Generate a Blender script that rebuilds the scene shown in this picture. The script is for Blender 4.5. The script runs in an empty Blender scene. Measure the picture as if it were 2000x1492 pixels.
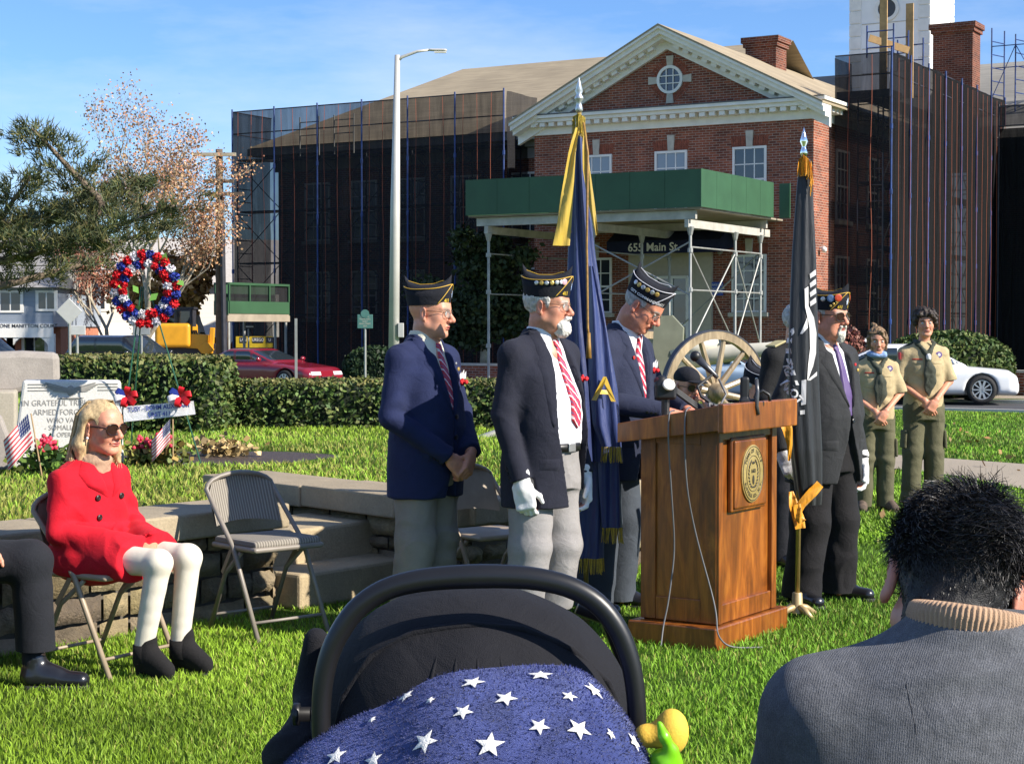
import bpy,bmesh,math,random
import numpy as np
from mathutils import Vector,Matrix,Euler,noise
from mathutils.bvhtree import BVHTree
R=math.radians
PI=math.pi
S=bpy.context.scene
COL=S.collection
rng=np.random.default_rng(7)
random.seed(7)
F=3400.0
PITCH=math.atan(106/F)
CAMZ=1.5
cam_d=bpy.data.cameras.new('camera')
cam=bpy.data.objects.new('camera',cam_d)
COL.objects.link(cam)
cam.location=(0,0,CAMZ)
cam.rotation_euler=(PI/2-PITCH,0,0)
cam_d.sensor_width=36
cam_d.lens=F/2000*36
cam_d.clip_start=.05
cam_d.clip_end=3000
cam_d.dof.use_dof=False
S.camera=cam
SUN_AZ=math.atan2(.905,-.425)
SUN_EL=R(33)
TO_SUN=Vector((math.sin(SUN_AZ)*math.cos(SUN_EL),math.cos(SUN_AZ)*math.cos(SUN_EL),math.sin(SUN_EL)))
sd=bpy.data.lights.new('sun','SUN')
sd.energy=4.5
sd.angle=R(.53)
sd.color=(1,.93,.82)
so=bpy.data.objects.new('sun',sd)
COL.objects.link(so)
so.rotation_euler=TO_SUN.to_track_quat('Z','Y').to_euler()
so.location=(30,-10,30)
W=bpy.data.worlds.new('World')
S.world=W
W.use_nodes=True
def build_world():
 nt=W.node_tree
 N=nt.nodes
 N.clear()
 out=N.new('ShaderNodeOutputWorld');bg=N.new('ShaderNodeBackground')
 sky=N.new('ShaderNodeTexSky')
 sky.sky_type='NISHITA';sky.sun_disc=False
 sky.sun_elevation=SUN_EL;sky.sun_rotation=SUN_AZ
 sky.air_density=1.0;sky.dust_density=.05;sky.ozone_density=5.0
 tc=N.new('ShaderNodeTexCoord')
 mp=N.new('ShaderNodeMapping');mp.inputs['Scale'].default_value=(2.2,2.2,9);mp.inputs['Rotation'].default_value=(.25,.2,.3)
 nz=N.new('ShaderNodeTexNoise');nz.inputs['Scale'].default_value=1.6;nz.inputs['Detail'].default_value=7;nz.inputs['Roughness'].default_value=.6
 rp=N.new('ShaderNodeValToRGB');rp.color_ramp.elements[0].position=.42;rp.color_ramp.elements[1].position=.85
 rp.color_ramp.elements[0].color=(0,0,0,1);rp.color_ramp.elements[1].color=(.55,.55,.55,1)
 mx=N.new('ShaderNodeMix');mx.data_type='RGBA'
 mx.inputs['B'].default_value=(8.2,8.6,9.2,1)
 L=nt.links.new
 L(tc.outputs['Generated'],mp.inputs['Vector']);L(mp.outputs['Vector'],nz.inputs['Vector'])
 L(nz.outputs['Fac'],rp.inputs['Fac']);L(rp.outputs['Color'],mx.inputs['Factor'])
 tn=N.new('ShaderNodeMix');tn.data_type='RGBA';tn.blend_type='MULTIPLY';tn.inputs['Factor'].default_value=1;tn.inputs['B'].default_value=(.92,1.10,1.38,1)
 L(sky.outputs['Color'],tn.inputs['A']);L(tn.outputs['Result'],mx.inputs['A']);L(mx.outputs['Result'],bg.inputs['Color'])
 bg.inputs['Strength'].default_value=.068
 L(bg.outputs['Background'],out.inputs['Surface'])
build_world()
S.view_settings.view_transform='Standard'
S.view_settings.look='None'
S.view_settings.exposure=.95
S.view_settings.gamma=1
S.cycles.max_bounces=8
S.cycles.transparent_max_bounces=24
S.cycles.use_denoising=True
_cp,_sp=math.cos(PITCH),math.sin(PITCH)
def ray(px,py):
 a=(px-1000)/F;b=-(py-746)/F
 return Vector((a,_cp+b*_sp,-_sp+b*_cp))
def pt(px,py,d):
 r=ray(px,py)
 return Vector((0,0,CAMZ))+r*(d/r.y)
def gp(px,py,z=0.0):
 r=ray(px,py)
 return Vector((0,0,CAMZ))+r*((z-CAMZ)/r.z)
MATS={}
class NT:
 def __init__(s,name):
  s.m=bpy.data.materials.new(name);s.m.use_nodes=True
  s.t=s.m.node_tree;s.b=s.t.nodes['Principled BSDF'];s._tc=None
 def n(s,kind,**kw):
  x=s.t.nodes.new('ShaderNode'+kind)
  for k,v in kw.items():
   if k in x.inputs:x.inputs[k].default_value=v
   else:setattr(x,k,v)
  return x
 def l(s,a,b):s.t.links.new(a,b)
 def co(s,which='Object'):
  if not s._tc:s._tc=s.n('TexCoord')
  return s._tc.outputs[which]
 def mapping(s,scale=(1,1,1),rot=(0,0,0),which='Object',loc=(0,0,0)):
  m=s.n('Mapping');m.inputs['Scale'].default_value=scale;m.inputs['Rotation'].default_value=rot;m.inputs['Location'].default_value=loc
  s.l(s.co(which),m.inputs['Vector']);return m.outputs['Vector']
 def noise(s,vec,scale,detail=4,rough=.55,dist=0):
  x=s.n('TexNoise');x.inputs['Scale'].default_value=scale;x.inputs['Detail'].default_value=detail
  x.inputs['Roughness'].default_value=rough;x.inputs['Distortion'].default_value=dist
  s.l(vec,x.inputs['Vector']);return x.outputs['Fac']
 def ramp(s,fac,stops):
  r=s.n('ValToRGB');e=r.color_ramp.elements
  while len(e)<len(stops):e.new(.5)
  for k,(p,c)in enumerate(stops):
   e[k].position=p;e[k].color=(*c,1)if len(c)==3 else c
  s.l(fac,r.inputs['Fac']);return r.outputs['Color']
 def mix(s,fac,a,b,mode='MIX'):
  x=s.n('Mix');x.data_type='RGBA';x.blend_type=mode
  for k,v in(('Factor',fac),('A',a),('B',b)):
   if isinstance(v,(int,float)):x.inputs[k].default_value=v
   elif isinstance(v,tuple):x.inputs[k].default_value=(*v,1)
   else:s.l(v,x.inputs[k])
  return x.outputs['Result']
 def math(s,op,a,b=0.0):
  x=s.n('Math');x.operation=op
  for k,v in((0,a),(1,b)):
   if isinstance(v,(int,float)):x.inputs[k].default_value=v
   else:s.l(v,x.inputs[k])
  return x.outputs[0]
 def bump(s,h,strength=.3,dist=.01):
  x=s.n('Bump');x.inputs['Strength'].default_value=strength;x.inputs['Distance'].default_value=dist
  s.l(h,x.inputs['Height']);s.l(x.outputs['Normal'],s.b.inputs['Normal'])
 def base(s,c):
  if isinstance(c,tuple):s.b.inputs['Base Color'].default_value=(*c,1)
  else:s.l(c,s.b.inputs['Base Color'])
 def set(s,**kw):
  for k,v in kw.items():
   k=k.replace('_',' ')
   s.b.inputs[k].default_value=v
  return s
def attr_color(T,name='Col'):
 a=T.n('Attribute');a.attribute_name=name
 return a.outputs['Color']
def mat(name,color,rough=.6,var=.12,scale=8,bump=0,bscale=60,bdist=.004,metal=0,sheen=0,coat=0,spec=None):
 """plain surface with procedural mottling and optional grain"""
 if name in MATS:return MATS[name]
 T=NT(name)
 v=T.co()
 f=T.noise(v,scale,5)
 lo=tuple(max(0,c*(1-var))for c in color);hi=tuple(min(1,c*(1+var))for c in color)
 T.base(T.ramp(f,[(.3,lo),(.7,hi)]))
 T.set(Roughness=rough,Metallic=metal)
 if sheen:T.b.inputs['Sheen Weight'].default_value=sheen;T.b.inputs['Sheen Roughness'].default_value=.4
 if coat:T.b.inputs['Coat Weight'].default_value=coat;T.b.inputs['Coat Roughness'].default_value=.05
 if spec is not None:T.b.inputs['Specular IOR Level'].default_value=spec
 if bump:T.bump(T.noise(v,bscale,3),bump,bdist)
 MATS[name]=T.m
 return T.m
def cloth(name,color,var=.15,weave=700,bump=.5,sheen=.15,rough=.85,fold=.5):
 if name in MATS:return MATS[name]
 T=NT(name);v=T.co()
 f=T.noise(v,9,5);g=T.noise(v,weave,2)
 lo=tuple(c*(1-var)for c in color);hi=tuple(min(1,c*(1+var))for c in color)
 c=T.ramp(f,[(.3,lo),(.7,hi)])
 c=T.mix(T.ramp(g,[(.35,(.0,)*3),(.65,(.22,)*3)]),c,tuple(min(1,x*1.5+.005)for x in color))
 T.base(c);T.set(Roughness=rough)
 T.b.inputs['Sheen Weight'].default_value=sheen*.12;T.b.inputs['Sheen Roughness'].default_value=.5
 T.b.inputs['Specular IOR Level'].default_value=.25
 h=T.math('ADD',T.math('MULTIPLY',g,.12),T.math('MULTIPLY',T.noise(v,14,4,.6,.9),fold))
 T.bump(h,bump,.03)
 MATS[name]=T.m
 return T.m
def vmat(name,rough=.7,var=.15,scale=40,bump=0,bscale=100,bdist=.003,sheen=0,spec=.4,sss=0,metal=0,coat=0):
 """material whose colour is the mesh's own Col attribute"""
 if name in MATS:return MATS[name]
 T=NT(name);v=T.co()
 f=T.noise(v,scale,4)
 k=T.ramp(f,[(.3,(1-var,)*3),(.7,(1+var,)*3)])
 T.base(T.mix(1.0,attr_color(T),k,'MULTIPLY'))
 T.set(Roughness=rough,Metallic=metal)
 T.b.inputs['Specular IOR Level'].default_value=spec
 if sheen:T.b.inputs['Sheen Weight'].default_value=sheen
 if coat:T.b.inputs['Coat Weight'].default_value=coat
 if sss:
  T.b.inputs['Subsurface Weight'].default_value=sss;T.b.inputs['Subsurface Radius'].default_value=(.012,.004,.002)
  T.b.inputs['Subsurface Scale'].default_value=1
 if bump:T.bump(T.noise(v,bscale,3),bump,bdist)
 MATS[name]=T.m
 return T.m
def rotz(a):
 c,s=math.cos(a),math.sin(a)
 return np.array([[c,-s,0],[s,c,0],[0,0,1.]])
def rotm(rx=0,ry=0,rz=0):return np.array(Euler((rx,ry,rz)).to_matrix())
def frame_to(d):
 """3x3 matrix whose third column is direction d"""
 d=np.asarray(d,float);d=d/(np.linalg.norm(d)+1e-12)
 a=np.array([0,0,1.])if abs(d[2])<.9 else np.array([0,1.,0])
 x=np.cross(a,d);x/=np.linalg.norm(x)
 return np.stack([x,np.cross(d,x),d],1)
class MB:
 def __init__(s):s.v=[];s.f=[];s.mi=[];s.c=[];s.cur=(1,1,1);s.m=0;s.n=0
 def add(s,v,f,col=None):
  v=np.asarray(v,float).reshape(-1,3)
  s.v.append(v);s.f.extend([tuple(int(i)+s.n for i in q)for q in f]);s.mi.extend([s.m]*len(f))
  s.c.append(np.tile(np.asarray(col if col is not None else s.cur,float),(len(v),1))if col is None or np.ndim(col)==1 else np.asarray(col,float))
  s.n+=len(v);return s
 def box(s,c,size,rot=None,taper=1.0):
  x,y,z=[k/2 for k in size]
  v=np.array([(-x,-y,-z),(x,-y,-z),(x,y,-z),(-x,y,-z),(-x*taper,-y*taper,z),(x*taper,-y*taper,z),(x*taper,y*taper,z),(-x*taper,y*taper,z)])
  if rot is not None:v=v@np.asarray(rot).T
  return s.add(v+np.asarray(c,float),[(0,3,2,1),(4,5,6,7),(0,1,5,4),(1,2,6,5),(2,3,7,6),(3,0,4,7)])
 def bar(s,a,b,w,h=None):
  """rectangular bar from a to b"""
  a=np.asarray(a,float);b=np.asarray(b,float);h=h or w
  M=frame_to(b-a);L=np.linalg.norm(b-a)
  return s.box((a+b)/2,(w,h,L),M)
 def tube(s,pts,r,n=8,cap=True,flat=1.0,closed=False):
  P=np.asarray(pts,float);k=len(P)
  r=np.broadcast_to(np.asarray(r,float),(k,))
  T=np.gradient(P,axis=0)if not closed else np.roll(P,-1,0)-np.roll(P,1,0)
  T/=np.linalg.norm(T,axis=1)[:,None]+1e-12
  M=frame_to(T[0]);x=M[:,0]
  vs=[]
  for i in range(k):
   x=x-T[i]*(x@T[i]);x/=np.linalg.norm(x)+1e-12
   y=np.cross(T[i],x)
   a=np.arange(n)*2*PI/n
   vs.append(P[i]+r[i]*(np.cos(a)[:,None]*x+flat*np.sin(a)[:,None]*y))
  f=[]
  for i in range(k if closed else k-1):
   j=(i+1)%k
   f+=[(i*n+q,i*n+(q+1)%n,j*n+(q+1)%n,j*n+q)for q in range(n)]
  if cap and not closed:f+=[tuple(range(n))[::-1],tuple((k-1)*n+q for q in range(n))]
  return s.add(np.concatenate(vs),f)
 def cyl(s,a,b,r,r2=None,n=12):return s.tube([a,b],[r,r if r2 is None else r2],n)
 def lathe(s,prof,c=(0,0,0),n=24,M=None,sx=1,sy=1):
  a=np.arange(n)*2*PI/n
  v=np.concatenate([np.stack([r*np.cos(a)*sx,r*np.sin(a)*sy,np.full(n,z)],1)for r,z in prof])
  if M is not None:v=v@np.asarray(M).T
  k=len(prof)
  f=[(i*n+q,i*n+(q+1)%n,(i+1)*n+(q+1)%n,(i+1)*n+q)for i in range(k-1)for q in range(n)]
  if prof[0]==prof[-1]:return s.add(v+np.asarray(c,float),f)
  if prof[0][0]>1e-6:f.append(tuple(range(n))[::-1])
  if prof[-1][0]>1e-6:f.append(tuple((k-1)*n+q for q in range(n)))
  return s.add(v+np.asarray(c,float),f)
 def ball(s,c,r,n=12,M=None):
  r=np.broadcast_to(np.asarray(r,float),(3,))
  k=n//2
  prof=[(math.sin(PI*i/k),-math.cos(PI*i/k))for i in range(k+1)]
  a=np.arange(n)*2*PI/n
  v=np.concatenate([np.stack([p*np.cos(a)*r[0],p*np.sin(a)*r[1],np.full(n,z*r[2])],1)for p,z in prof])
  if M is not None:v=v@np.asarray(M).T
  f=[(i*n+q,i*n+(q+1)%n,(i+1)*n+(q+1)%n,(i+1)*n+q)for i in range(k)for q in range(n)]
  return s.add(v+np.asarray(c,float),f)
 def prism(s,poly,h,M=None,o=(0,0,0)):
  """2D polygon (x,y) extruded 0..h along z, then turned by M and moved to o"""
  p=np.asarray(poly,float);n=len(p)
  a=sum(p[i][0]*p[(i+1)%n][1]-p[(i+1)%n][0]*p[i][1]for i in range(n))
  if a<0:p=p[::-1]
  v=np.concatenate([np.c_[p,np.zeros(n)],np.c_[p,np.full(n,h)]])
  if M is not None:v=v@np.asarray(M).T
  f=[tuple(range(n))[::-1],tuple(range(n,2*n))]+[(i,(i+1)%n,n+(i+1)%n,n+i)for i in range(n)]
  return s.add(v+np.asarray(o,float),f)
 def grid(s,P,col=None,closed_u=False):
  """P: array (nu, nv, 3)"""
  P=np.asarray(P,float);nu,nv=P.shape[:2]
  f=[]
  for i in range(nu if closed_u else nu-1):
   j=(i+1)%nu
   f+=[(i*nv+q,j*nv+q,j*nv+q+1,i*nv+q+1)for q in range(nv-1)]
  return s.add(P.reshape(-1,3),f,None if col is None else np.asarray(col).reshape(-1,3))
 def quad(s,a,b,c,d):return s.add([a,b,c,d],[(0,1,2,3)])
 def build(s,name,m,parent=None,smooth=False,colors=False,bevel=0,autosmooth=None,**tags):
  V=np.concatenate(s.v)if s.v else np.zeros((0,3))
  return mesh_obj(name,V,s.f,m,parent,smooth,np.concatenate(s.c)if colors else None,s.mi,bevel,autosmooth,**tags)
def mesh_obj(name,V,Fc,m,parent=None,smooth=False,colors=None,mi=None,bevel=0,autosmooth=None,**tags):
 me=bpy.data.meshes.new(name)
 V=np.asarray(V,float)
 Q=np.asarray(Fc)if isinstance(Fc,np.ndarray)else None
 if Q is not None and Q.ndim==2:
  k=Q.shape[1]
  me.vertices.add(len(V));me.vertices.foreach_set('co',V.astype(np.float32).ravel())
  me.loops.add(Q.size);me.loops.foreach_set('vertex_index',Q.astype(np.int32).ravel())
  me.polygons.add(len(Q));me.polygons.foreach_set('loop_start',np.arange(0,Q.size,k,dtype=np.int32));me.polygons.foreach_set('loop_total',np.full(len(Q),k,np.int32))
  me.update(calc_edges=True);me.validate()
 else:
  me.from_pydata(V.tolist(),[],Fc);me.update()
 for x in(m if isinstance(m,(list,tuple))else[m]):me.materials.append(x)
 if mi is not None and isinstance(m,(list,tuple))and len(mi)==len(me.polygons):me.polygons.foreach_set('material_index',np.asarray(mi,np.int32))
 if smooth:me.polygons.foreach_set('use_smooth',np.ones(len(me.polygons),bool))
 if autosmooth is not None:me.polygons.foreach_set('use_smooth',np.ones(len(me.polygons),bool));me.set_sharp_from_angle(angle=R(autosmooth))
 if colors is not None and len(colors)==len(me.vertices):
  a=me.color_attributes.new('Col','FLOAT_COLOR','POINT')
  a.data.foreach_set('color',np.c_[np.asarray(colors),np.ones(len(V))].astype(np.float32).ravel())
 o=bpy.data.objects.new(name,me)
 COL.objects.link(o)
 if parent:o.parent=parent
 if bevel:
  b=o.modifiers.new('bevel','BEVEL');b.width=bevel;b.segments=2;b.limit_method='ANGLE';b.angle_limit=R(40)
 tag(o,**tags)
 return o
def tag(o,label=None,cat=None,group=None,kind=None):
 if label:o['label']=label
 if cat:o['category']=cat
 if group:o['group']=group
 if kind:o['kind']=kind
 return o
def thing(name,label,cat,loc=(0,0,0),rz=0,group=None):
 o=bpy.data.objects.new(name,None);COL.objects.link(o)
 o.empty_display_size=.1
 o.location=loc;o.rotation_euler=(0,0,rz)
 return tag(o,label,cat,group)
def copy_tree(o,label=None,loc=None,rz=None,parent=None):
 c=o.copy();COL.objects.link(c)
 if parent:c.parent=parent
 for ch in list(o.children):copy_tree(ch,parent=c)
 if label:c['label']=label
 if loc is not None:c.location=loc
 if rz is not None:c.rotation_euler=(0,0,rz)
 return c
_txt={}
def text2d(s,size=1.0,align='CENTER',bold=0.0):
 """flat letter mesh in the xy plane: verts (n,2), faces"""
 cu=bpy.data.curves.new('lettering','FONT');cu.body=s;cu.size=size;cu.align_x=align;cu.align_y='CENTER'
 cu.resolution_u=3;cu.offset=bold
 o=bpy.data.objects.new('lettering',cu);COL.objects.link(o)
 dg=bpy.context.evaluated_depsgraph_get();dg.update()
 e=o.evaluated_get(dg);me=e.to_mesh()
 v=np.array([x.co[:]for x in me.vertices]).reshape(-1,3);f=[tuple(p.vertices)for p in me.polygons]
 e.to_mesh_clear();bpy.data.objects.remove(o);bpy.data.curves.remove(cu)
 return v[:,:2],f
def letters(name,s,size,m,parent,o,xdir,ydir,align='CENTER',bold=0.0,sx=1.0,**tags):
 v,f=text2d(s,size,align,bold)
 X=np.asarray(xdir,float);Y=np.asarray(ydir,float)
 P=np.asarray(o,float)+v[:,:1]*X*sx+v[:,1:]*Y
 return mesh_obj(name,P,f,m,parent,**tags)
def vnoise(P,scale,seed=0,octaves=1):
 """smooth pseudo-noise of points, about -1..1 (sum of sines)"""
 r=np.random.default_rng(seed);out=np.zeros(len(P));amp=1;tot=0
 for o in range(octaves):
  for k in range(5):
   d=r.normal(size=3);d*=scale*(2**o)*r.uniform(.6,1.4)/np.linalg.norm(d)
   out+=amp*np.sin(P@d+r.uniform(0,6.28)+1.3*np.sin(P@np.roll(d,1)*.7+r.uniform(0,6.28)))
   tot+=amp
  amp*=.5
 return out/tot*1.7
class Sdf:
 def __init__(s):s.p=[]
 def cone(s,a,b,ra,rb=None,k=.02,sq=None,op='+'):
  """tapered capsule; sq = (axis vector, factor) flattens it along an axis"""
  a=np.asarray(a,float);b=np.asarray(b,float);rb=ra if rb is None else rb
  rm=max(ra,rb)*(max(1,sq[1])if sq else 1)
  s.p.append(('c',np.minimum(a,b)-rm,np.maximum(a,b)+rm,(a,b,ra,rb,sq),k,op));return s
 def chain(s,pts,rs,k=.02,sq=None,op='+'):
  for i in range(len(pts)-1):s.cone(pts[i],pts[i+1],rs[i],rs[i+1],k,sq,op)
  return s
 def ell(s,c,r,k=.02,M=None,op='+'):
  c=np.asarray(c,float);r=np.broadcast_to(np.asarray(r,float),(3,));rm=r.max()if M is not None else r
  s.p.append(('e',c-rm,c+rm,(c,r,M),k,op));return s
 def box(s,c,r,rad=.01,k=.01,M=None,op='+'):
  c=np.asarray(c,float);r=np.asarray(r,float);rm=np.linalg.norm(r)if M is not None else r
  s.p.append(('b',c-rm,c+rm,(c,r,rad,M),k,op));return s
 def loft(s,tab,k=.02,p=2.0,op='+',M=None,o=(0,0,0)):
  """tab rows (z, cx, cy, rx, ry): elliptical sections stacked along local z"""
  t=np.asarray(tab,float);t=t[np.argsort(t[:,0])]
  lo=np.array([(t[:,1]-t[:,3]).min(),(t[:,2]-t[:,4]).min(),t[0,0]]);hi=np.array([(t[:,1]+t[:,3]).max(),(t[:,2]+t[:,4]).max(),t[-1,0]])
  o=np.asarray(o,float)
  if M is not None:
   c=np.array([[x,y,z]for x in(lo[0],hi[0])for y in(lo[1],hi[1])for z in(lo[2],hi[2])])@np.asarray(M).T
   lo,hi=c.min(0),c.max(0)
  s.p.append(('l',lo+o,hi+o,(t,p,M,o),k,op));return s
 def fn(s,lo,hi,f,k=.01,op='-'):
  s.p.append(('f',np.asarray(lo,float),np.asarray(hi,float),f,k,op));return s
 def moved(s,M=None,o=(0,0,0)):s.xf=(M,o);return s
 def eval(s,kind,a,P):
  if kind=='c':
   A,B,ra,rb,sq=a
   ba=B-A;pa=P-A
   if sq is not None:
    ax,fc=sq;ax=np.asarray(ax,float)
    q=pa@ax;pa=pa+(q*(1/fc-1))[...,None]*ax
    qb=ba@ax;ba=ba+qb*(1/fc-1)*ax
   t=np.clip((pa@ba)/(ba@ba+1e-12),0,1)
   d=np.sqrt(((pa-t[...,None]*ba)**2).sum(-1))-(ra+t*(rb-ra))
   return d*(min(1,sq[1])if sq is not None else 1)
  if kind=='e':
   c,r,M=a;q=P-c
   if M is not None:q=q@M
   k0=np.sqrt(((q/r)**2).sum(-1));k1=np.sqrt(((q/r**2)**2).sum(-1))+1e-9
   return np.where(k0<.3,(k0-1)*r.min(),k0*(k0-1)/k1)
  if kind=='b':
   c,r,rad,M=a;q=P-c
   if M is not None:q=q@M
   q=np.abs(q)-(r-rad)
   return np.sqrt((np.maximum(q,0)**2).sum(-1))+np.minimum(q.max(-1),0)-rad
  if kind=='l':
   t,p,M,o=a;q=P-o
   if M is not None:q=q@M
   z=q[...,2];g=[np.interp(z,t[:,0],t[:,i])for i in(1,2,3,4)]
   x=np.abs(q[...,0]-g[0])/g[2];y=np.abs(q[...,1]-g[1])/g[3]
   k0=(x**p+y**p)**(1/p)+1e-9
   k1=np.sqrt((x/g[2])**2+(y/g[3])**2)+1e-9
   d=np.where(k0<.3,(k0-1)*np.minimum(g[2],g[3]),k0*(k0-1)/k1)
   return np.maximum(d,np.maximum(t[0,0]-z,z-t[-1,0]))
  return a(P)
 def mesh(s,h=.006,lo=None,hi=None):
  add=[q for q in s.p if q[5]=='+']
  L=np.min([q[1]for q in add],0)-4*h;Hh=np.max([q[2]for q in add],0)+4*h
  if lo is not None:L=np.maximum(L,lo)
  if hi is not None:Hh=np.minimum(Hh,hi)
  n=np.ceil((Hh-L)/h).astype(int)+1
  G=np.full(n,.5,np.float32)
  ax=[L[i]+h*np.arange(n[i])for i in range(3)]
  for kind,a,b,arg,k,op in s.p:
   pad=k+3*h
   i0=np.clip(np.floor((a-pad-L)/h).astype(int),0,n);i1=np.clip(np.ceil((b+pad-L)/h).astype(int)+1,0,n)
   if(i1<=i0).any():continue
   sl=tuple(slice(i0[i],i1[i])for i in range(3))
   P=np.stack(np.meshgrid(*[ax[i][sl[i]]for i in range(3)],indexing='ij'),-1)
   d=s.eval(kind,arg,P);g=G[sl]
   if op=='+':
    w=np.maximum(k-np.abs(g-d),0)/max(k,1e-6);G[sl]=np.minimum(g,d)-w*w*k*.25
   else:
    d=-d;w=np.maximum(k-np.abs(g-d),0)/max(k,1e-6);G[sl]=np.maximum(g,d)+w*w*k*.25
  s.L=L;s.h=h;s.G=G
  return nets(G,L,h)
def nets(G,L,h):
 """naive surface nets: verts, quads"""
 n=np.array(G.shape);sg=G<0
 c=np.zeros(n-1,np.uint8)
 for i in(0,1):
  for j in(0,1):
   for k in(0,1):c+=sg[i:n[0]-1+i,j:n[1]-1+j,k:n[2]-1+k]
 A=np.argwhere((c>0)&(c<8))
 vid=np.full(n-1,-1,np.int32);vid[tuple(A.T)]=np.arange(len(A))
 acc=np.zeros((len(A),3));cnt=np.zeros(len(A))
 cor=[(i,j,k)for i in(0,1)for j in(0,1)for k in(0,1)]
 val={q:G[A[:,0]+q[0],A[:,1]+q[1],A[:,2]+q[2]]for q in cor}
 for q in cor:
  for a in range(3):
   if q[a]==0:
    r=list(q);r[a]=1;r=tuple(r)
    g0,g1=val[q],val[r];m=(g0<0)!=(g1<0)
    t=np.where(m,g0/np.where(m,g0-g1,1),0)
    p=np.tile(np.array(q,float),(len(A),1));p[:,a]=t
    acc+=p*m[:,None];cnt+=m
 V=L+h*(A+acc/cnt[:,None])
 Fs=[]
 for a in range(3):
  b,d=(a+1)%3,(a+2)%3
  s0=[slice(None)]*3;s1=[slice(None)]*3
  s0[a]=slice(0,n[a]-1);s1[a]=slice(1,n[a])
  m=sg[tuple(s0)]!=sg[tuple(s1)]
  E=np.argwhere(m);E=E[(E[:,b]>0)&(E[:,d]>0)&(E[:,b]<n[b]-1)&(E[:,d]<n[d]-1)]
  if not len(E):continue
  fl=sg[tuple(s0)][tuple(E.T)]
  def cell(ob,od):
   q=E.copy();q[:,b]+=ob;q[:,d]+=od;return vid[tuple(q.T)]
  quad=np.stack([cell(-1,-1),cell(0,-1),cell(0,0),cell(-1,0)],1)
  quad[~fl]=quad[~fl][:,::-1]
  Fs.append(quad)
 return V,np.concatenate(Fs)
def vnormals(V,Q):
 e=np.cross(V[Q[:,2]]-V[Q[:,0]],V[Q[:,3]]-V[Q[:,1]])
 N=np.zeros_like(V)
 for i in range(4):np.add.at(N,Q[:,i],e)
 return N/(np.linalg.norm(N,axis=1)[:,None]+1e-12)
def relax(V,Q,it=2,w=.5):
 for _ in range(it):
  A=np.zeros_like(V);c=np.zeros(len(V))
  for i in range(4):
   j=(i+1)%4
   np.add.at(A,Q[:,i],V[Q[:,j]]);np.add.at(A,Q[:,j],V[Q[:,i]]);np.add.at(c,Q[:,i],1);np.add.at(c,Q[:,j],1)
  V=V+w*(A/c[:,None]-V)
 return V
def bvh(V,Q):return BVHTree.FromPolygons(V.tolist(),Q.tolist()if isinstance(Q,np.ndarray)else Q)
FU=np.array([.8660,-.5,0]);FV=np.array([.5,.8660,0]);FO=np.array([9.67,53.0,0])
def B(u,v,z=0.0):return FO+FU*u+FV*v+np.array([0,0,z])
BROT=-PI/6
ROADZ=-.4
def sstep(a,b,x):t=np.clip((x-a)/(b-a),0,1);return t*t*(3-2*t)
def ground_z(x,y):
 v=(x-FO[0])*.5+(y-FO[1])*.866
 return-.4*sstep(-21,-12.5,v)
def grass_mat():
 T=NT('lawn_turf');v=T.co()
 a=T.noise(v,.55,5);b=T.noise(v,7,6,.7);c=T.noise(v,90,3,.7)
 col=T.ramp(b,[(.3,(.06,.115,.016)),(.55,(.12,.235,.02)),(.75,(.17,.22,.04))])
 col=T.mix(T.ramp(a,[(.45,(0,0,0)),(.7,(.6,)*3)]),col,(.20,.215,.055))
 col=T.mix(T.ramp(c,[(.35,(.75,)*3),(.6,(0,)*3)]),col,(.02,.045,.006))
 T.base(col);T.set(Roughness=.9);T.b.inputs['Specular IOR Level'].default_value=.15
 T.bump(T.math('ADD',c,T.math('MULTIPLY',b,.7)),.9,.05)
 return T.m
M_TURF=grass_mat()
def axis(lo,hi,pts):return np.unique(np.concatenate([[lo],pts,[hi]]))
def terrain():
 xs=np.unique(np.concatenate([np.linspace(-40,40,81),[-3000,-1200,-500,-250,-120,-70,70,120,250,500,1200,3000]]))
 ys=np.unique(np.concatenate([np.linspace(-6,75,82),[-200,-60,90,120,180,300,600,1500,3000]]))
 X,Y=np.meshgrid(xs,ys,indexing='ij')
 P=np.stack([X,Y,ground_z(X,Y)],-1)
 mb=MB();mb.grid(P);mb.build('ground',M_TURF,smooth=True,kind='structure')
terrain()
def asphalt_mat(name,c,var=.25):
 T=NT(name);v=T.co()
 a=T.noise(v,.4,5);b=T.noise(v,120,2)
 col=T.mix(T.ramp(b,[(.4,(0,)*3),(.7,(.5,)*3)]),T.ramp(a,[(.3,tuple(k*(1-var)for k in c)),(.7,tuple(k*(1+var)for k in c))]),tuple(min(1,k*1.6)for k in c))
 T.base(col);T.set(Roughness=.9);T.bump(b,.4,.01);return T.m
M_ASPH=asphalt_mat('asphalt',(.055,.055,.058));M_CONC=asphalt_mat('concrete_paving',(.30,.25,.185),.14);M_KERB=asphalt_mat('kerb_concrete',(.5,.47,.42),.1)
def strip(name,pts,z,m,thick=0):
 mb=MB();n=len(pts)//2
 top=[(p[0],p[1],z)for p in pts]
 mb.add(top,[tuple(range(len(pts)))])
 return mb.build(name,m,kind='structure')
strip('road',[B(-90,-11.6)[:2],B(70,-11.6)[:2],B(70,-6.6)[:2],B(-90,-6.6)[:2]],ROADZ+.006,M_ASPH)
strip('pavement',[B(-60,-6.4)[:2],B(60,-6.4)[:2],B(60,-4.4)[:2],B(-60,-4.4)[:2]],ROADZ+.11,M_CONC)
mb=MB()
for v0 in(-11.8,-6.55):mb.box(B(-10,v0+.07,ROADZ+.03),(150,.15,.11),rotz(BROT))
mb.build('kerb',M_KERB,kind='structure')
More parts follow.
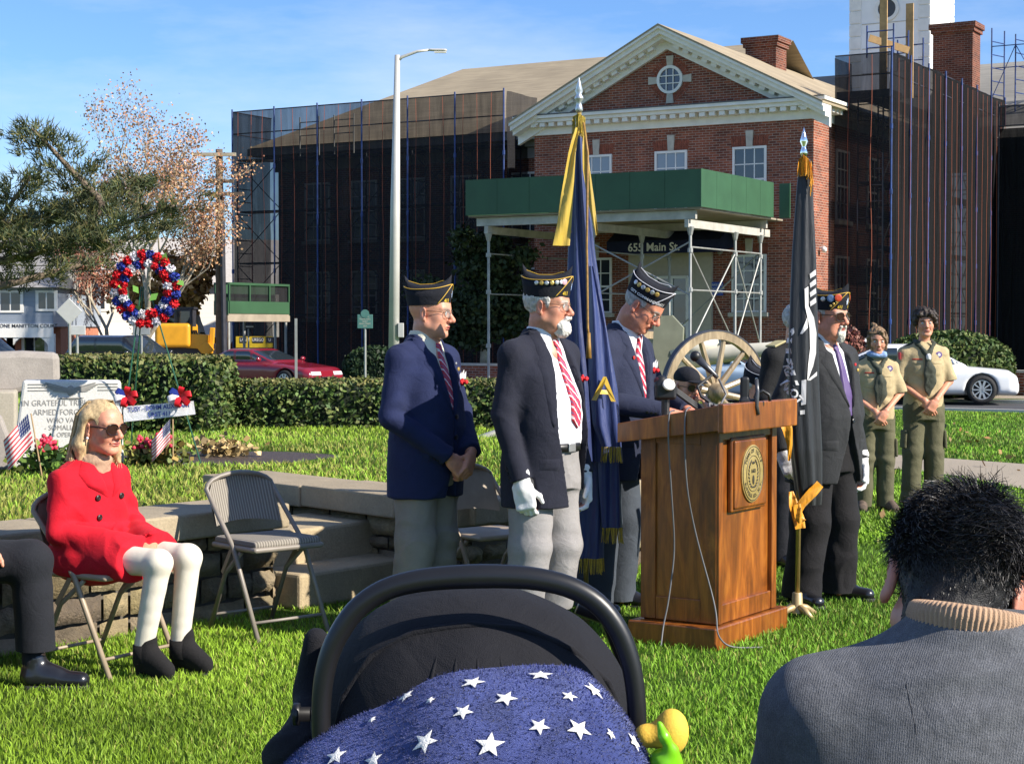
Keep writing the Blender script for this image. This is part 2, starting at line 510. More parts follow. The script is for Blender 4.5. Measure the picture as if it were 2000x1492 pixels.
strip('side_street',[B(-70,-6.3)[:2],B(-33,-6.3)[:2],B(-30,60)[:2],B(-70,60)[:2]],ROADZ+.012,M_ASPH)
_pp=[gp(1420,868),gp(1640,884),gp(1800,893),gp(2000,908),gp(2160,922),gp(2160,985),gp(2000,957),gp(1860,930),gp(1640,905),gp(1420,880)]
mb=MB();q=len(_pp)
mb.add([(p.x,p.y,.012)for p in _pp],[(0,1,8,9),(1,2,7,8),(2,3,6,7),(3,4,5,6)]);mb.build('footpath',M_CONC,kind='structure')
WA=np.array([-4.4,5.30]);WB=np.array([-1.25,9.27]);WC=np.array([-1.95,11.35]);WD=np.array([-.26,9.45]);WE=np.array([1.25,11.5])
UZ=.47
def upper_z(x,y):
 xr=np.interp(y,[9,11.3,12.6,17,24,34],[1.9,2.0,2.1,3.7,5.6,6.1])
 return np.where(x>1.12,sstep(0,.9,y-11.25),1.0)*UZ*sstep(0,1,(xr-.2-x)/np.interp(y,[9,17,34],[.7,2.2,4]))*(1-sstep(24,33,y))+ground_z(x,y)-.03*sstep(26,34,y)-.06*sstep(.35,0,xr-x)
def inpoly(x,y,P):
 r=np.zeros(x.shape,bool);n=len(P)
 for i in range(n):
  (x0,y0),(x1,y1)=P[i],P[(i+1)%n]
  r^=((y0>y)!=(y1>y))&(x<(x1-x0)*(y-y0)/(y1-y0+1e-12)+x0)
 return r
UP=[WA+(-.12,.1),WB+(-.12,.1),(WB+WC)/2+(-.2,0),WC+(-.05,.1),WC+(.05,.12),WD+(.0,.14),WE+(-.12,.1),(2.0,11.3),(2.1,12.6),(3.7,17),(5.6,24),(6.1,34),(-30,34),(-30,5.3)]
def upper_lawn():
 xs=np.unique(np.concatenate([np.arange(-6,6.4,.12),np.arange(-30,-6,1.0)]));ys=np.unique(np.concatenate([np.arange(5.2,14,.12),np.arange(14,34.4,.4)]))
 X,Y=np.meshgrid(xs,ys,indexing='ij');P=np.stack([X,Y,upper_z(X,Y)],-1).reshape(-1,3)
 ny=len(ys);I,J=np.meshgrid(np.arange(len(xs)-1),np.arange(ny-1),indexing='ij')
 cx=(xs[:-1]+xs[1:])[I]/2;cy=(ys[:-1]+ys[1:])[J]/2
 m=inpoly(cx,cy,[tuple(p)for p in UP])
 a=(I*ny+J)[m];Q=np.stack([a,a+ny,a+ny+1,a+1],1)
 mesh_obj('raised_lawn',P,Q,M_TURF,smooth=True,kind='structure')
upper_lawn()
def blade_mat():
 T=NT('grass_blade');v=T.co()
 T.base(T.mix(1.0,attr_color(T),T.ramp(T.noise(v,1.1,4),[(.3,(.7,.72,.6)),(.7,(1.3,1.25,1.2))]),'MULTIPLY'))
 T.set(Roughness=.65);T.b.inputs['Specular IOR Level'].default_value=.3
 T.b.inputs['Transmission Weight'].default_value=0
 return T.m
M_BLADE=blade_mat()
A3=np.array([1.6,.2,.4])
def blades(name,pts,hmin,hmax,w,seed,tint=(1,1,1),dry=.15):
 r=np.random.default_rng(seed);n=len(pts)
 ang=r.uniform(0,2*PI,n);h=r.uniform(hmin,hmax,n);lean=r.uniform(.15,.9,n)*h;wd=w*r.uniform(.6,1.3,n)
 la=r.uniform(0,2*PI,n)
 side=np.stack([np.cos(ang),np.sin(ang),np.zeros(n)],1)*wd[:,None]/2
 ld=np.stack([np.cos(la),np.sin(la),np.zeros(n)],1)
 up=np.array([0,0,1.])
 b=pts-up*.004;m=pts+up*(h*.55)[:,None]+ld*(lean*.3)[:,None];t=pts+up*h[:,None]+ld*lean[:,None]
 V=np.stack([b-side,b+side,m-side*.8,m+side*.8,t],1).reshape(-1,3)
 k=np.arange(n)[:,None]*5
 tri=np.concatenate([k+[0,1,3],k+[0,3,2],k+[2,3,4]],0)
 c=np.array([.19,.365,.025])*r.uniform(.6,1.35,(n,1))*np.array(tint)
 pat=vnoise(pts*(1,1,0),1.9,41,2);c*=(1+.30*pat)[:,None]*(1+.10*vnoise(pts*(1,1,0),.7,43)[:,None]*A3)
 yel=r.random(n)<dry*(1+1.6*np.clip(vnoise(pts*(1,1,0),1.3,47,2),-.6,1));c[yel]=np.array([.32,.33,.08])*r.uniform(.7,1.2,(yel.sum(),1))
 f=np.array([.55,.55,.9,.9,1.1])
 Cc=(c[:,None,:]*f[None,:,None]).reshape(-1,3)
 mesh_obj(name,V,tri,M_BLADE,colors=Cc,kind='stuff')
def in_view(x,y,m=.33):return np.abs(x)<y*m+.25
def scatter(n,d0,d1,power,seed):
 r=np.random.default_rng(seed)
 d=d0*(d1/d0)**(r.random(n)**power);x=d*r.uniform(-.32,.32,n)+r.uniform(-.9,.9,n)
 return x,d
_low=[tuple(p)for p in UP]
_pth=[(p.x,p.y)for p in _pp]
def lower_grass():
 x,y=scatter(470000,5.3,34,1.15,3)
 k=~inpoly(x,y,_low)&~inpoly(x,y,_pth);x,y=x[k],y[k]
 den=vnoise(np.c_[x,y,x*0],2.5,5,2);k=rng.random(len(x))<.75+.4*den;x,y=x[k],y[k]
 p=np.c_[x,y,ground_z(x,y)]
 near=y<12
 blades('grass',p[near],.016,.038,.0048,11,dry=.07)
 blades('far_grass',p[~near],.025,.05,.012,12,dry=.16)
lower_grass()
def upper_grass():
 x,y=scatter(150000,8.0,26,1.0,4)
 k=inpoly(x,y,_low);x,y=x[k],y[k]
 k=~(((x+2.25)/.85)**2+((y-13.75)/.75)**2<1);x,y=x[k],y[k]
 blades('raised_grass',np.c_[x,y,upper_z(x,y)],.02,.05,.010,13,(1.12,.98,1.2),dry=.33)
upper_grass()
def stone_mat():
 T=NT('rough_field_stone');v=T.co()
 T.base(T.mix(1.0,attr_color(T),T.ramp(T.noise(v,11,7,.7,.5),[(.25,(.45,.45,.45)),(.5,(.95,.92,.85)),(.8,(1.45,1.35,1.15))]),'MULTIPLY'))
 T.set(Roughness=.92);T.bump(T.math('ADD',T.noise(v,9,8,.75),T.math('MULTIPLY',T.noise(v,60,4),.4)),.9,.05);return T.m
M_STONE=stone_mat()
def slab_mat(name,c,var=.3,b=.5):
 T=NT(name);v=T.co();a=T.noise(v,3,8,.7);g=T.noise(v,70,4,.7)
 col=T.ramp(a,[(.25,tuple(k*(1-var)for k in c)),(.75,tuple(min(1,k*(1+var*.6))for k in c))])
 col=T.mix(T.ramp(g,[(.38,(.35,)*3),(.6,(0,)*3)]),col,tuple(k*.55 for k in c))
 T.base(col);T.set(Roughness=.9);T.bump(T.math('ADD',T.math('MULTIPLY',a,1.2),T.math('MULTIPLY',g,.4)),b,.02);return T.m
M_CAP=slab_mat('cap_stone',(.36,.29,.19));M_STEP=slab_mat('step_stone',(.42,.33,.20));M_MORTAR=slab_mat('mortar',(.13,.11,.085))
def stone_run(mb,a,b,z0,z1,thick,seed):
 r=np.random.default_rng(seed)
 a=np.asarray(a,float);b=np.asarray(b,float);L=np.linalg.norm(b-a);d=(b-a)/L;nrm=np.array([d[1],-d[0]])
 M=np.array([[d[0],-nrm[0],0],[d[1],-nrm[1],0],[0,0,1]])
 z=z0
 while z<z1-.02:
  h=min(r.uniform(.07,.15),z1-z)
  if z1-z-h<.05:h=z1-z
  s=-r.uniform(0,.1)
  while s<L:
   w=r.uniform(.14,.42);e=min(s+w,L);s0=max(s,0)
   if e-s0>.03:
    out=r.uniform(0,.035)
    tone=np.array([.27,.225,.15])*r.uniform(.5,1.35)*np.array([1,r.uniform(.94,1.04),r.uniform(.8,1.1)])
    nx,nz=6,4
    U,Z=np.meshgrid(np.linspace(0,1,nx),np.linspace(0,1,nz),indexing='ij')
    bul=out*(1-(2*U-1)**4)*(1-(2*Z-1)**4)+r.normal(0,.006,U.shape)
    edge=(U==0)|(U==1)|(Z==0)|(Z==1);bul=np.where(edge,-.03,bul)
    g=.008
    px=s0+g+U*(e-s0-2*g)+r.normal(0,.006,U.shape)*~edge;pz=z+g+Z*(h-2*g)+r.normal(0,.004,U.shape)
    P=np.stack([a[0]+d[0]*px+nrm[0]*bul,a[1]+d[1]*px+nrm[1]*bul,pz],-1)
    mb.cur=tuple(tone);mb.grid(P)
   s=e if e>s0 else s+w
  z+=h
def wall_thing(label,a,b,seed,ztop=.57,ends=True,thick=.42):
 a=np.asarray(a,float);b=np.asarray(b,float);d=(b-a)/np.linalg.norm(b-a);nrm=np.array([d[1],-d[0]])
 t=thing('stone_wall',label,'stone wall',(*(a+b)/2,0),0,'stone retaining walls round the terrace')
 c=(a+b)/2
 mb=MB();stone_run(mb,a-c,b-c,-.05,ztop-.13,thick,seed)
 if ends:
  stone_run(mb,b-c,b-c-nrm*thick,-.05,ztop-.13,thick,seed+1)
  stone_run(mb,a-c-nrm*thick,a-c,-.05,ztop-.13,thick,seed+2)
 mb.build('stone_face',M_STONE,t,smooth=True,colors=True)
 mb=MB();mid=-nrm*thick/2
 mb.box((*(mid-nrm*.035),ztop/2-.12),(np.linalg.norm(b-a)-.05,thick-.08,ztop-.1),rotz(math.atan2(d[1],d[0])));mb.build('mortar_core',M_MORTAR,t)
 L=np.linalg.norm(b-a);s=-.03;r=np.random.default_rng(seed);k=0
 while s<L:
  w=r.uniform(.75,1.15);e=min(s+w,L+.03)
  if L+.03-e<.3:e=L+.03
  q=(s+e)/2;mb=MB()
  nx=9;U=np.linspace(-1,1,nx)
  ctr=a-c+d*q+mid+nrm*.03
  mb.box((*ctr,ztop-.065+r.uniform(-.006,.006)),(e-s-.012,thick+.08,.13),rotz(math.atan2(d[1],d[0])+r.uniform(-.008,.008)))
  o=mb.build('cap_slab',M_CAP,t,bevel=.012)
  s=e
 return t
wall_thing('rough stone retaining wall with worn caps behind the seated woman',WA,WB,21)
wall_thing('short shaded stone wall with cap slabs to the right of the steps',WC,WD,31,.55)
wall_thing('sunlit stone wall behind the tan folding chair between two veterans',WD+np.array([.02,.03]),WE,41,.55)
def steps():
 dn=np.array([.62,.785]);nr=np.array([.785,-.62])
 t=thing('stone_steps','two worn stone steps between the retaining walls','steps',(WB[0],WB[1],0))
 for k,(off,z,dep)in enumerate(((.02,.19,.62),(-.3,.38,.6))):
  mb=MB();c=dn*.52+nr*(off-dep/2+.12)
  mb.box((*c,z/2),(1.0,dep,z),rotz(math.atan2(dn[1],dn[0])))
  mb.build('step',M_STEP,t,bevel=.018)
steps()
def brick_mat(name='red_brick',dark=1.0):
 T=NT(name)
 s=T.n('SeparateXYZ');T.l(T.co(),s.inputs[0])
 cb=T.n('CombineXYZ');T.l(T.math('ADD',s.outputs[0],s.outputs[1]),cb.inputs[0]);T.l(s.outputs[2],cb.inputs[1])
 br=T.n('TexBrick');T.l(cb.outputs[0],br.inputs['Vector'])
 br.inputs['Scale'].default_value=1;br.inputs['Brick Width'].default_value=.235;br.inputs['Row Height'].default_value=.078
 br.inputs['Mortar Size'].default_value=.0085;br.inputs['Mortar Smooth'].default_value=.2;br.inputs['Bias'].default_value=-.1
 br.inputs['Color1'].default_value=(.30*dark,.088*dark,.048*dark,1);br.inputs['Color2'].default_value=(.13*dark,.04*dark,.028*dark,1);br.inputs['Mortar'].default_value=(.36*dark,.29*dark,.24*dark,1)
 n=T.noise(cb.outputs[0],1.3,6)
 T.base(T.mix(1.0,br.outputs['Color'],T.ramp(n,[(.3,(.78,)*3),(.7,(1.25,1.2,1.15))]),'MULTIPLY'))
 T.set(Roughness=.9);T.b.inputs['Specular IOR Level'].default_value=.2;T.bump(br.outputs['Fac'],-.5,.01)
 return T.m
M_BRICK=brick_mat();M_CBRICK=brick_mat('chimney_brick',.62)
M_WHITE=mat('white_trim_paint',(.82,.79,.73),.55,.08,3);M_KEY=mat('limestone',(.52,.47,.39),.8,.12,6)
def shingle_mat(name,c):
 T=NT(name);s=T.n('SeparateXYZ');T.l(T.co(),s.inputs[0])
 w=T.n('TexNoise');w.inputs['Scale'].default_value=1.0;w.inputs['Detail'].default_value=6
 T.l(T.mapping((.8,.8,22)),w.inputs['Vector'])
 n=T.noise(T.co(),.6,5)
 col=T.ramp(w.outputs['Fac'],[(.3,tuple(k*.82 for k in c)),(.7,tuple(k*1.15 for k in c))])
 T.base(T.mix(1.0,col,T.ramp(n,[(.3,(.85,)*3),(.7,(1.12,)*3)]),'MULTIPLY'));T.set(Roughness=.95);T.bump(w.outputs['Fac'],.3,.03)
 return T.m
M_ROOF=shingle_mat('tan_shingle',(.33,.265,.175));M_SLATE=shingle_mat('grey_slate',(.22,.21,.19))
def glass_mat(name='window_glass',c=(.03,.035,.045)):
 T=NT(name);T.base(c);T.set(Roughness=.04);T.b.inputs['Specular IOR Level'].default_value=.8;T.b.inputs['IOR'].default_value=1.6
 T.bump(T.noise(T.co(),1.2,2),.08,.05);return T.m
M_GLASS=glass_mat();M_GLASSB=glass_mat('window_glass_with_blind',(.22,.24,.27))
HALL=thing('town_hall','red brick two storey hall with white pediment wrapped partly in black scaffold net','building',FO,BROT)
def wallbox(u0,u1,v0,v1,z0,z1,m=None,name='wall',parent=None,**kw):
 mb=MB();mb.box(((u0+u1)/2,(v0+v1)/2,(z0+z1)/2),(u1-u0,v1-v0,z1-z0));return mb.build(name,m or M_BRICK,parent or HALL,**kw)
def window(u,v,z0,z1,w,cols,rows,face='f',parent=None,glass=None,blind=False,arch=True,sash=True):
 """face f: looks to -v; r: looks to +u"""
 parent=parent or HALL
 def X(a,dep,z):return(u+a,v-dep,z)if face=='f' else(u+dep,v+a,z)
 def bx(mb,a0,a1,d0,d1,za,zb):
  p=np.array([X(a0,d0,za),X(a1,d1,zb)]);mb.box(p.mean(0),np.abs(p[1]-p[0]))
 fr=MB();t=.075
 bx(fr,-w/2-t,-w/2,-.1,.05,z0,z1);bx(fr,w/2,w/2+t,-.1,.05,z0,z1);bx(fr,-w/2-t,w/2+t,-.1,.052,z1,z1+t)
 bx(fr,-w/2,w/2,-.1,.045,z0,z0+.05)
 if sash:bx(fr,-w/2,w/2,-.02,.035,(z0+z1)/2-.03,(z0+z1)/2+.03)
 for i in range(1,cols):bx(fr,-w/2+w*i/cols-.017,-w/2+w*i/cols+.017,-.02,.028,z0,z1)
 for j in range(1,rows):bx(fr,-w/2,w/2,-.02,.026,z0+(z1-z0)*j/rows-.017,z0+(z1-z0)*j/rows+.017)
 f=fr.build('window',M_WHITE,parent)
 g=MB();bx(g,-w/2,w/2,-.05,.012,z0,z1);g.build('pane',glass or M_GLASS,f)
 if blind:
  g=MB();bx(g,-w/2+.03,w/2-.03,.0125,.0135,z0+(z1-z0)*.05,z0+(z1-z0)*.45);g.build('blind',M_GLASSB,f)
 s=MB();bx(s,-w/2-.16,w/2+.16,-.05,.14,z0-.14,z0-.01);s.build('sill',M_KEY,f)
 if arch:
  a=MB()
  n=15
  for i in range(n):
   x0=-w/2-.12+(w+.24)*i/n;wd=(w+.24)/n-.012;lean=(i-(n-1)/2)/n*.22
   M=rotm(0,lean if face=='f' else 0,0)if face=='f' else rotm(-lean,0,0)
   c=X(x0+wd/2+lean*.12,.004,z1+t+.17)
   a.box(c,(wd,.02,.32)if face=='f' else(.02,wd,.32),M)
  a.build('brick_arch',M_ARCH,f)
  k=MB();c=X(0,.02,z1+t+.24);sz=(.2,.07,.5)if face=='f' else(.07,.2,.5)
  v8=MB();k.box(c,sz,None,1.25);k.build('keystone',M_KEY,f)
 return f
M_ARCH=mat('arch_brick',(.26,.075,.042),.9,.35,9)
wallbox(-10.3,-.55,0,15,-.5,8.15)
wallbox(-24.2,-10.3,4.2,14.5,-.5,8.15)
wallbox(0,22,15,27,-.5,8.15)
for u in(-2.63,-5.31,-7.98):
 window(u,0,5.15,7.05,.98,3,4,blind=True,glass=M_GLASSB if u<-3 else None)
for u in(-2.63,-7.98):window(u,0,1.98,3.7,1.0,3,4)
for v in(2.6,5.6,8.6,11.6):
 window(-.55,v,4.9,7.05,1.05,3,4,'r',arch=False);window(-.55,v,1.6,3.7,1.05,3,4,'r',arch=False)
for t in(22.3,20.1,17.9,15.6,13.0):
 window(-t,4.2,4.87,7.04,1.05,3,4,arch=False);window(-t,4.2,1.85,3.6,1.05,3,4,arch=False)
for u in(3,6):window(u,15,4.87,7.04,1.05,3,4,arch=False);window(u,15,1.85,3.6,1.05,3,4,arch=False)
AU,AZ=-5.42,11.02;EL,ER,EZ=-10.85,0.0,8.46
mb=MB();My=np.array([[1,0,0],[0,0,-1],[0,1,0.]])
mb.prism([(-10.3,8.1),(-.55,8.1),(AU,8.1+4.87*(AZ-EZ)/5.43)],.3,My,(0,.3,0));mb.build('tympanum',M_BRICK,HALL)
sl=(AZ-EZ)/(AU-EL);ang=math.atan(sl);nx,nz=-math.sin(ang),math.cos(ang)
cor=MB();den=MB()
for sgn in(1,-1):
 e=np.array([EL if sgn>0 else ER,EZ-.2]);a=np.array([AU,AZ])
 def band(o0,o1,v0,mbx,ext=0.0):
  p=[e+(0,-o0/nz),a+(0,-o0/nz),a+(0,-o1/nz),e+(0,-o1/nz)]
  p=[(x,z)for x,z in p]
  mbx.prism(p,-v0+.02,My,(0,.02,0))
 band(0,.10,-.78,cor);band(.10,.24,-.68,cor);band(.24,.36,-.50,cor);band(.36,.62,-.14,cor)
 L=np.linalg.norm(a-e)
 for i in range(2,int(L/.36)):
  q=e+(a-e)*(i+.5)*.36/L+np.array([0,-.415/nz])
  if abs(q[0]-AU)<5.0:den.box((q[0],-.22,q[1]),(.2,.34,.11),rotm(0,-sgn*ang,0))
 den.build('raking_dentil_course',M_WHITE,HALL);den=MB()
cor.build('raking_cornice',M_WHITE,HALL)
hc=MB()
for z0,z1,o in((7.86,8.10,.07),(8.10,8.24,.12),(8.24,8.36,.45),(8.36,8.47,.55)):
 hc.box((-5.42,-o/2+.02,(z0+z1)/2),(9.75+2*o,o+.04,z1-z0))
 hc.box((o/2-.551,7.5,(z0+z1)/2),(o,15-.04,z1-z0-.002));hc.box((-10.3-o/2+.001,2.1,(z0+z1)/2),(o,4.16,z1-z0-.002))
for i in range(29):den.box((-10.3+(i+.5)*9.75/29,-.26,8.17),(.19,.28,.13))
den.build('dentil_course',M_WHITE,HALL);den=MB()
for i in range(40):den.box((-.29,.3+i*.37,8.17),(.28,.19,.13))
hc.build('cornice',M_WHITE,HALL,bevel=.01)
den.build('side_dentil_course',M_WHITE,HALL)
mb=MB();mb.box((-5.42,-.27,8.485),(10.8,.62,.025));mb.build('cornice_flashing',mat('lead_flashing',(.09,.09,.10),.6),HALL)
mb=MB()
for sgn,e in((1,EL-.02),(-1,ER+.02)):
 z0=EZ-.2+.03;zz=AZ+.03
 mb.add([(e,-.8,z0),(AU,-.8,zz),(AU,20,zz),(e,20,z0),(e,-.8,z0-.06),(AU,-.8,zz-.06),(AU,20,zz-.06),(e,20,z0-.06)],[(0,1,2,3),(4,7,6,5),(0,4,5,1),(3,2,6,7),(0,3,7,4)])
mb.build('roof',M_ROOF,HALL)
mb=MB()
E0,E1=-25.0,-5;V0,V1=3.3,16.5;RZ=12.0;ZE=8.5
mb.add([(E0,V0,ZE),(E1,V0,ZE),(E1,9.9,RZ),(-19.2,9.9,RZ),(E0,V1,ZE),(E1,V1,ZE)],[(0,1,2,3),(0,3,4),(4,3,2,5)])
mb.build('roof',M_ROOF,HALL)
mb=MB();V0,V1=14.2,28
mb.add([(-14,V0,ZE),(23,V0,ZE),(23,20.5,12.2),(-14,20.5,12.2),(23,V1,ZE),(-14,V1,ZE)],[(0,1,2,3),(3,2,4,5)])
mb.build('slate_roof',M_SLATE,HALL)
mb=MB()
for z0,z1,o in((7.6,8.0,.06),(8.0,8.2,.25),(8.2,8.48,.8)):
 mb.box((-17.55-o/2,4.2-o/2,(z0+z1)/2),(14.3+o-.8,o+.03,z1-z0));mb.box((-24.2-o/2,9,(z0+z1)/2),(o,10,z1-z0-.002))
 mb.box((11,15-o/2,(z0+z1)/2),(22,o,z1-z0-.004))
mb.build('eave',mat('weathered_trim',(.30,.28,.25),.7,.15,2),HALL)
def oculus():
 c=np.array([-5.35,0,9.38]);f=MB()
 k=32;a=np.arange(k)*2*PI/k
 ring=lambda r,v:np.stack([c[0]+r*np.cos(a),np.full(k,v),c[2]+r*np.sin(a)],1)
 f.grid(np.stack([ring(.36,-.0),ring(.36,-.07),ring(.45,-.07),ring(.45,.02)],1),closed_u=True)
 for o in(-.12,.12):f.box(c+(o,-.045,0),(.03,.03,.66));f.box(c+(0,-.046,o),(.66,.03,.03))
 w=f.build('window',M_WHITE,HALL)
 g=MB();g.add(ring(.36,-.02),[tuple(range(k))]);g.build('pane',M_GLASS,w)
 ks=MB()
 for q in range(4):ks.box(c+np.array([math.cos(q*PI/2),0,math.sin(q*PI/2)])*.6+(0,-.02,0),(.2,.06,.3),rotm(0,-q*PI/2+PI/2,0),1.25)
 ks.build('keystone',M_KEY,w)
 ar=MB()
 for q in range(36):
  th=q*PI/18+.087
  if min(abs(math.cos(th)),abs(math.sin(th)))>.2:ar.box(c+np.array([math.cos(th),0,math.sin(th)])*.58+(0,-.004,0),(.22,.02,.075),rotm(0,-th,0))
 ar.build('brick_arch',M_ARCH,w)
oculus()
def chimney(u,v,z0,z1,w,d):
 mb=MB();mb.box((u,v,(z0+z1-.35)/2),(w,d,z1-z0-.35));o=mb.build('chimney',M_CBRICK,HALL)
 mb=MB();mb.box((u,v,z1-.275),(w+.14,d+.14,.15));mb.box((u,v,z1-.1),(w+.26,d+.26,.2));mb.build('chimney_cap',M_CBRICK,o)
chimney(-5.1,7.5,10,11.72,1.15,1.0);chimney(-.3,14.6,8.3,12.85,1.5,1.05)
mb=MB();TU,TV,TW=-4.0,19.7,3.3
mb.box((TU,TV,12.8),(TW,TW,9.4));tw=mb.build('tower',mat('white_tower_paint',(.88,.87,.85),.5,.05,2),HALL)
for x,y in((TU-TW/2+.22,TV-TW/2+.2),(TU+TW/2-.22,TV-TW/2+.2),(TU+TW/2-.2,TV+TW/2-.25)):
 q=MB()
 for i in range(14):q.box((x,y,8.9+i*.52),(.5,.5,.49))
 q.build('quoin',M_WHITE,tw,bevel=.02)
q=MB()
for z in(10.8,11.8,12.8,13.8):q.box((TU,TV-TW/2-.002,z),(TW-1.0,.03,.03))
q.build('board_joint',M_KEY,tw)
q=MB();q.box((TU,TV,15.6),(TW+.7,TW+.7,.22));q.box((TU,TV,15.4),(TW+.4,TW+.4,.2));q.build('tower_cornice',M_WHITE,tw)
c=np.array([TU-.1,TV-TW/2-.01,14.35]);k=28;a=np.arange(k)*2*PI/k
q=MB();rg=lambda r,v:np.stack([c[0]+r*np.cos(a),np.full(k,c[1]+v),c[2]+r*np.sin(a)],1)
q.grid(np.stack([rg(.37,0),rg(.37,-.08),rg(.5,-.08),rg(.5,0)],1),closed_u=True);w=q.build('round_window',M_WHITE,tw)
q=MB();q.add(rg(.37,-.02),[tuple(range(k))]);q.build('pane',mat('slate_grey_louvre',(.06,.065,.075),.6),w)
M_NAVY=cloth('navy_awning',(.012,.017,.05));M_CREAM=mat('cream_paint',(.48,.42,.32),.6,.06);M_LET=mat('white_lettering',(.78,.76,.7),.5)
mb=MB();mb.box((-5.3,-.06,2.1),(2.9,.14,3.9));dr=mb.build('door_surround',M_CREAM,HALL)
mb=MB()
for x in(-.55,.55,0):mb.box((-5.2+x,-.17,1.75),(.09,.08,2.7))
for z in(.4,1.6,2.6,3.1):mb.box((-5.2,-.168,z),(1.1,.07,.09))
d2=mb.build('door',M_WHITE,dr);mb=MB();mb.box((-5.2,-.14,1.75),(1.1,.03,2.7));mb.build('pane',M_GLASS,d2)
mb=MB();mb.prism([(0,4.02),(-1.2,3.82),(-1.2,4.22),(0,4.85)],3.9,np.array([[0,0,1],[1,0,0],[0,1,0.]]),(-7.0,0,0));aw=mb.build('awning',M_NAVY,HALL)
letters('address_lettering','655 Main St.',.36,M_LET,aw,(-5.35,-1.206,4.01),(1,0,0),(0,0,1),bold=.006)
def blue_sign():
 t=thing('wall_sign','small blue sign with three lines of white text by the entrance','sign',B(-3.72,-.1,2.72),BROT)
 mb=MB();mb.box((0,0,0),(.5,.03,.42));mb.build('panel',mat('blue_sign_paint',(.015,.06,.35),.4),t)
 for i,s in enumerate(('PLEASE USE','FRONT DOOR','ENTRANCE')):letters('lettering',s,.09,M_LET,t,(0.02,-.018,.12-i*.12),(1,0,0),(0,0,1))
blue_sign()
def lamp_wall(u,z,lab):
 t=thing('wall_lamp',lab,'wall lamp',B(u,-.02,z),BROT)
 mb=MB();mb.lathe([(.03,.1),(.1,.06),(.11,-.06),(.05,-.16),(0,-.17)],(0,-.15,0),12);mb.build('lamp_shade',mat('aged_metal',(.22,.2,.18),.5),t)
 mb=MB();mb.cyl((0,0,.06),(0,-.15,.09),.02);mb.build('bracket',MATS['aged_metal'],t)
lamp_wall(-3.55,3.95,'small grey wall lamp right of the awning on the brick front')
def security_cam():
 t=thing('security_camera','white dome security camera on the sunlit brick side wall','camera',B(-.53,.55,3.9),BROT)
 mb=MB();mb.ball((.14,0,0),.09);mb.build('dome',M_WHITE,t);mb=MB();mb.cyl((0,0,.06),(.14,0,.08),.03);mb.build('bracket',M_WHITE,t)
security_cam()
def net_mat(name='black_debris_net',lo=.68,hi=.85,c=(.028,.028,.031)):
 T=NT(name);v=T.co()
 tr=T.n('BsdfTransparent');mx=T.n('MixShader');out=[x for x in T.t.nodes if x.type=='OUTPUT_MATERIAL'][0]
 f=T.noise(T.mapping((1.3,1.3,.16)),2.2,6,.65,.8)
 fac=T.n('MapRange');fac.inputs['From Min'].default_value=.3;fac.inputs['From Max'].default_value=.72;fac.inputs['To Min'].default_value=lo;fac.inputs['To Max'].default_value=hi
 T.l(f,fac.inputs['Value'])
 T.base(c);T.set(Roughness=.9);T.b.inputs['Specular IOR Level'].default_value=.05;T.bump(f,.9,.25)
 T.l(fac.outputs[0],mx.inputs[0]);T.l(tr.outputs[0],mx.inputs[1]);T.l(T.b.outputs[0],mx.inputs[2]);T.l(mx.outputs[0],out.inputs['Surface'])
 return T.m
M_NET=net_mat();M_NETD=net_mat('dense_debris_net',.91,.985,(.013,.013,.014))  # single-layer copy; darkness of a slanting view put into its opacity and colour
M_BLUE=mat('blue_scaffold_paint',(.013,.042,.17),.45,.4,5);M_GALV=mat('galvanised_steel',(.33,.33,.31),.5,.2,4,metal=.35);M_BLKP=mat('dark_scaffold_steel',(.035,.035,.045),.5,.3,5)
M_STRAP=mat('orange_strap',(.24,.055,.022),.7,.15,3);M_PLANK=mat('pine_plank',(.46,.28,.12),.75,.2,5)
def net_panel(name,a,b,z0,z1,parent,sag=.08,n=None,seed=0,m=None):
 """billowing sheet between two (u,v) points"""
 a=np.asarray(a,float);b=np.asarray(b,float);L=np.linalg.norm(b-a);n=n or max(6,int(L*7));d=(b-a)/L;nr=np.array([d[1],-d[0]])
 U,Z=np.meshgrid(np.linspace(0,L,n),np.linspace(z0,z1,36),indexing='ij')
 Q=np.stack([U,Z,U*0],-1).reshape(-1,3);w=(vnoise(Q*(1,.22,1),3.2,seed,2)*sag+np.abs(np.sin(U.ravel()*PI/2.03))*sag*.7).reshape(U.shape)
 P=np.stack([a[0]+d[0]*U+nr[0]*w,a[1]+d[1]*U+nr[1]*w,Z+0*w],-1)
 mb=MB();mb.grid(P);return mb.build(name,m or M_NET,parent,smooth=True)
def pole(mb,a,b,r=.028):mb.cyl(a,b,r,n=6)
def frame_ladder(mb,p,q,z0,z1):
 """upright scaffold frame between ground points p and q"""
 p=np.asarray(p,float);q=np.asarray(q,float)
 for s in(p,q):pole(mb,(*s,z0),(*s,z1))
 z=z0+.3
 while z<z1:pole(mb,(*p,z),(*q,z),.02);z+=.5
def strap_line(mb,x,y,z0,z1,seed):
 z=np.linspace(z0,z1,14);w=vnoise(np.c_[z*0,z,z*0],1.1,seed)*.05
 mb.tube(np.c_[x+w,y-np.abs(w)*.3,z],.010,4,cap=False)
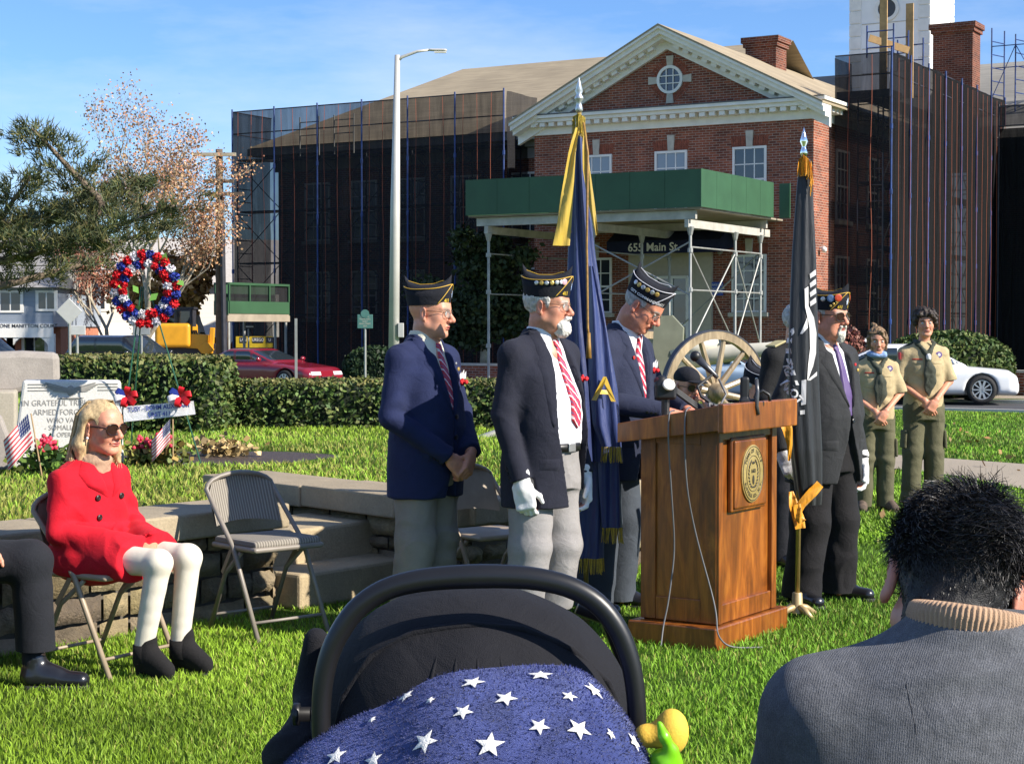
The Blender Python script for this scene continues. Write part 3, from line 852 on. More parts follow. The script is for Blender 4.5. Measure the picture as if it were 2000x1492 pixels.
def scaffold_left():
 t=thing('scaffold','tall scaffold veiled in black netting along the left wing','scaffold',B(-25.2,2.64,0),BROT,'netted scaffolds on the hall')
 L=12.2;v1=1.15
 net_panel('net',(0,0),(L,0),-.3,9.85,t,seed=1);net_panel('side_net',(0,2.4),(0,.02),-.3,9.85,t,seed=2);net_panel('side_net',(L,.02),(L,2.2),3.2,9.85,t,seed=3,sag=.15)
 for i in range(7):
  mb=MB();pole(mb,(i*L/6,-.05,ROADZ),(i*L/6,-.05,9.95),.034)
  for z in(1.6,3.6,5.6,7.6):mb.cyl((i*L/6,-.05,z),(i*L/6,-.05,z+.16),.05,n=8)
  mb.build('pole',M_BLUE,t)
  mb=MB();frame_ladder(mb,(i*L/6,.25),(i*L/6,v1),ROADZ,8.0)
  mb.build('ladder_frame',M_BLKP,t)
 for i in range(6):
  mb=MB();x0,x1=i*L/6,(i+1)*L/6
  for z in(0,2,4,6):pole(mb,(x0,.25,z+.1),(x1,.25,z+1.9),.017);pole(mb,(x1,.25,z+.1),(x0,.25,z+1.9),.017)
  mb.build('brace',M_BLKP,t)
  mb=MB()
  for k in range(3):strap_line(mb,x0+(k+.7)*(x1-x0)/3.4,-.16,-.2,9.8,i*3+k)
  mb.build('strap',M_STRAP,t)
 mb=MB()
 for z in(2.0,4.0,6.0,8.0):mb.box((L/2,.7,z),(L,.85,.05))
 mb.build('deck',M_BLKP,t)
 mb=MB()
 for z in(9.0,9.85):pole(mb,(0,0,z),(L,0,z),.024);pole(mb,(0,0,z),(0,2.4,z),.024)
 mb.build('guard_rail',M_BLKP,t)
 mb=MB();
 for x in(3.0,4.6):frame_ladder(mb,(x,.3),(x+.9,.3),8.0,9.5)
 mb.build('guard_frame',M_GALV,t)
scaffold_left()
def scaffold_right():
 t=thing('scaffold','scaffold with black netting and orange straps down the sunlit side of the hall','scaffold',B(1.32,1.57,0),BROT,'netted scaffolds on the hall')
 L=13.6
 net_panel('side_net',(0,0),(0,L),-.3,9.95,t,seed=5,sag=.10,m=M_NETD);net_panel('net',(-1.75,0),(0,0),1.2,9.95,t,seed=6,sag=.05);net_panel('side_net',(-1.75,0),(-1.75,1.5),8.5,9.9,t,seed=7)
 for i in range(8):
  y=i*L/7;mb=MB();pole(mb,(.06,y,ROADZ),(.06,y,10.1),.034)
  for z in(1.6,3.6,5.6,7.6):mb.cyl((.06,y,z),(.06,y,z+.16),.05,n=8)
  mb.build('pole',M_BLUE,t)
  mb=MB();frame_ladder(mb,(-.2,y),(-1.0,y),ROADZ,8.6);mb.build('ladder_frame',M_BLKP,t)
 for i in range(7):
  y0,y1=i*L/7,(i+1)*L/7;mb=MB()
  for z in(0,2,4,6):pole(mb,(-.2,y0,z+.1),(-.2,y1,z+1.9),.017);pole(mb,(-.2,y1,z+.1),(-.2,y0,z+1.9),.017)
  mb.build('brace',M_GALV if i<1 else M_BLKP,t)
  mb=MB()
  for k in range(3):
   z=np.linspace(-.2,9.8,16);w=vnoise(np.c_[z*0,z,z*0],1.1,70+i*3+k)*.05
   mb.tube(np.c_[.17+np.abs(w)*.2,y0+(k+.6)*(y1-y0)/3.2+w,z],.008,4,cap=False)
  mb.build('strap',M_STRAP,t)
 mb=MB()
 for k in range(2):strap_line(mb,-1.3+k*.75,-.08,1.2,9.9,50+k)
 mb.build('strap',M_STRAP,t)
 mb=MB()
 for z in(2.0,4.0,6.0,8.6):mb.box((-.6,L/2,z),(.85,L,.05))
 mb.build('deck',M_BLKP,t)
 mb=MB();mb.box((-.85,.6,8.72),(1.7,1.2,.22));mb.build('corner_deck',M_BLKP,t)
 mb=MB()
 for z in(9.3,9.95):pole(mb,(0,0,z),(0,L,z),.022);pole(mb,(-1.75,0,z),(0,0,z),.022)
 mb.build('guard_rail',M_BLKP,t)
 for y in(.5,2.0,3.6):
  mb=MB();frame_ladder(mb,(-.9,y),(-.05,y),9.9,10.9);mb.build('guard_frame',M_BLUE,t)
 for x,y,z0,z1 in((-.6,1.2,8.8,12.3),(-.1,2.3,8.8,11.8)):
  mb=MB();mb.box((x,y,(z0+z1)/2),(.24,.06,z1-z0));mb.build('upright_plank',M_PLANK,t)
 mb=MB();mb.bar((-1.0,1.0,10.6),(.1,1.6,10.2),.06,.22);mb.build('cross_plank',M_PLANK,t)
scaffold_right()
def scaffold_far():
 t=thing('scaffold','dark netted scaffold on the far wing at the right edge','scaffold',B(1.5,13.9,0),BROT,'netted scaffolds on the hall')
 net_panel('net',(0,0),(9,0),-.3,8.8,t,seed=9,sag=.05,m=M_NETD)
 for i in range(5):
  mb=MB();pole(mb,(i*2.1,-.04,ROADZ),(i*2.1,-.04,9.7));pole(mb,(i*2.1,.5,ROADZ),(i*2.1,.5,8));mb.build('pole',M_BLKP,t)
 mb=MB()
 for z in(8.9,9.6):pole(mb,(0,-.04,z),(9,-.04,z),.022)
 mb.build('guard_rail',M_BLKP,t)
 net_panel('top_net',(0,-.05),(9,-.05),8.85,9.65,t,seed=10,sag=.03)
scaffold_far()
def scaffold_roof():
 t=thing('scaffold','open blue scaffold frames standing on the slate roof right of the big chimney','scaffold',B(.6,16.2,0),BROT)
 for x,z1 in((0,12.9),(.9,12.6),(1.9,12.5),(2.7,12.3)):
  mb=MB();frame_ladder(mb,(x,0),(x+.25,.9),9.6,z1);mb.build('ladder_frame',M_BLUE,t)
 mb=MB();pole(mb,(0,0,12.2),(2.7,0,12.2),.02);pole(mb,(0,0,10.2),(.9,0,12.2),.017);pole(mb,(1.9,0,12.2),(2.7,0,10.2),.017);pole(mb,(.9,0,12.2),(1.9,0,10.4),.017);mb.build('brace',M_BLUE,t)
 mb=MB();pole(mb,(0,.2,11.4),(2.7,.2,11.4),.02);pole(mb,(1.9,.2,12.5),(2.7,.2,12.5),.02);mb.build('guard_rail',M_BLUE,t)
scaffold_roof()
M_GREEN=mat('green_plywood',(.03,.09,.042),.55,.14,1.2,.15,30)
def canopy():
 uc,w,p=-1.45,7.6,6.4;z0,z1=4.83,5.88
 t=thing('entrance_canopy','green plywood sidewalk canopy on steel posts over the hall entrance','canopy',B(uc,0,0),BROT)
 for name,c,s in(('front_panel',(-w/2,-p,(z0+z1)/2),(w,.06,z1-z0)),('side_panel',(0,-p/2-.55,(z0+z1)/2),(.06,p-1.0,z1-z0)),('side_panel',(-w,-p/2,(z0+z1)/2),(.06,p-.1,z1-z0)),('return_panel',(.2,-.56,(z0+z1)/2),(.34,.06,z1-z0))):
  mb=MB();mb.box(c,s);o=mb.build(name,M_GREEN,t)
  if s[0]>1 or s[1]>1:
   sm=MB();L=max(s[0],s[1]);n=int(L/1.22)
   for i in range(1,n+1):
    f=-L/2+i*L/(n+1)
    if s[0]>1:sm.box((c[0]+f,c[1]-.031,c[2]),(.012,.004,s[2]-.02))
    else:sm.box((c[0]+.031,c[1]+f,c[2]),(.004,.012,s[2]-.02))
   sm.build('panel_joint',mat('green_shadow_gap',(.012,.05,.02),.7),o)
 mb=MB();mb.box((-w/2,-p/2,z0-.03),(w-.1,p-.1,.05));mb.build('deck',mat('weathered_plywood',(.30,.25,.19),.85,.2,2),t)
 M_BEAM=mat('weathered_beam',(.45,.43,.38),.7,.2,3,metal=.2)
 for c,s in(((-w/2,-p+.25,z0-.19),(w-.5,.12,.24)),((-w/2,-.9,z0-.19),(w-.5,.12,.24)),((-.5,-p/2,z0-.43),(.12,p-.3,.22)),((-w+.6,-p/2,z0-.43),(.12,p-.3,.22)),((-w/2+.3,-p/2,z0-.43),(.12,p-.3,.22))):
  mb=MB();mb.box(c,s);mb.build('beam',M_BEAM,t)
 posts={}
 for i,x in enumerate((-.45,-w/2+.3,-w+.6)):
  for j,y in enumerate((-p+.3,-p*.45,-.9)):
   if i==2 and j==1:continue
   mb=MB();pole(mb,(x,y,-.45),(x,y,z0-.5),.046);mb.box((x,y,-.35),(.22,.22,.03))
   mb.cyl((x,y,z0-.75),(x,y,z0-.52),.06,.12,8)
   for z in(.9,2.5,3.6):mb.cyl((x,y,z),(x,y,z+.12),.078,n=8)
   mb.build('post',M_GALV,t);posts[i,j]=(x,y)
 def br(a,b,za,zb,r=.024):
  mb=MB();pole(mb,(*a,za),(*b,zb),r);mb.build('brace',M_GALV,t)
 A,Bq,Cq=posts[0,0],posts[0,1],posts[0,2]
 for p0,p1 in((A,Bq),(Bq,Cq)):
  for z in(.6,2.55,3.75):br(p0,p1,z,z)
  br(p0,p1,3.7,1.0);br(p0,p1,1.0,3.7)
 br(A,posts[1,0],3.9,2.4,.025);br(posts[1,0],A,3.9,2.4,.025);br(Cq,posts[1,2],3.8,1.2,.025)
 for z in(2.5,3.7):br(posts[2,0],posts[2,2],z,z);br(posts[1,0],posts[1,2],z,z)
canopy()
def brick_planter(label,u0,u1,v0,h):
 t=thing('brick_wall',label,'low brick wall',B((u0+u1)/2,v0,0),BROT,'low brick walls before the hall')
 mb=MB();mb.box((0,0,h/2-.25),(u1-u0,.3,h+.5));mb.build('wall',M_BRICK,t);mb=MB();mb.box((0,0,h+.03),(u1-u0+.08,.38,.07));mb.build('coping',M_KEY,t)
brick_planter('low brick wall under the left canopy posts',-12.5,-6.9,-4.3,.33)
brick_planter('low brick wall left of the white sedan nose at right edge',4.2,13,-3.6,.30)
brick_planter('low brick wall behind the cannon wheel below the canopy',-6.0,-1.0,-4.2,.36)
def shed_left():
 t=thing('sidewalk_shed','small green plywood sidewalk shed on posts at the left end of the netting','shed',B(-22,1.1,0),BROT)
 z0,z1=2.0,3.1;w,d=.65,3.5
 for nm,c,s in(('front_panel',(w/2,-d,2.2),(w,.05,.5)),('side_panel',(0,-d/2,2.5),(.05,d-.06,1.1)),('side_panel',(w,-d/2,2.22),(.05,d-.06,.44)),('top_rail',(w/2,-d,3.06),(w,.06,.08)),('back_panel',(w/2,0,2.2),(w,.05,.5))):
  mb=MB();mb.box(c,s);mb.build(nm,M_GREEN,t)
 for y in np.linspace(.03,d-.03,4):
  mb=MB();mb.box((w,-y,2.75),(.06,.06,.6));mb.build('rail_post',M_GREEN,t)
 mb=MB();mb.box((w,-d/2,3.06),(.07,d,.08));mb.build('top_rail',M_GREEN,t)
 net_panel('rail_net',(w-.05,-d+.05),(w-.05,-.05),2.4,3.05,t,sag=.02)
 mb=MB();mb.box((w/2,-d/2,1.97),(w,d,.06));mb.box((w-.05,-d/2,1.83),(.1,d+.1,.22));mb.build('deck',mat('weathered_plywood',(.3,.25,.19)),t)
 for x,y in((.08,-d+.1),(w-.08,-d+.1),(.08,-d*.55),(w-.08,-.1),(.08,-.1)):
  mb=MB();pole(mb,(x,y,ROADZ),(x,y,1.9),.055);mb.build('post',M_GALV,t)
shed_left()
def A(*a):return np.array(a,float)
SKIN=A(.56,.275,.175)
M_SKIN=vmat('skin',.48,.10,60,.12,260,.002,sss=.12,spec=.45)
M_HAIR=vmat('hair',.55,.22,300,.5,500,.003,spec=.4)
M_EYE=vmat('eyeball',.12,.02,40)
M_SHOE=mat('black_shoe_leather',(.012,.012,.014),.28,.2,20,.08,120,coat=.3)
M_RIM=mat('spectacle_rim',(.10,.085,.06),.3,.1,metal=.7)
M_LENS=None
def lens_mat(name,col,alpha):
 T=NT(name);T.base(col);T.set(Roughness=.03,Alpha=alpha);return T.m
M_LENS=lens_mat('clear_lens',(.6,.65,.65),.18);M_DARKLENS=lens_mat('dark_lens',(.03,.012,.010),.95)
M_GOLDT=mat('gold_piping',(.60,.36,.04),.5,.1,60);M_SILVT=mat('white_piping',(.62,.62,.66),.5,.1,60)
M_CAPB=cloth('black_cap_cloth',(.010,.011,.016),sheen=.05);M_GILT=mat('gilt_metal',(.62,.42,.12),.35,.2,60,metal=.6);M_LETW=mat('white_thread',(.75,.74,.72),.6);M_LETY=mat('gold_thread',(.62,.42,.03),.6)
M_RED=mat('red_petals',(.55,.006,.012),.7,.3,60);M_SILV=mat('silver_metal',(.6,.6,.6),.35,.1,metal=.8)
M_WGLOVE=cloth('white_cotton_glove',(.72,.71,.70),.06,sheen=.05,bump=.4);M_SHIRT=cloth('white_shirt',(.74,.74,.78),.05,sheen=.05,bump=.5);M_CREAMS=cloth('cream_shirt',(.70,.65,.52),.05,sheen=.05)
M_TIE=vmat('striped_silk',.4,.05,90,.2,700,.001)
def norm(v):v=np.asarray(v,float);return v/(np.linalg.norm(v)+1e-12)
class Head:
 """skull with a face; H centre at eye level, M rotation (columns: left, back, up)"""
 def __init__(s,H,yaw=0,pitch=0,roll=0,sc=1.0,wide=1.0,jaw=1.0,old=False):
  s.H=A(*H);s.M=rotm(0,0,yaw)@rotm(pitch,0,0)@rotm(0,roll,0);s.sc=sc;s.wide=wide;s.jaw=jaw;s.old=old
 def w(s,p):return s.H+s.M@(A(*p)*s.sc)
 def inv(s,P):return(np.asarray(P)-s.H)@s.M/s.sc
 def e(s,S,c,r,k=.012,op='+',M=None):S.ell(s.w(c),np.asarray(r,float)*s.sc,k,s.M if M is None else s.M@M,op)
 def c(s,S,a,b,ra,rb=None,k=.012,op='+'):S.cone(s.w(a),s.w(b),ra*s.sc,(ra if rb is None else rb)*s.sc,k,None,op)
 def prims(s,S,neck=None,face=True):
  W,J=s.wide,s.jaw
  s.e(S,(0,.012,.030),(.076*W,.096,.088),.02);s.e(S,(0,-.028,-.040),(.061*W*J,.062,.078),.03);s.e(S,(0,-.045,.035),(.060*W,.046,.05),.03)
  for q in(1,-1):
   s.c(S,(q*.052*W*J,.002,-.060),(q*.020,-.064,-.100),.019*J,.015,.03)
   s.e(S,(q*.040*W,-.056,-.030),(.022,.022,.024),.03)
   if s.old:s.e(S,(q*.038*J,-.048,-.078),(.022,.022,.028),.03)
  s.e(S,(0,-.072,-.100),(.022,.017,.016),.022)
  if face:
   for q in(1,-1):
    s.c(S,(q*.046,-.070,.020),(q*.012,-.084,.018),.010,.011,.015)
    s.e(S,(q*.032,-.096,-.001),(.017,.016,.0115),.012,'-');s.e(S,(q*.033,-.0755,-.001),(.016,.012,.012),.004)
    s.c(S,(q*.050,-.064,.0085),(q*.018,-.084,.007),.0042,.004,.005);s.c(S,(q*.048,-.064,-.010),(q*.019,-.080,-.011),.004,.004,.008)
   s.c(S,(0,-.086,.010),(0,-.112,-.030),.0085,.0125,.012);s.e(S,(0,-.112,-.034),(.0135,.012,.0115),.008)
   for q in(1,-1):s.e(S,(q*.0145,-.098,-.039),(.009,.012,.009),.007);s.e(S,(q*.0075,-.106,-.0475),(.004,.006,.004),.003,'-')
   s.c(S,(-.02,-.080,-.062),(.02,-.080,-.062),.011,.011,.015)
   s.e(S,(0,-.0915,-.0625),(.023,.008,.0055),.005);s.e(S,(0,-.0895,-.0735),(.0205,.008,.0065),.005)
   s.c(S,(-.023,-.092,-.0685),(.023,-.092,-.0685),.0028,.0028,.004,'-');s.e(S,(0,-.092,-.085),(.018,.006,.006),.01,'-')
   for q in(1,-1):s.c(S,(q*.020,-.090,-.040),(q*.030,-.076,-.066),.003,.003,.01,'-')
  for q in(1,-1):
   Me=rotm(.15,0,q*.45);s.e(S,(q*.080*W,.014,-.010),(.007,.019,.033),.006,'+',Me);s.e(S,(q*.083*W,.006,-.036),(.007,.010,.010),.006)
   s.e(S,(q*(.088*W+.002),.008,-.006),(.0075,.0105,.020),.004,'-',Me)
  if neck is not None:S.cone(s.w((0,.022,-.075)),neck[0],.056*s.sc*neck[2],neck[1],.03)
 def colours(s,V,skin,lips=(.42,.12,.10),brow=None,stub=None,flush=.10):
  q=s.inv(V);C=np.tile(np.asarray(skin,float),(len(V),1))
  def blob(c,r):return np.exp(-(((q-A(*c))/A(*r))**2).sum(1))
  red=A(.55,.17,.115)
  f=flush*3*(blob((.04,-.07,-.03),(.03,.04,.028))+blob((-.04,-.07,-.03),(.03,.04,.028))+1.3*blob((0,-.108,-.035),(.022,.02,.02))+blob((.085,.01,-.01),(.02,.03,.04))+blob((-.085,.01,-.01),(.02,.03,.04)))
  C=C+np.clip(f,0,.6)[:,None]*(red*skin.mean()/SKIN.mean()-C)
  l=np.clip(1.6*blob((0,-.094,-.068),(.023,.014,.010)),0,1)**1.5;C+=l[:,None]*(A(*lips)-C)
  for sx in(1,-1):
   d=np.clip(1.3*blob((sx*.033,-.083,-.001),(.017,.014,.009)),0,.4);C+=d[:,None]*(A(*skin)*.62-C)
   if brow is not None:
    b=np.clip(1.8*np.exp(-((np.abs(q[:,0]-sx*.033)/.020)**4))*np.exp(-(((q[:,2]-.019+6*(q[:,0]-sx*.036)**2)/.0055)**2))*(q[:,1]<-.05),0,.85);C+=b[:,None]*(A(*brow)-C)
  if stub is not None:
   b=np.clip(blob((0,-.06,-.09),(.06,.06,.045)),0,1)*.5;C+=b[:,None]*(A(*stub)-C)
  return C
 def eyes(s,parent,iris=(.10,.13,.14),look=(0,0)):
  for q in(1,-1):
   mb=MB();c=s.w((q*.0325,-.0792,-.0008));r=.0122*s.sc
   mb.ball(c,r,20);o=mb.v[0];d=norm(s.M@A(look[0],-1,look[1]-.05));t=(o-c)@d/r
   col=np.where((t>.90)[:,None],A(*iris),A(.62,.58,.54));col[t>.975]=.005
   mb.c[0]=col;mb.build('eye',M_EYE,parent,smooth=True,colors=True)
 def glasses(s,parent,dark=False,rim=None,big=1.0,thick=.0013):
  m=rim or M_RIM;fr=MB();ln=[]
  for q in(1,-1):
   a=np.arange(20)*PI/10
   P=np.stack([q*.0335+.0235*big*np.sign(np.cos(a))*np.abs(np.cos(a))**.75,-.101+.010*((.0235*np.cos(a)*q+.0335)/.05)**2,-.003+.0185*big*np.sign(np.sin(a))*np.abs(np.sin(a))**.75],1)
   P=s.H+(P*s.sc)@s.M.T;fr.tube(P,thick,5,closed=True);ln.append(P)
   fr.tube([s.w((q*.057*max(1,big*.97),-.095,.004)),s.w((q*.072,-.055,.006)),s.w((q*.079*s.wide,.0,.006)),s.w((q*.080*s.wide,.016,-.006))],thick*1.1,5)
  fr.tube([s.w((-.012,-.103,.0)),s.w((0,-.1055,.004)),s.w((.012,-.103,.0))],thick,5)
  g=fr.build('glasses',m,parent,smooth=True)
  for P in ln:mb=MB();mb.add(P,[tuple(range(len(P)))]);mb.build('lens',M_DARKLENS if dark else M_LENS,g)
  return g
 def hair_shell(s,parent,colour,cuts,rad=(.080,.100,.092),fuzz=.004,extra=None,name='hair',h=.004,seed=3):
  """cap of hair round the skull; cuts: list of (centre, radii) scooped away"""
  S=Sdf();s.e(S,(0,.012,.030),np.array(rad)*(s.wide,1,1),.01)
  if extra:extra(S)
  for c,r in cuts:s.e(S,c,r,.006,'-')
  V,Q=S.mesh(h);N=vnormals(V,Q);V=V+N*(vnoise(V,160,seed,2)*fuzz)[:,None]
  C=np.asarray(colour)*(1+.28*vnoise(V*(1,1,.35),420,seed+1))[:,None]
  s.shell=(V,Q,N);return mesh_obj(name,V,Q,M_HAIR,parent,smooth=True,colors=np.clip(C,0,1))
def hand(S,Wp,d,n,side,curl=.6,sc=1.0,fat=1.0,spread=1.0,thumb=.3):
 """palm, four bent fingers and a thumb; d fingers' direction, n back of hand, side +1 left hand"""
 d=norm(d);n=norm(np.asarray(n,float)-d*np.dot(n,d));t=side*np.cross(d,n);Wp=np.asarray(Wp,float)
 M=np.stack([t,d,n],1)
 S.box(Wp+d*.052*sc,A(.041,.050,.014)*sc*fat,.013*sc,.012,M)
 S.cone(Wp-d*.02,Wp+d*.03*sc,.026*sc*fat,.027*sc*fat,.02,(n,.7))
 for i,(o,L,r)in enumerate(((.030,.076,.0094),(.0105,.084,.0097),(-.0100,.078,.0092),(-.0295,.062,.0082))):
  p=Wp+d*(.098-.006*(i==3)-.003*(i==0))*sc+t*o*sc;a=0;q=p-d*.02*sc;dd=d+t*(o*1.6*spread)
  pts=[q,p]
  for j,f in enumerate((.45,.32,.23)):
   a+=curl*(.75,1.0,.7)[j]*(1+.08*i)
   e=norm(dd)*math.cos(a)-n*math.sin(a);p=p+e*L*f*sc;pts.append(p)
  S.chain(pts,[r*sc*fat,r*1.03*sc*fat,r*sc*fat,r*.92*sc*fat,r*.80*sc*fat],.0035)
 b=Wp+(d*.028+t*.034-n*.006)*sc;e1=norm(d*.75+t*.65-n*(.2+thumb));e2=norm(d*.95+t*.15-n*(.2+thumb))
 S.chain([b,b+e1*.044*sc,b+(e1*.044+e2*.034)*sc],[.0125*sc*fat,.0105*sc*fat,.0085*sc*fat],.008)
class Cloth:
 """a garment: implicit shape -> mesh with folds; also lets strips be laid on its surface"""
 def __init__(s,S,h=.0065,relax_n=2,folds=(),wob=.0,wscale=14,seed=0,lo=None,hi=None):
  V,Q=S.mesh(h,lo,hi)
  V=relax(V,Q,relax_n)
  N=vnormals(V,Q);d=np.zeros(len(V))
  if wob:
   d+=vnoise(V,wscale,seed,2)*wob
   rd=np.abs(vnoise(V*(1,1,.8)+.35*np.stack([vnoise(V,7,seed+3),vnoise(V,7,seed+4),0*d],1)*.3,wscale*1.7,seed+7,2));d+=wob*2.1*(.28-np.clip(rd,0,.5))*(.6+.8*vnoise(V,5,seed+2))
  for c,ax,fr,amp,rad in folds:
   c=A(*c);q=V-c;ph=q@norm(ax)*fr*.75+vnoise(V,12,seed+5,2)*3.2
   s1=np.sin(ph);d+=amp*.8*np.exp(-((q/A(*np.broadcast_to(rad,3)))**2).sum(1))*s1*(.55+.45*vnoise(V,10,seed+9))
  s.V,s.Q=V+N*d[:,None],Q
  s.t=bvh(s.V,s.Q)
 def obj(s,name,m,parent,col=None):return mesh_obj(name,s.V,s.Q,m,parent,smooth=True,colors=col)
 def hit(s,o,d,off=0.0,default=None):
  d=norm(d);p,n,i,L=s.t.ray_cast(Vector(o),Vector(d))
  if p is None:return np.asarray(default if default is not None else np.asarray(o)+d*.9,float)
  return np.asarray(p)-d*off
 def patch(s,name,m,parent,G,off=.006,axis=(0,1,0),origin=1.0,col=None,lip=True,smooth=True):
  """G (nu,nv,2): x and z of a sheet pushed along axis onto the surface; last known depth is kept where it misses"""
  nu,nv=G.shape[:2];ax=norm(axis);P=np.zeros((nu,nv,3));side=norm(np.cross(ax,(0,0,1)))
  last=None
  for i in range(nu):
   for j in range(nv):
    q=side*-G[i,j,0]*-1+A(0,0,G[i,j,1])
    o=q-ax*origin;p,n,k,L=s.t.ray_cast(Vector(o),Vector(ax))
    dep=L if p is not None else last
    if dep is None:dep=origin
    if p is not None:last=dep
    e=off if not(lip and(i in(0,nu-1)or j in(0,nv-1)))else off*.15
    P[i,j]=o+ax*(dep-e)
  mb=MB();mb.grid(P,None if col is None else col);V=np.concatenate(mb.v)
  return mesh_obj(name,V,mb.f,m,parent,smooth=smooth,colors=None if col is None else np.asarray(col).reshape(-1,3))
 def lettering(s,name,txt,size,m,parent,c,axis=(0,1,0),off=.004,tilt=0.0):
  v,f=text2d(txt,size);ax=norm(axis);side=norm(np.cross(ax,(0,0,1)));ct,st=math.cos(tilt),math.sin(tilt)
  P=[]
  for x,y in v:
   o=side*(c[0]+x*ct-y*st)+A(0,0,c[1]+x*st+y*ct)-ax;P.append(s.hit(o,ax,off))
  return mesh_obj(name,np.array(P),f,m,parent)
def strip_grid(left,right,n,k):
 """ruled sheet between two (x,z) polylines"""
 l=np.asarray(left,float);r=np.asarray(right,float);t=np.linspace(0,1,n)
 rs=lambda p:np.stack([np.interp(t,np.linspace(0,1,len(p)),p[:,i])for i in(0,1)],-1)
 L,Rr=rs(l),rs(r);w=np.linspace(0,1,k)
 return L[:,None,:]*(1-w)[None,:,None]+Rr[:,None,:]*w[None,:,None]
RED_W_B=(A(.55,.03,.05),A(.72,.70,.70),A(.55,.03,.05),A(.10,.10,.24))
def stripes(G,period=.05,cols=RED_W_B,slope=1.2,widths=(.42,.2,.26,.12)):
 ph=((G[...,1]+slope*G[...,0])/period)%1;e=np.cumsum(widths);k=np.searchsorted(e,ph.ravel()).clip(0,len(cols)-1)
 return np.asarray(cols)[k].reshape(*G.shape[:2],3)
def garrison(p,hd,trim,lettering='411',lcol=None,side=None,badges=(),tilt=-.05,yaw=0.0,z0=.043,seed=0,patch_col=(.35,.45,.62)):
 """folding side cap: inner crown with two peaks, outer curtain edged with piping that drops to the brow"""
 r=np.random.default_rng(seed);M=hd.M@rotm(tilt,0,yaw);H=hd.H+hd.M@A(0,.008,0);sc=hd.sc
 n=48;a=np.arange(n)*2*PI/n
 def ring(rx,ry,z,th=a):return np.stack([np.sin(th)*rx,-np.cos(th)*ry,z if np.ndim(z)else np.full(len(th),z)],1)
 def W(P):return H+(np.asarray(P)*sc)@M.T
 top=.076+.020*np.abs(np.cos(a))**3
 lowb=z0-.004+.0*a
 cur=np.stack([ring(.0835*hd.wide,.1045,lowb),ring(.0865*hd.wide,.111,lowb+top*.5),ring(.088*hd.wide,.119,lowb+top),ring(.083*hd.wide,.114,lowb+top-.002)],1)
 mb=MB();mb.grid(W(cur.reshape(-1,3)).reshape(cur.shape),closed_u=True);cap=mb.build('cap',M_CAPB,p,smooth=True)
 peak=.108+.040*np.abs(np.cos(a))**4*np.where(np.cos(a)<0,1.05,.9)-.010*np.abs(np.sin(a))
 cr=np.stack([ring(.080*hd.wide,.102,lowb+.03),ring(.081*hd.wide,.108,lowb+.07),ring(.060*hd.wide,.116,lowb+peak*.92),ring(.030,.118,lowb+peak),ring(.010,.108,lowb+peak-.018),ring(.0,.09,lowb+.085)],1)
 mb=MB();mb.grid(W(cr.reshape(-1,3)).reshape(cr.shape),closed_u=True);mb.build('crown',M_CAPB,cap,smooth=True)
 e=ring(.0885*hd.wide,.1198,lowb+top);mb=MB();mb.tube(W(e),.0021*sc,6,closed=True);
 def on(th,f,out=.002):
  tp=.076+.020*abs(math.cos(th))**3;rx=(.0835+.0045*f)*hd.wide;ry=.1045+.0145*f
  return A(math.sin(th)*(rx+out),-math.cos(th)*(ry+out),z0-.004+tp*f)
 for q in(1,-1):
  th=np.linspace(.02,.95,14);f=1-(np.linspace(0,1,14))**1.4*.98;mb.tube(W([on(q*t,k)for t,k in zip(th,f)]),.0021*sc,6)
 mb.build('piping',trim,cap,smooth=True)
 mb=MB()
 ed=np.stack([np.zeros(20),np.linspace(-.095,.10,20),np.interp(np.linspace(0,1,20),[0,.12,.35,.7,.9,1],[.105,.112,.098,.097,.110,.116])],1)+A(.006,0,z0)
 mb.tube(W(ed),.0017*sc,5);mb.build('crease_piping',trim,cap)
 def put_text(t,size,th,f,m,name,flip):
  v,fc=text2d(t,size,bold=.0008);P=[]
  for x,y in v:P.append(on(th+flip*x/.1,f+y/.085,.0025))
  mesh_obj(name,W(P),fc,m,cap)
 for q in(1,-1):
  if lettering:put_text(lettering,.022,q*.43,.20,lcol or M_LETY,'post_number',1)
  if side:put_text(side,.019,q*1.42,.20,M_LETW,'title_lettering',1)
  for i,(th,f,rad,col)in enumerate(badges):
   b=MB();c=W([on(q*th,f,.004)])[0];nn=norm(M@A(math.sin(q*th),-math.cos(th),0));b.lathe([(rad*sc,-.002),(rad*sc,.001),(rad*.6*sc,.003),(0,.003)],c,10,frame_to(nn));b.build('badge',col,cap)
 b=MB();pts=[]
 for i in range(16):
  rr=.016 if i%2==0 else.008;th=i*PI/8;pts.append(on(.10+rr*math.cos(th)/.11,.52+rr*1.35*math.sin(th)/.085,.003))
 b.add(W(pts),[tuple(range(16))]);b.build('brow_emblem',mat('emblem_'+str(patch_col[0]),patch_col,.5),cap)
 return cap
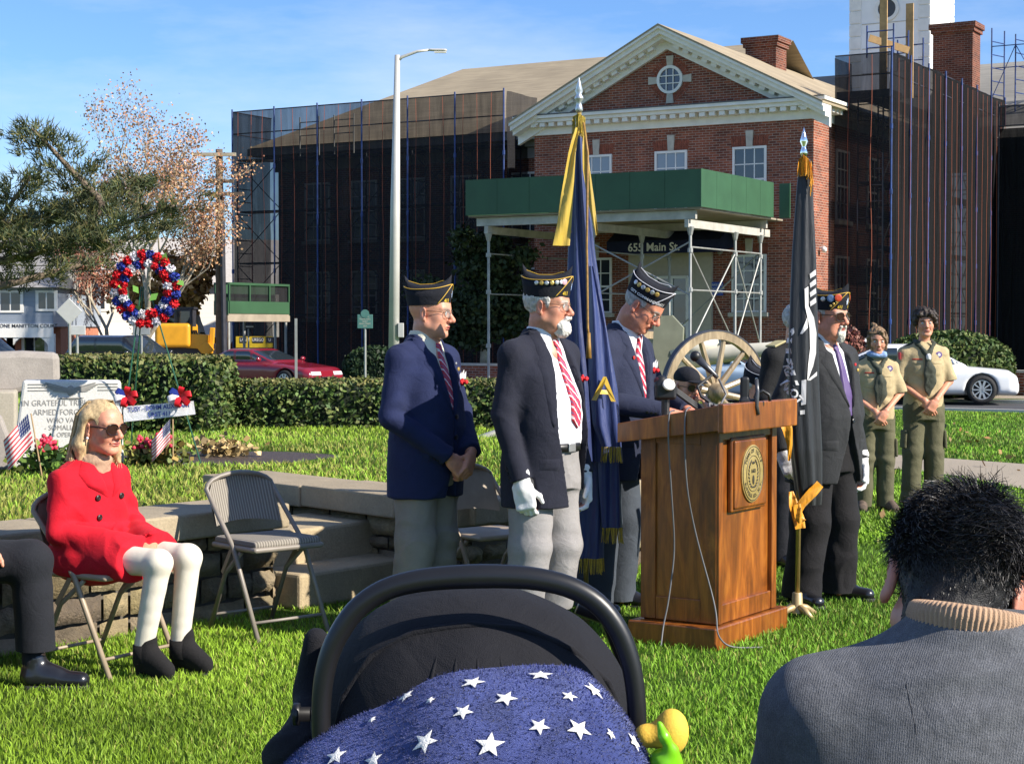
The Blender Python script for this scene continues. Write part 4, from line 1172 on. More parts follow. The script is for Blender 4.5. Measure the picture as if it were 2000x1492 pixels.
def shoe(p,heel,dirn,L=.29,name='shoe',m=None,w=.05,h=.085,sole=True,heel_h=0.0):
 d=norm(dirn);S=Sdf();a=A(*heel);up=A(0,0,1.);t=np.cross(d,up)
 S.cone(a+d*.045+up*(.045+heel_h),a+d*(L-.055)+up*.034,.044,.036,.03,(t,w/.044));S.cone(a+d*.05+up*(.06+heel_h),a+d*.06+up*(h+.04+heel_h),.046,.046,.02);S.cone(a+d*.08+up*(.085+heel_h),a+d*.15+up*.06,.04,.034,.02);S.cone(a+d*.09+up*(.06+heel_h),a+d*.17+up*.05,.04,.03,.02)
 lo=None
 V,Q=S.mesh(.005,A(-9,-9,a[2]+.004));V=relax(V,Q,2);o=mesh_obj(name,V,Q,m or M_SHOE,p,smooth=True)
 if sole:
  Ssl=Sdf();Ssl.cone(a+d*.045+up*.008,a+d*(L-.055)+up*.008,.046,.040,.02,(t,w/.044));V,Q=Ssl.mesh(.005,None,A(9,9,a[2]+.017));V[:,2]=np.maximum(V[:,2],a[2]-.004);mesh_obj('sole',V,Q,MATS.get('shoe_sole')or mat('shoe_sole',(.03,.028,.027),.8),o,smooth=True)
  if heel_h:mb=MB();mb.cyl(a+d*.03+up*.0,a+d*.03+up*(.045+heel_h),.018,.03);mb.build('heel',m or M_SHOE,o,smooth=True)
 return o
def stand_body(p,hd,J,skin,sc=1.0,hands=(),glove=False,brow=None,lips=(.42,.12,.10),stub=None,flush=.1,h=.0045,hair=None,slim=1.0):
 """one continuous skin: head, neck, trunk, arms, hands, legs; J joints"""
 S=Sdf();nk=J['neck']
 hd.prims(S,(nk,.062*sc*J.get('nw',1),J.get('nw',1)))
 up=J['trunk']
 for i in range(len(up)-1):S.cone(up[i][0],up[i+1][0],up[i][1]*.8,up[i+1][1]*.8,.05)
 for s_ in('L','R'):
  if 'sh'+s_ in J:
   sj=A(*J['sh'+s_])*(.9,1,1)-(0,0,.035*sc);S.cone(A(*nk)-(0,0,.05*sc),sj,.04*sc,.04*sc,.03);S.cone(sj,J['el'+s_],.042*sc*slim,.037*sc*slim,.02);S.cone(J['el'+s_],J['wr'+s_],.037*sc*slim,.026*sc*slim,.02)
  if 'hp'+s_ in J:S.cone(J['hp'+s_],J['kn'+s_],.07*sc,.05*sc,.03);S.cone(J['kn'+s_],J['an'+s_],.048*sc,.036*sc,.02);S.cone(J['an'+s_],A(*J['an'+s_])+A(*J.get('ft'+s_,(0,-.03,-.045))),.032*sc,.024*sc,.02)
 for a in hands:hand(S,*a)
 V,Q=S.mesh(h);V=relax(V,Q,1,.35)
 C=hd.colours(V,A(*skin),lips,brow,stub,flush)
 C=C*(1+.05*vnoise(V,70,2,2)+.05*vnoise(V,22,5))[:,None]
 far=np.linalg.norm(V-hd.H,axis=1)>.22*hd.sc
 C[far]=A(*skin)*(1,.92,.9)
 return mesh_obj('body',V,Q,M_SKIN,p,smooth=True,colors=np.clip(C,0,1))
def suit_jacket(p,m,tab,arms,opening,seed=0,sh=None,h=.0065,folds=(),wob=.0035,sleeve=(.065,.056,.049),lapel=None,shirt=None,extra=None,name='jacket',cutlen=None,vent=None):
 S=Sdf();S.loft(tab,.03,2.3)
 for q,(a,b,c)in arms.items():
  a,b,c=A(*a),A(*b),A(*c)
  S.cone(A(a[0]*.3,a[1],a[2]+.038),a+(0,0,-.012),.056,sleeve[0]*.86,.05);S.cone(a+(-.012*np.sign(a[0]),0,-.03),b,sleeve[0],sleeve[1],.05);S.cone(b,c,sleeve[1],sleeve[2],.012)
  d=norm(c-b);S.cone(c,c+d*.035,sleeve[2],sleeve[2]*1.0,.006)
  S.fn(c-.16,c+.16,(lambda c_,d_:lambda P:np.maximum(-((P-(c_+d_*.005))@d_),np.sqrt((np.cross(P-c_,d_)**2).sum(-1))-.060))(c,d),.002)
 if extra:extra(S)
 z=np.array([o[0]for o in opening]);w0=np.array([o[1]for o in opening]);w1=np.array([o[2]for o in opening]);od=np.argsort(z)
 z,w0,w1=z[od],w0[od],w1[od]
 def carve(P):
  a=np.interp(P[...,2],z,w0,left=w0[0],right=w0[-1]);b=np.interp(P[...,2],z,w1,left=w1[0],right=w1[-1])
  return np.maximum(np.maximum(np.maximum(a-P[...,0],P[...,0]-b),P[...,1]+.01),np.maximum(z[0]-P[...,2],P[...,2]-z[-1]))
 S.fn((w0 .min()-.01,-.6,z[0]),(w1 .max()+.01,.02,z[-1]),carve,.002)
 g=Cloth(S,h,2,folds,wob,11,seed)
 o=g.obj(name,m,p)
 zf=tab[0][0]+.235
 for q in(1,-1):g.patch('pocket_flap',m,p,strip_grid([(q*.088,zf),(q*.090,zf-.055)],[(q*.172,zf),(q*.170,zf-.05)],6,8),.007)
 for q,(a,b,c)in arms.items():
  d=norm(A(*c)-A(*b));sx=-1 if q=='R' else 1;out=norm(A(sx*.8,.5,.0)-d*(d@A(sx*.8,.5,0)))
  for i in range(3):
   e=A(*c)-d*(.025+.022*i);h=g.hit(e+out*.3,-out,.001);mb=MB();mb.lathe([(.0075,-.003),(.008,.002),(0,.003)],h,8,frame_to(out));mb.build('cuff_button',M_SHOE,p)
 return g,o
def trousers(p,m,hips,knees,ankles,waist_tab,r=(.105,.085,.075),seed=0,h=.0065,folds=(),crotch=None,wob=.007,hem=.03,name='trousers'):
 S=Sdf();S.loft(waist_tab,.03,2.2)
 for a,b,c in zip(hips,knees,ankles):
  S.cone(a,b,r[0],r[1],.03,((0,1,0),1.05));S.cone(b,A(c[0],c[1],min(c[2],.04)if hem<.035 else c[2]),r[1],r[2],.03,((0,1,0),1.1))
 fl=list(folds)
 for a,b,c in zip(hips,knees,ankles):
  fl+=[((b[0],b[1]-.04,b[2]-.03),(.2,.1,1),75,.006,(.11,.12,.13)),((c[0],c[1],c[2]+.06),(.1,.25,1),95,.007,(.11,.13,.08)),((a[0],a[1]-.05,a[2]-.08),(.5,0,1),60,.006,(.12,.14,.10))]
 g=Cloth(S,h,2,fl,wob,9,seed,lo=A(-9,-9,.036 if hem<.035 else min(c[2]for c in ankles)-hem))
 return g,g.obj(name,m,p)
def cut_flat(g):pass
M_BEARD=M_HAIR
def beard(p,hd,colour,full=True,seed=1):
 S=Sdf()
 if full:
  hd.e(S,(0,-.074,-.097),(.042,.038,.036),.02);hd.e(S,(0,-.072,-.116),(.036,.034,.026),.02)
  for q in(1,-1):
   hd.c(S,(q*.018,-.098,-.054),(q*.036,-.082,-.078),.0095,.010,.012);hd.c(S,(q*.036,-.066,-.085),(q*.057,-.012,-.066),.021,.013,.015)
   hd.c(S,(q*.004,-.104,-.053),(q*.022,-.096,-.056),.008,.008,.008)
  hd.e(S,(0,-.104,-.069),(.017,.014,.006),.006,'-')
 else:
  hd.e(S,(0,-.078,-.098),(.026,.026,.028),.02);hd.e(S,(0,-.080,-.120),(.018,.02,.022),.015)
  for q in(1,-1):hd.c(S,(q*.022,-.092,-.055),(q*.027,-.083,-.090),.007,.009,.01);hd.c(S,(q*.004,-.101,-.052),(q*.022,-.093,-.055),.006,.006,.006)
  hd.e(S,(0,-.10,-.069),(.017,.014,.006),.006,'-')
 V,Q=S.mesh(.0035);N=vnormals(V,Q);V=V+N*(vnoise(V*(1,1,.5),330,seed,2)*.0035)[:,None]
 C=A(*colour)*(1+.2*vnoise(V*(1,1,.4),380,seed+2))[:,None]
 return mesh_obj('beard',V,Q,M_HAIR,p,smooth=True,colors=np.clip(C,0,1))
SIDEHAIR=[((0,-.075,.07),(.095,.075,.12)),((0,-.085,-.03),(.10,.085,.12)),((0,-.02,-.14),(.12,.2,.085)),((.085,.012,-.012),(.022,.024,.034)),((-.085,.012,-.012),(.022,.024,.034))]
def lapels(p,g,m,V,top,width,notch,off=.0075,names='lapel',sides=(1,-1)):
 """V: list (z, half width) of the opening from the collar to the button"""
 for q in sides:
  z=np.array([v[0]for v in V]);w=np.array([v[1]if q>0 else v[-1]for v in V])
  n=22;t=np.linspace(0,1,n);zz=np.interp(t,np.linspace(0,1,len(z)),z);ww=np.interp(t,np.linspace(0,1,len(z)),w)
  ow=np.interp(t,[0,.10,.26,notch,notch+.03,notch+.05,.97,1],[.6,.62,.62,.66,.40,1.0,.12,.0])*width
  L=np.stack([q*ww-q*.004,zz],-1);Rr=np.stack([q*(ww+ow),zz+.35*ow*(t<notch+.04)+.0*ow],-1)
  g.patch(names,m,p,strip_grid(L,Rr,n*2,7),off)
def jacket_details(p,g,m,pocket=True,button_z=(1.06,),bx=.0,cuff=None):
 for z in button_z:
  c=g.hit((bx+.012,-1,z),(0,1,0),.004);mb=MB();mb.lathe([(.0115,-.004),(.012,.002),(.008,.004),(0,.003)],c,12,frame_to((0,-1,0)));mb.build('button',M_SHOE,p)
def tie(p,gs,m,z0,z1,w=.036,off=.010,cols=None,knot=True,xs=(0,0),**kw):
 n=90;t=np.linspace(0,1,n);zz=z0+(z1-z0)*t;hw=np.interp(t,[0,.06,.09,.12,.9,1],[.015,.019,.012,.015,w,.002]);cx=xs[0]+(xs[1]-xs[0])*t
 G=strip_grid(np.stack([cx-hw,zz],-1),np.stack([cx+hw,zz],-1),n,13)
 c=stripes(G,cols=cols,**kw)if cols is not None and not isinstance(cols,np.ndarray)else(stripes(G,**kw)if cols is None else np.tile(cols,(*G.shape[:2],1)))
 return gs.patch('tie',m,p,G,off,col=c)
def shirt_obj(p,m,tab,hd,neck,seed=0,collar=True,colm=None):
 nk=A(*neck);tab=[t for t in tab if t[0]<nk[2]-.06]+[(nk[2]-.045,nk[0],nk[1]+.006,.098,.082),(nk[2]-.01,nk[0],nk[1]+.004,.074,.072),(nk[2]+.015,nk[0],nk[1],.066,.067)]
 S=Sdf();S.loft(tab,.03,2.2)
 g=Cloth(S,.0065,1,[],.004,16,seed);g.obj('shirt',m,p)
 if collar:
  nk=A(*neck);S2=Sdf()
  S2 .loft([(-.034,0,.012,.096,.090),(-.005,0,.008,.080,.079),(.030,0,.0,.071,.073),(.034,0,0,.066,.068)],.004,2,'+',None,nk)
  S2 .loft([(-.05,0,.012,.086,.080),(-.005,0,.008,.070,.069),(.045,0,.0,.061,.063)],.002,2,'-',None,nk)
  S2 .fn(nk+A(-.05,-.2,-.06),nk+A(.05,-.02,.08),lambda P:np.maximum(np.abs(P[...,0]-nk[0])-.003-np.clip(nk[2]+.03-P[...,2],0,1)*.35,P[...,1]-nk[1]+.03),.002)
  c=Cloth(S2,.004,1);c.obj('collar',colm or m,p)
 return g
def corsage(p,c,n=(0,-1,0),r=.018):
 mb=MB();rr=np.random.default_rng(4)
 for i in range(9):mb.ball(A(*c)+rr.normal(0,r*.4,3),r*rr.uniform(.45,.7),8)
 return mb.build('red_flower',M_RED,p,smooth=True)
def pocket_square(p,c):
 mb=MB()
 for i,(dx,dz,w)in enumerate(((-.018,0,.02),(.004,.012,.022),(.022,.004,.018))):mb.add([A(*c)+(dx-w,0,-.015),A(*c)+(dx+w,0,-.012),A(*c)+(dx+w*.2,-.012,.022+dz)],[(0,1,2)])
 return mb.build('pocket_square',M_SHIRT,p)
def pin(p,c,m,r=.008,nm='lapel_pin'):
 mb=MB();mb.lathe([(r,-.002),(r,.002),(0,.004)],c,10,frame_to((0,-1,0)));return mb.build(nm,m,p)
TAB=lambda k,belly=0.0,hem=.68,top=1.44:[(hem,0,.0,.205*k,.150*k+belly*.6),(.86,0,-.005,.200*k,.155*k+belly*.8),(1.02,0,-.010-belly*.5,.195*k,.150*k+belly),(1.16,0,-.008,.195*k,.145*k+belly*.6),(1.28,0,.0,.198*k,.135*k),(1.36,0,.008,.175*k,.115*k),(top-.03,0,.016,.125*k,.09),(top,0,.018,.088,.072),(top+.035,0,.02,.074,.066)]
def shrink(tab,d,z0=None,z1=None):return[(z,cx,cy,rx-d,ry-d)for z,cx,cy,rx,ry in tab if(z0 is None or z>=z0)and(z1 is None or z<=z1)]
FR=lambda p,q,ax=(0,0,1),fr=80,amp=.006,rad=.09:(tuple((A(*p)+A(*q))/2),ax,fr,amp,rad)
def veteran_a():
 p=thing('person','bald veteran in blue blazer, hands clasped, standing nearest the empty folding chair','person',(-.425,8.5,0),R(56))
 hd=Head((0,-.035,1.575),R(20),R(4),sc=1.02,wide=.98,jaw=1.03,old=True)
 arms={'R':((-.195,.015,1.365),(-.275,.0,1.075),(-.085,-.195,.885)),'L':((.195,.015,1.365),(.265,-.02,1.08),(.075,-.215,.90))}
 J=dict(neck=(0,.0,1.43),trunk=[((0,0,1.34),.12),((0,0,1.05),.13),((0,0,.9),.12)],shR=arms['R'][0],elR=arms['R'][1],wrR=arms['R'][2],shL=arms['L'][0],elL=arms['L'][1],wrL=arms['L'][2],hpL=(.09,0,.86),knL=(.095,-.02,.47),anL=(.10,.02,.09),hpR=(-.09,0,.86),knR=(-.095,-.02,.47),anR=(-.10,.02,.09),nw=1.05)
 stand_body(p,hd,J,SKIN*(1.08,1.05,1.05),hands=[((-.07,-.205,.875),(.55,-.30,-.75),(-.35,-.9,.15),-1,.75,.98),((.06,-.235,.885),(-.55,-.15,-.80),(.25,-.95,.2),1,.8,.98)],brow=(.25,.2,.17),hair=None)
 hd.eyes(p);hd.glasses(p)
 tab=TAB(1.02,.012,.675,1.425)
 blz=cloth('blue_blazer_wool',(.012,.018,.060),sheen=.25)
 V=[(1.445,.062),(1.38,.060),(1.22,.035),(1.08,.0)]
 op=[(1.50,-.07,.07),(1.40,-.062,.062),(1.22,-.035,.035),(1.08,-.003,.003),(.95,-.003,.006),(.80,-.012,.02),(.60,-.05,.06)]
 fo=[((-.23,.0,1.10),(.3,.6,1),70,.009,(.10,.12,.12)),((.23,-.02,1.10),(-.3,.6,1),70,.009,(.10,.12,.12)),((0,-.15,1.03),(.9,0,.5),60,.006,(.15,.1,.12)),((-.16,.0,1.30),(1,0,.6),45,.006,(.09,.12,.12)),((-.15,-.1,.95),(.5,0,1),55,.005,(.12,.1,.12))]
 g,o=suit_jacket(p,blz,tab,arms,op,1,folds=fo)
 gs=shirt_obj(p,M_CREAMS,shrink(tab,.020,.9),hd,(0,-.0,1.455),2)
 lapels(p,g,blz,V,1.44,.085,.36);jacket_details(p,g,blz,button_z=(1.07,.97))
 tie(p,gs,M_TIE,1.425,1.05,.036,.014)
 trousers(p,cloth('taupe_trousers',(.23,.205,.17),sheen=.1),[(.082,0,.84),(-.082,0,.84)],[(.10,-.015,.47),(-.10,-.015,.47)],[(.108,.03,.09),(-.108,.03,.09)],[(.74,0,0,.19,.14),(.9,0,0,.185,.14),(1.0,0,0,.17,.13)],(.104,.090,.084),3)
 for q in(1,-1):shoe(p,(q*.11,.09,0),(q*.25,-1,0))
 corsage(p,g.hit((.115,-1,1.235),(0,1,0),.012),r=.017);pocket_square(p,g.hit((.125,-1,1.262),(0,1,0),.006))
 pin(p,g.hit((.088,-1,1.325),(0,1,0),.012),M_SILV,.007);pin(p,g.hit((.098,-1,1.298),(0,1,0),.012),M_GILT,.010)
 garrison(p,hd,M_GOLDT,'411',badges=(),tilt=-.10,z0=.036)
veteran_a()
def veteran_b():
 p=thing('person','white bearded veteran in open dark blazer with white glove beside the blue flag','person',(.145,8.2,0),R(50))
 hd=Head((0,-.03,1.605),R(22),R(3),sc=1.04,wide=1.0,jaw=1.05,old=True)
 arms={'R':((-.205,.02,1.39),(-.255,.03,1.09),(-.235,-.06,.80)),'L':((.205,.02,1.39),(.265,.04,1.09),(.25,-.05,.80))}
 J=dict(neck=(0,.005,1.455),trunk=[((0,0,1.36),.12),((0,0,1.05),.14),((0,0,.9),.12)],shR=arms['R'][0],elR=arms['R'][1],wrR=arms['R'][2],shL=arms['L'][0],elL=arms['L'][1],wrL=arms['L'][2],hpL=(.09,0,.86),knL=(.10,-.02,.47),anL=(.11,.02,.09),hpR=(-.09,0,.86),knR=(-.10,-.02,.47),anR=(-.11,.02,.09),nw=1.08)
 hs=[((-.232,-.068,.775),(.12,-.12,-1),(-.85,-.35,.1),-1,.75,1.0),((.245,-.06,.775),(-.1,-.1,-1),(.9,-.3,.1),1,.6,1.0)]
 stand_body(p,hd,J,SKIN*(1.0,.93,.9),hands=hs,brow=(.5,.46,.42),lips=(.42,.15,.12),flush=.14)
 hd.eyes(p);hd.glasses(p);beard(p,hd,(.62,.59,.55));hd.hair_shell(p,(.50,.48,.45),SIDEHAIR,rad=(.082,.104,.09))
 for a in hs:
  S=Sdf();hand(S,*a[:5],1.05,1.16);S.cone(A(*a[0])+(0,.01,.05),A(*a[0])-(0,0,.01),.042,.037,.01);V,Q=S.mesh(.004);V=relax(V,Q,1);V+=vnormals(V,Q)*(vnoise(V,90,3)*.0018)[:,None];mesh_obj('glove',V,Q,M_WGLOVE,p,smooth=True)
 tab=TAB(1.06,.02,.66,1.45)
 blz=cloth('dark_navy_blazer',(.014,.015,.026),sheen=.3)
 V=[(1.48,.055,.055),(1.42,.06,.06),(1.30,.065,.072),(1.16,.085,.10),(1.04,.10,.125)]
 op=[(1.52,-.065,.065),(1.42,-.062,.064),(1.30,-.07,.075),(1.16,-.09,.115),(1.02,-.10,.14),(.86,-.06,.17),(.70,-.015,.19),(.55,.03,.21)]
 fo=[((-.24,.03,1.10),(.3,.6,1),70,.008,(.10,.12,.12)),((-.16,.0,1.32),(1,0,.6),45,.006,(.09,.12,.12)),((-.24,.0,.95),(.2,.5,1),60,.006,(.1,.1,.1))]
 g,o=suit_jacket(p,blz,tab,arms,op,11,folds=fo)
 stab=[(.93,0,-.012,.172,.150),(1.02,0,-.02,.176,.158),(1.16,0,-.015,.178,.152)]+[r for r in shrink(tab,.022,1.25)]
 gs=shirt_obj(p,M_SHIRT,stab,hd,(0,.002,1.475),12)
 lapels(p,g,blz,V,1.47,.088,.34);tie(p,gs,M_TIE,1.445,1.03,.040,.014,xs=(0,.035))
 trousers(p,cloth('light_grey_trousers',(.27,.255,.25),sheen=.1),[(.088,0,.84),(-.088,0,.84)],[(.11,-.015,.47),(-.11,-.015,.47)],[(.115,.03,.20),(-.115,.03,.20)],[(.74,0,0,.195,.145),(.85,0,-.005,.19,.148),(.955,0,-.01,.180,.150)],(.108,.096,.092),13,hem=.04)
 mb=MB();a=np.arange(40)*2*PI/40;rg=lambda z,o_:np.stack([np.cos(a)*(.178+o_),-.012+np.sin(a)*(.153+o_),np.full(40,z)],1)
 mb.grid(np.stack([rg(.925,.0),rg(.925,.007),rg(.962,.007),rg(.962,.0)],1),closed_u=True);bl=mb.build('belt',mat('black_belt',(.012,.012,.012),.4),p,smooth=True)
 mb=MB();mb.box((.0,-.176,.943),(.05,.008,.04));mb.build('buckle',M_SILV,bl,bevel=.003)
 sk=cloth('striped_sock',(.02,.02,.03));T=NT('striped_sock_knit');wv=T.n('TexWave');wv.bands_direction='Z';wv.inputs['Scale'].default_value=14;wv.inputs['Distortion'].default_value=2;T.l(T.mapping((1,1,1),(.3,.2,0)),wv.inputs['Vector']);T.base(T.ramp(wv.outputs['Fac'],[(.45,(.03,.03,.06)),(.55,(.6,.58,.6))]))
 for q in(1,-1):
  mb=MB();mb.tube([(q*.113,.03,.26),(q*.113,.03,.12),(q*.113,.0,.06)],[.047,.045,.05],14);mb.build('sock',T.m,p,smooth=True);shoe(p,(q*.115,.09,0),(q*.25,-1,0))
 corsage(p,g.hit((.135,-1,1.26),(0,1,0),.012),r=.017)
 bd=[(1.75-i*.2,.82,.010,[M_SILV,M_GILT,M_SILV,M_GILT,M_SILV,MATS['white_piping']][i])for i in range(6)]+[(.60,.80,.014,mat('pink_badge',(.6,.35,.4),.4))]
 garrison(p,hd,M_GOLDT,'411',badges=bd,tilt=-.02,z0=.040,patch_col=(.30,.42,.68))
veteran_b()
def veteran_c():
 p=thing('person','veteran in navy blazer reading at the lectern with head bowed','person',(.53,9.2,0),R(55))
 hd=Head((.0,-.19,1.615),R(12),R(36),sc=1.06,wide=1.03,jaw=1.06,old=True)
 arms={'R':((-.20,-.055,1.405),(-.29,-.10,1.13),(-.125,-.37,1.075)),'L':((.20,-.055,1.405),(.29,-.12,1.13),(.13,-.38,1.07))}
 J=dict(neck=(0,-.08,1.485),trunk=[((0,-.05,1.38),.12),((0,-.01,1.05),.13),((0,0,.9),.12)],shR=arms['R'][0],elR=arms['R'][1],wrR=arms['R'][2],shL=arms['L'][0],elL=arms['L'][1],wrL=arms['L'][2],hpL=(.09,.02,.88),knL=(.10,0,.48),anL=(.11,.03,.09),hpR=(-.09,.02,.88),knR=(-.10,0,.48),anR=(-.11,.03,.09),nw=1.1)
 stand_body(p,hd,J,SKIN*(1.12,.95,.9),hands=[((-.115,-.385,1.072),(.45,-.85,-.2),(-.3,.0,1),-1,.5,1.0),((.12,-.395,1.068),(-.4,-.9,-.2),(.2,0,1),1,.5,1.0)],brow=(.45,.4,.36),flush=.2)
 hd.eyes(p);hd.glasses(p);hd.hair_shell(p,(.42,.40,.38),SIDEHAIR,rad=(.080,.101,.09),fuzz=.002)
 lean=lambda T_:[(z,cx,cy-.07*max(0,(z-.95))/.5,rx,ry)for z,cx,cy,rx,ry in T_]
 tab=lean(TAB(1.08,.022,.70,1.47));tab=[(z+.02*(z>1.2),cx,cy,rx,ry)for z,cx,cy,rx,ry in tab]
 blz=cloth('navy_blazer',(.020,.025,.052),sheen=.3)
 V=[(1.475,.06),(1.40,.062),(1.26,.045),(1.08,.0)]
 op=[(1.55,-.07,.07),(1.40,-.064,.064),(1.26,-.047,.047),(1.08,-.003,.003),(.95,-.003,.006),(.80,-.012,.02),(.60,-.05,.06)]
 fo=[((-.25,-.08,1.15),(.3,.6,1),65,.010,(.10,.12,.12)),((-.16,-.03,1.33),(1,0,.6),45,.006,(.09,.12,.12)),((0,-.2,1.05),(.9,0,.5),60,.006,(.15,.1,.12))]
 g,o=suit_jacket(p,blz,tab,arms,op,21,folds=fo)
 gs=shirt_obj(p,M_SHIRT,shrink(tab,.022,.95),hd,(0,-.085,1.505),22)
 lapels(p,g,blz,V,1.47,.09,.36);tie(p,gs,M_TIE,1.465,1.08,.040,.015,widths=(.5,.3,.1,.1));jacket_details(p,g,blz,button_z=(1.06,))
 trousers(p,cloth('slate_trousers',(.052,.062,.078),sheen=.15),[(.085,.02,.86),(-.085,.02,.86)],[(.11,.0,.48),(-.11,.0,.48)],[(.115,.04,.08),(-.115,.04,.08)],[(.76,0,.01,.19,.14),(.9,0,.01,.185,.14),(1.02,0,0,.17,.13)],(.106,.098,.096),23)
 for q in(1,-1):shoe(p,(q*.115,.11,0),(q*.25,-1,0))
 corsage(p,g.hit((.125,-1,1.275),(0,1,0),.012),r=.017);pocket_square(p,g.hit((.135,-1,1.30),(0,1,0),.006));pin(p,g.hit((-.09,-1,1.345),(0,1,0),.012),mat('red_pin',(.5,.03,.02),.4),.010)
 bd=[(2.1-i*.22,.74,.012,[M_SILV,M_GILT][i%2])for i in range(6)]
 garrison(p,hd,M_SILVT,'411',M_LETW,'CITY COMMANDER',bd,tilt=-.10,z0=.038,patch_col=(.2,.33,.55))
veteran_c()
def veteran_d():
 p=thing('person','grey goateed veteran in charcoal suit and sunglasses holding the black flag','person',(1.70,9.5,0),R(40))
 hd=Head((.0,-.035,1.565),R(6),R(3),sc=1.03,wide=1.0,jaw=1.06,old=True)
 arms={'R':((-.205,.01,1.355),(-.315,.05,1.06),(-.375,-.05,.84)),'L':((.205,.01,1.355),(.265,.03,1.06),(.255,-.05,.775))}
 J=dict(neck=(0,.0,1.415),trunk=[((0,0,1.33),.12),((0,0,1.05),.13),((0,0,.9),.12)],shR=arms['R'][0],elR=arms['R'][1],wrR=arms['R'][2],shL=arms['L'][0],elL=arms['L'][1],wrL=arms['L'][2],hpL=(.09,0,.84),knL=(.11,-.02,.45),anL=(.13,.02,.09),hpR=(-.09,0,.84),knR=(-.11,-.02,.45),anR=(-.13,.02,.09),nw=1.1)
 hs=[((-.378,-.062,.825),(-.15,-.55,-.75),(-.8,-.3,.4),-1,1.1,1.0),((.255,-.06,.745),(-.05,-.1,-1),(.95,-.2,.1),1,.7,1.0)]
 stand_body(p,hd,J,SKIN*(1.12,1.0,.98),hands=hs,brow=(.45,.42,.38),flush=.12)
 hd.eyes(p);hd.glasses(p,True,big=1.25,thick=.002);beard(p,hd,(.58,.55,.47),False);hd.hair_shell(p,(.45,.42,.38),SIDEHAIR,rad=(.079,.100,.09),fuzz=.002)
 for a in hs:
  S=Sdf();hand(S,*a[:5],1.05,1.16);d=norm(a[1]);S.cone(A(*a[0])-d*.055,A(*a[0])+d*.01,.043,.037,.01);V,Q=S.mesh(.004);V=relax(V,Q,1);V+=vnormals(V,Q)*(vnoise(V,90,3)*.0018)[:,None];mesh_obj('glove',V,Q,M_WGLOVE,p,smooth=True)
 tab=TAB(1.10,.02,.66,1.41)
 blz=cloth('charcoal_suit',(.026,.027,.029),sheen=.3)
 V=[(1.43,.06),(1.36,.062),(1.22,.05),(1.05,.0)]
 op=[(1.50,-.07,.07),(1.36,-.064,.064),(1.22,-.052,.052),(1.05,-.004,.004),(.97,-.004,.004),(.86,-.03,.05),(.74,-.06,.11),(.55,-.10,.20)]
 fo=[((-.28,.03,1.08),(.3,.6,1),65,.010,(.10,.12,.12)),((.16,.0,1.28),(1,0,-.6),45,.006,(.09,.12,.12)),((.1,-.16,.98),(.9,0,.6),50,.007,(.15,.1,.15)),((.26,.0,1.0),(.2,.5,1),60,.006,(.1,.1,.1))]
 g,o=suit_jacket(p,blz,tab,arms,op,31,folds=fo)
 gs=shirt_obj(p,M_SHIRT,shrink(tab,.022,.95),hd,(0,-.0,1.44),32)
 lapels(p,g,blz,V,1.43,.092,.36);jacket_details(p,g,blz,button_z=(1.09,1.0,.90),bx=.0)
 tie(p,gs,M_TIE,1.41,1.0,.042,.015,cols=A(.10,.06,.17))
 trousers(p,cloth('black_trousers',(.011,.010,.011),sheen=.2),[(.09,0,.82),(-.09,0,.82)],[(.125,-.015,.45),(-.125,-.015,.45)],[(.14,.03,.08),(-.14,.03,.08)],[(.72,0,0,.20,.145),(.88,0,-.005,.195,.148),(1.0,0,-.01,.18,.14)],(.114,.106,.102),33)
 for q in(1,-1):shoe(p,(q*.14,.10,0),(q*.3,-1,0),.31)
 pin(p,g.hit((.10,-1,1.30),(0,1,0),.012),M_RED,.008);pin(p,g.hit((.113,-1,1.27),(0,1,0),.012),M_GILT,.009)
 bd=[(1.0,.80,.020,mat('blue_badge',(.12,.2,.36),.4)),(1.35,.75,.013,M_SILV),(.62,.78,.020,mat('red_badge',(.5,.06,.02),.4))]+[(.95-i*.13,.30+i*.12,.007,M_GILT)for i in range(4)]
 garrison(p,hd,M_GOLDT,'411',badges=bd,tilt=.0,z0=.034,patch_col=(.45,.5,.6))
veteran_d()
def strands(mb,P0,guides,n,w,col,r,jit=.006,var=.25,taper=.3):
 """ribbons following a guide: guides(i,t) -> (k,3) points"""
 for i in range(n):
  P=guides(i);k=len(P);d=np.gradient(P,axis=0);d/=np.linalg.norm(d,axis=1)[:,None]+1e-9
  s=np.cross(d,r.normal(size=3));s/=np.linalg.norm(s,axis=1)[:,None]+1e-9
  ww=w*np.linspace(1,taper,k)[:,None]*r.uniform(.6,1.3)
  G=np.stack([P-s*ww,P+s*ww],1);c=np.clip(A(*col)*(1+var*r.normal()),0,1)
  mb.grid(G,np.tile(c,(2*k,1)))
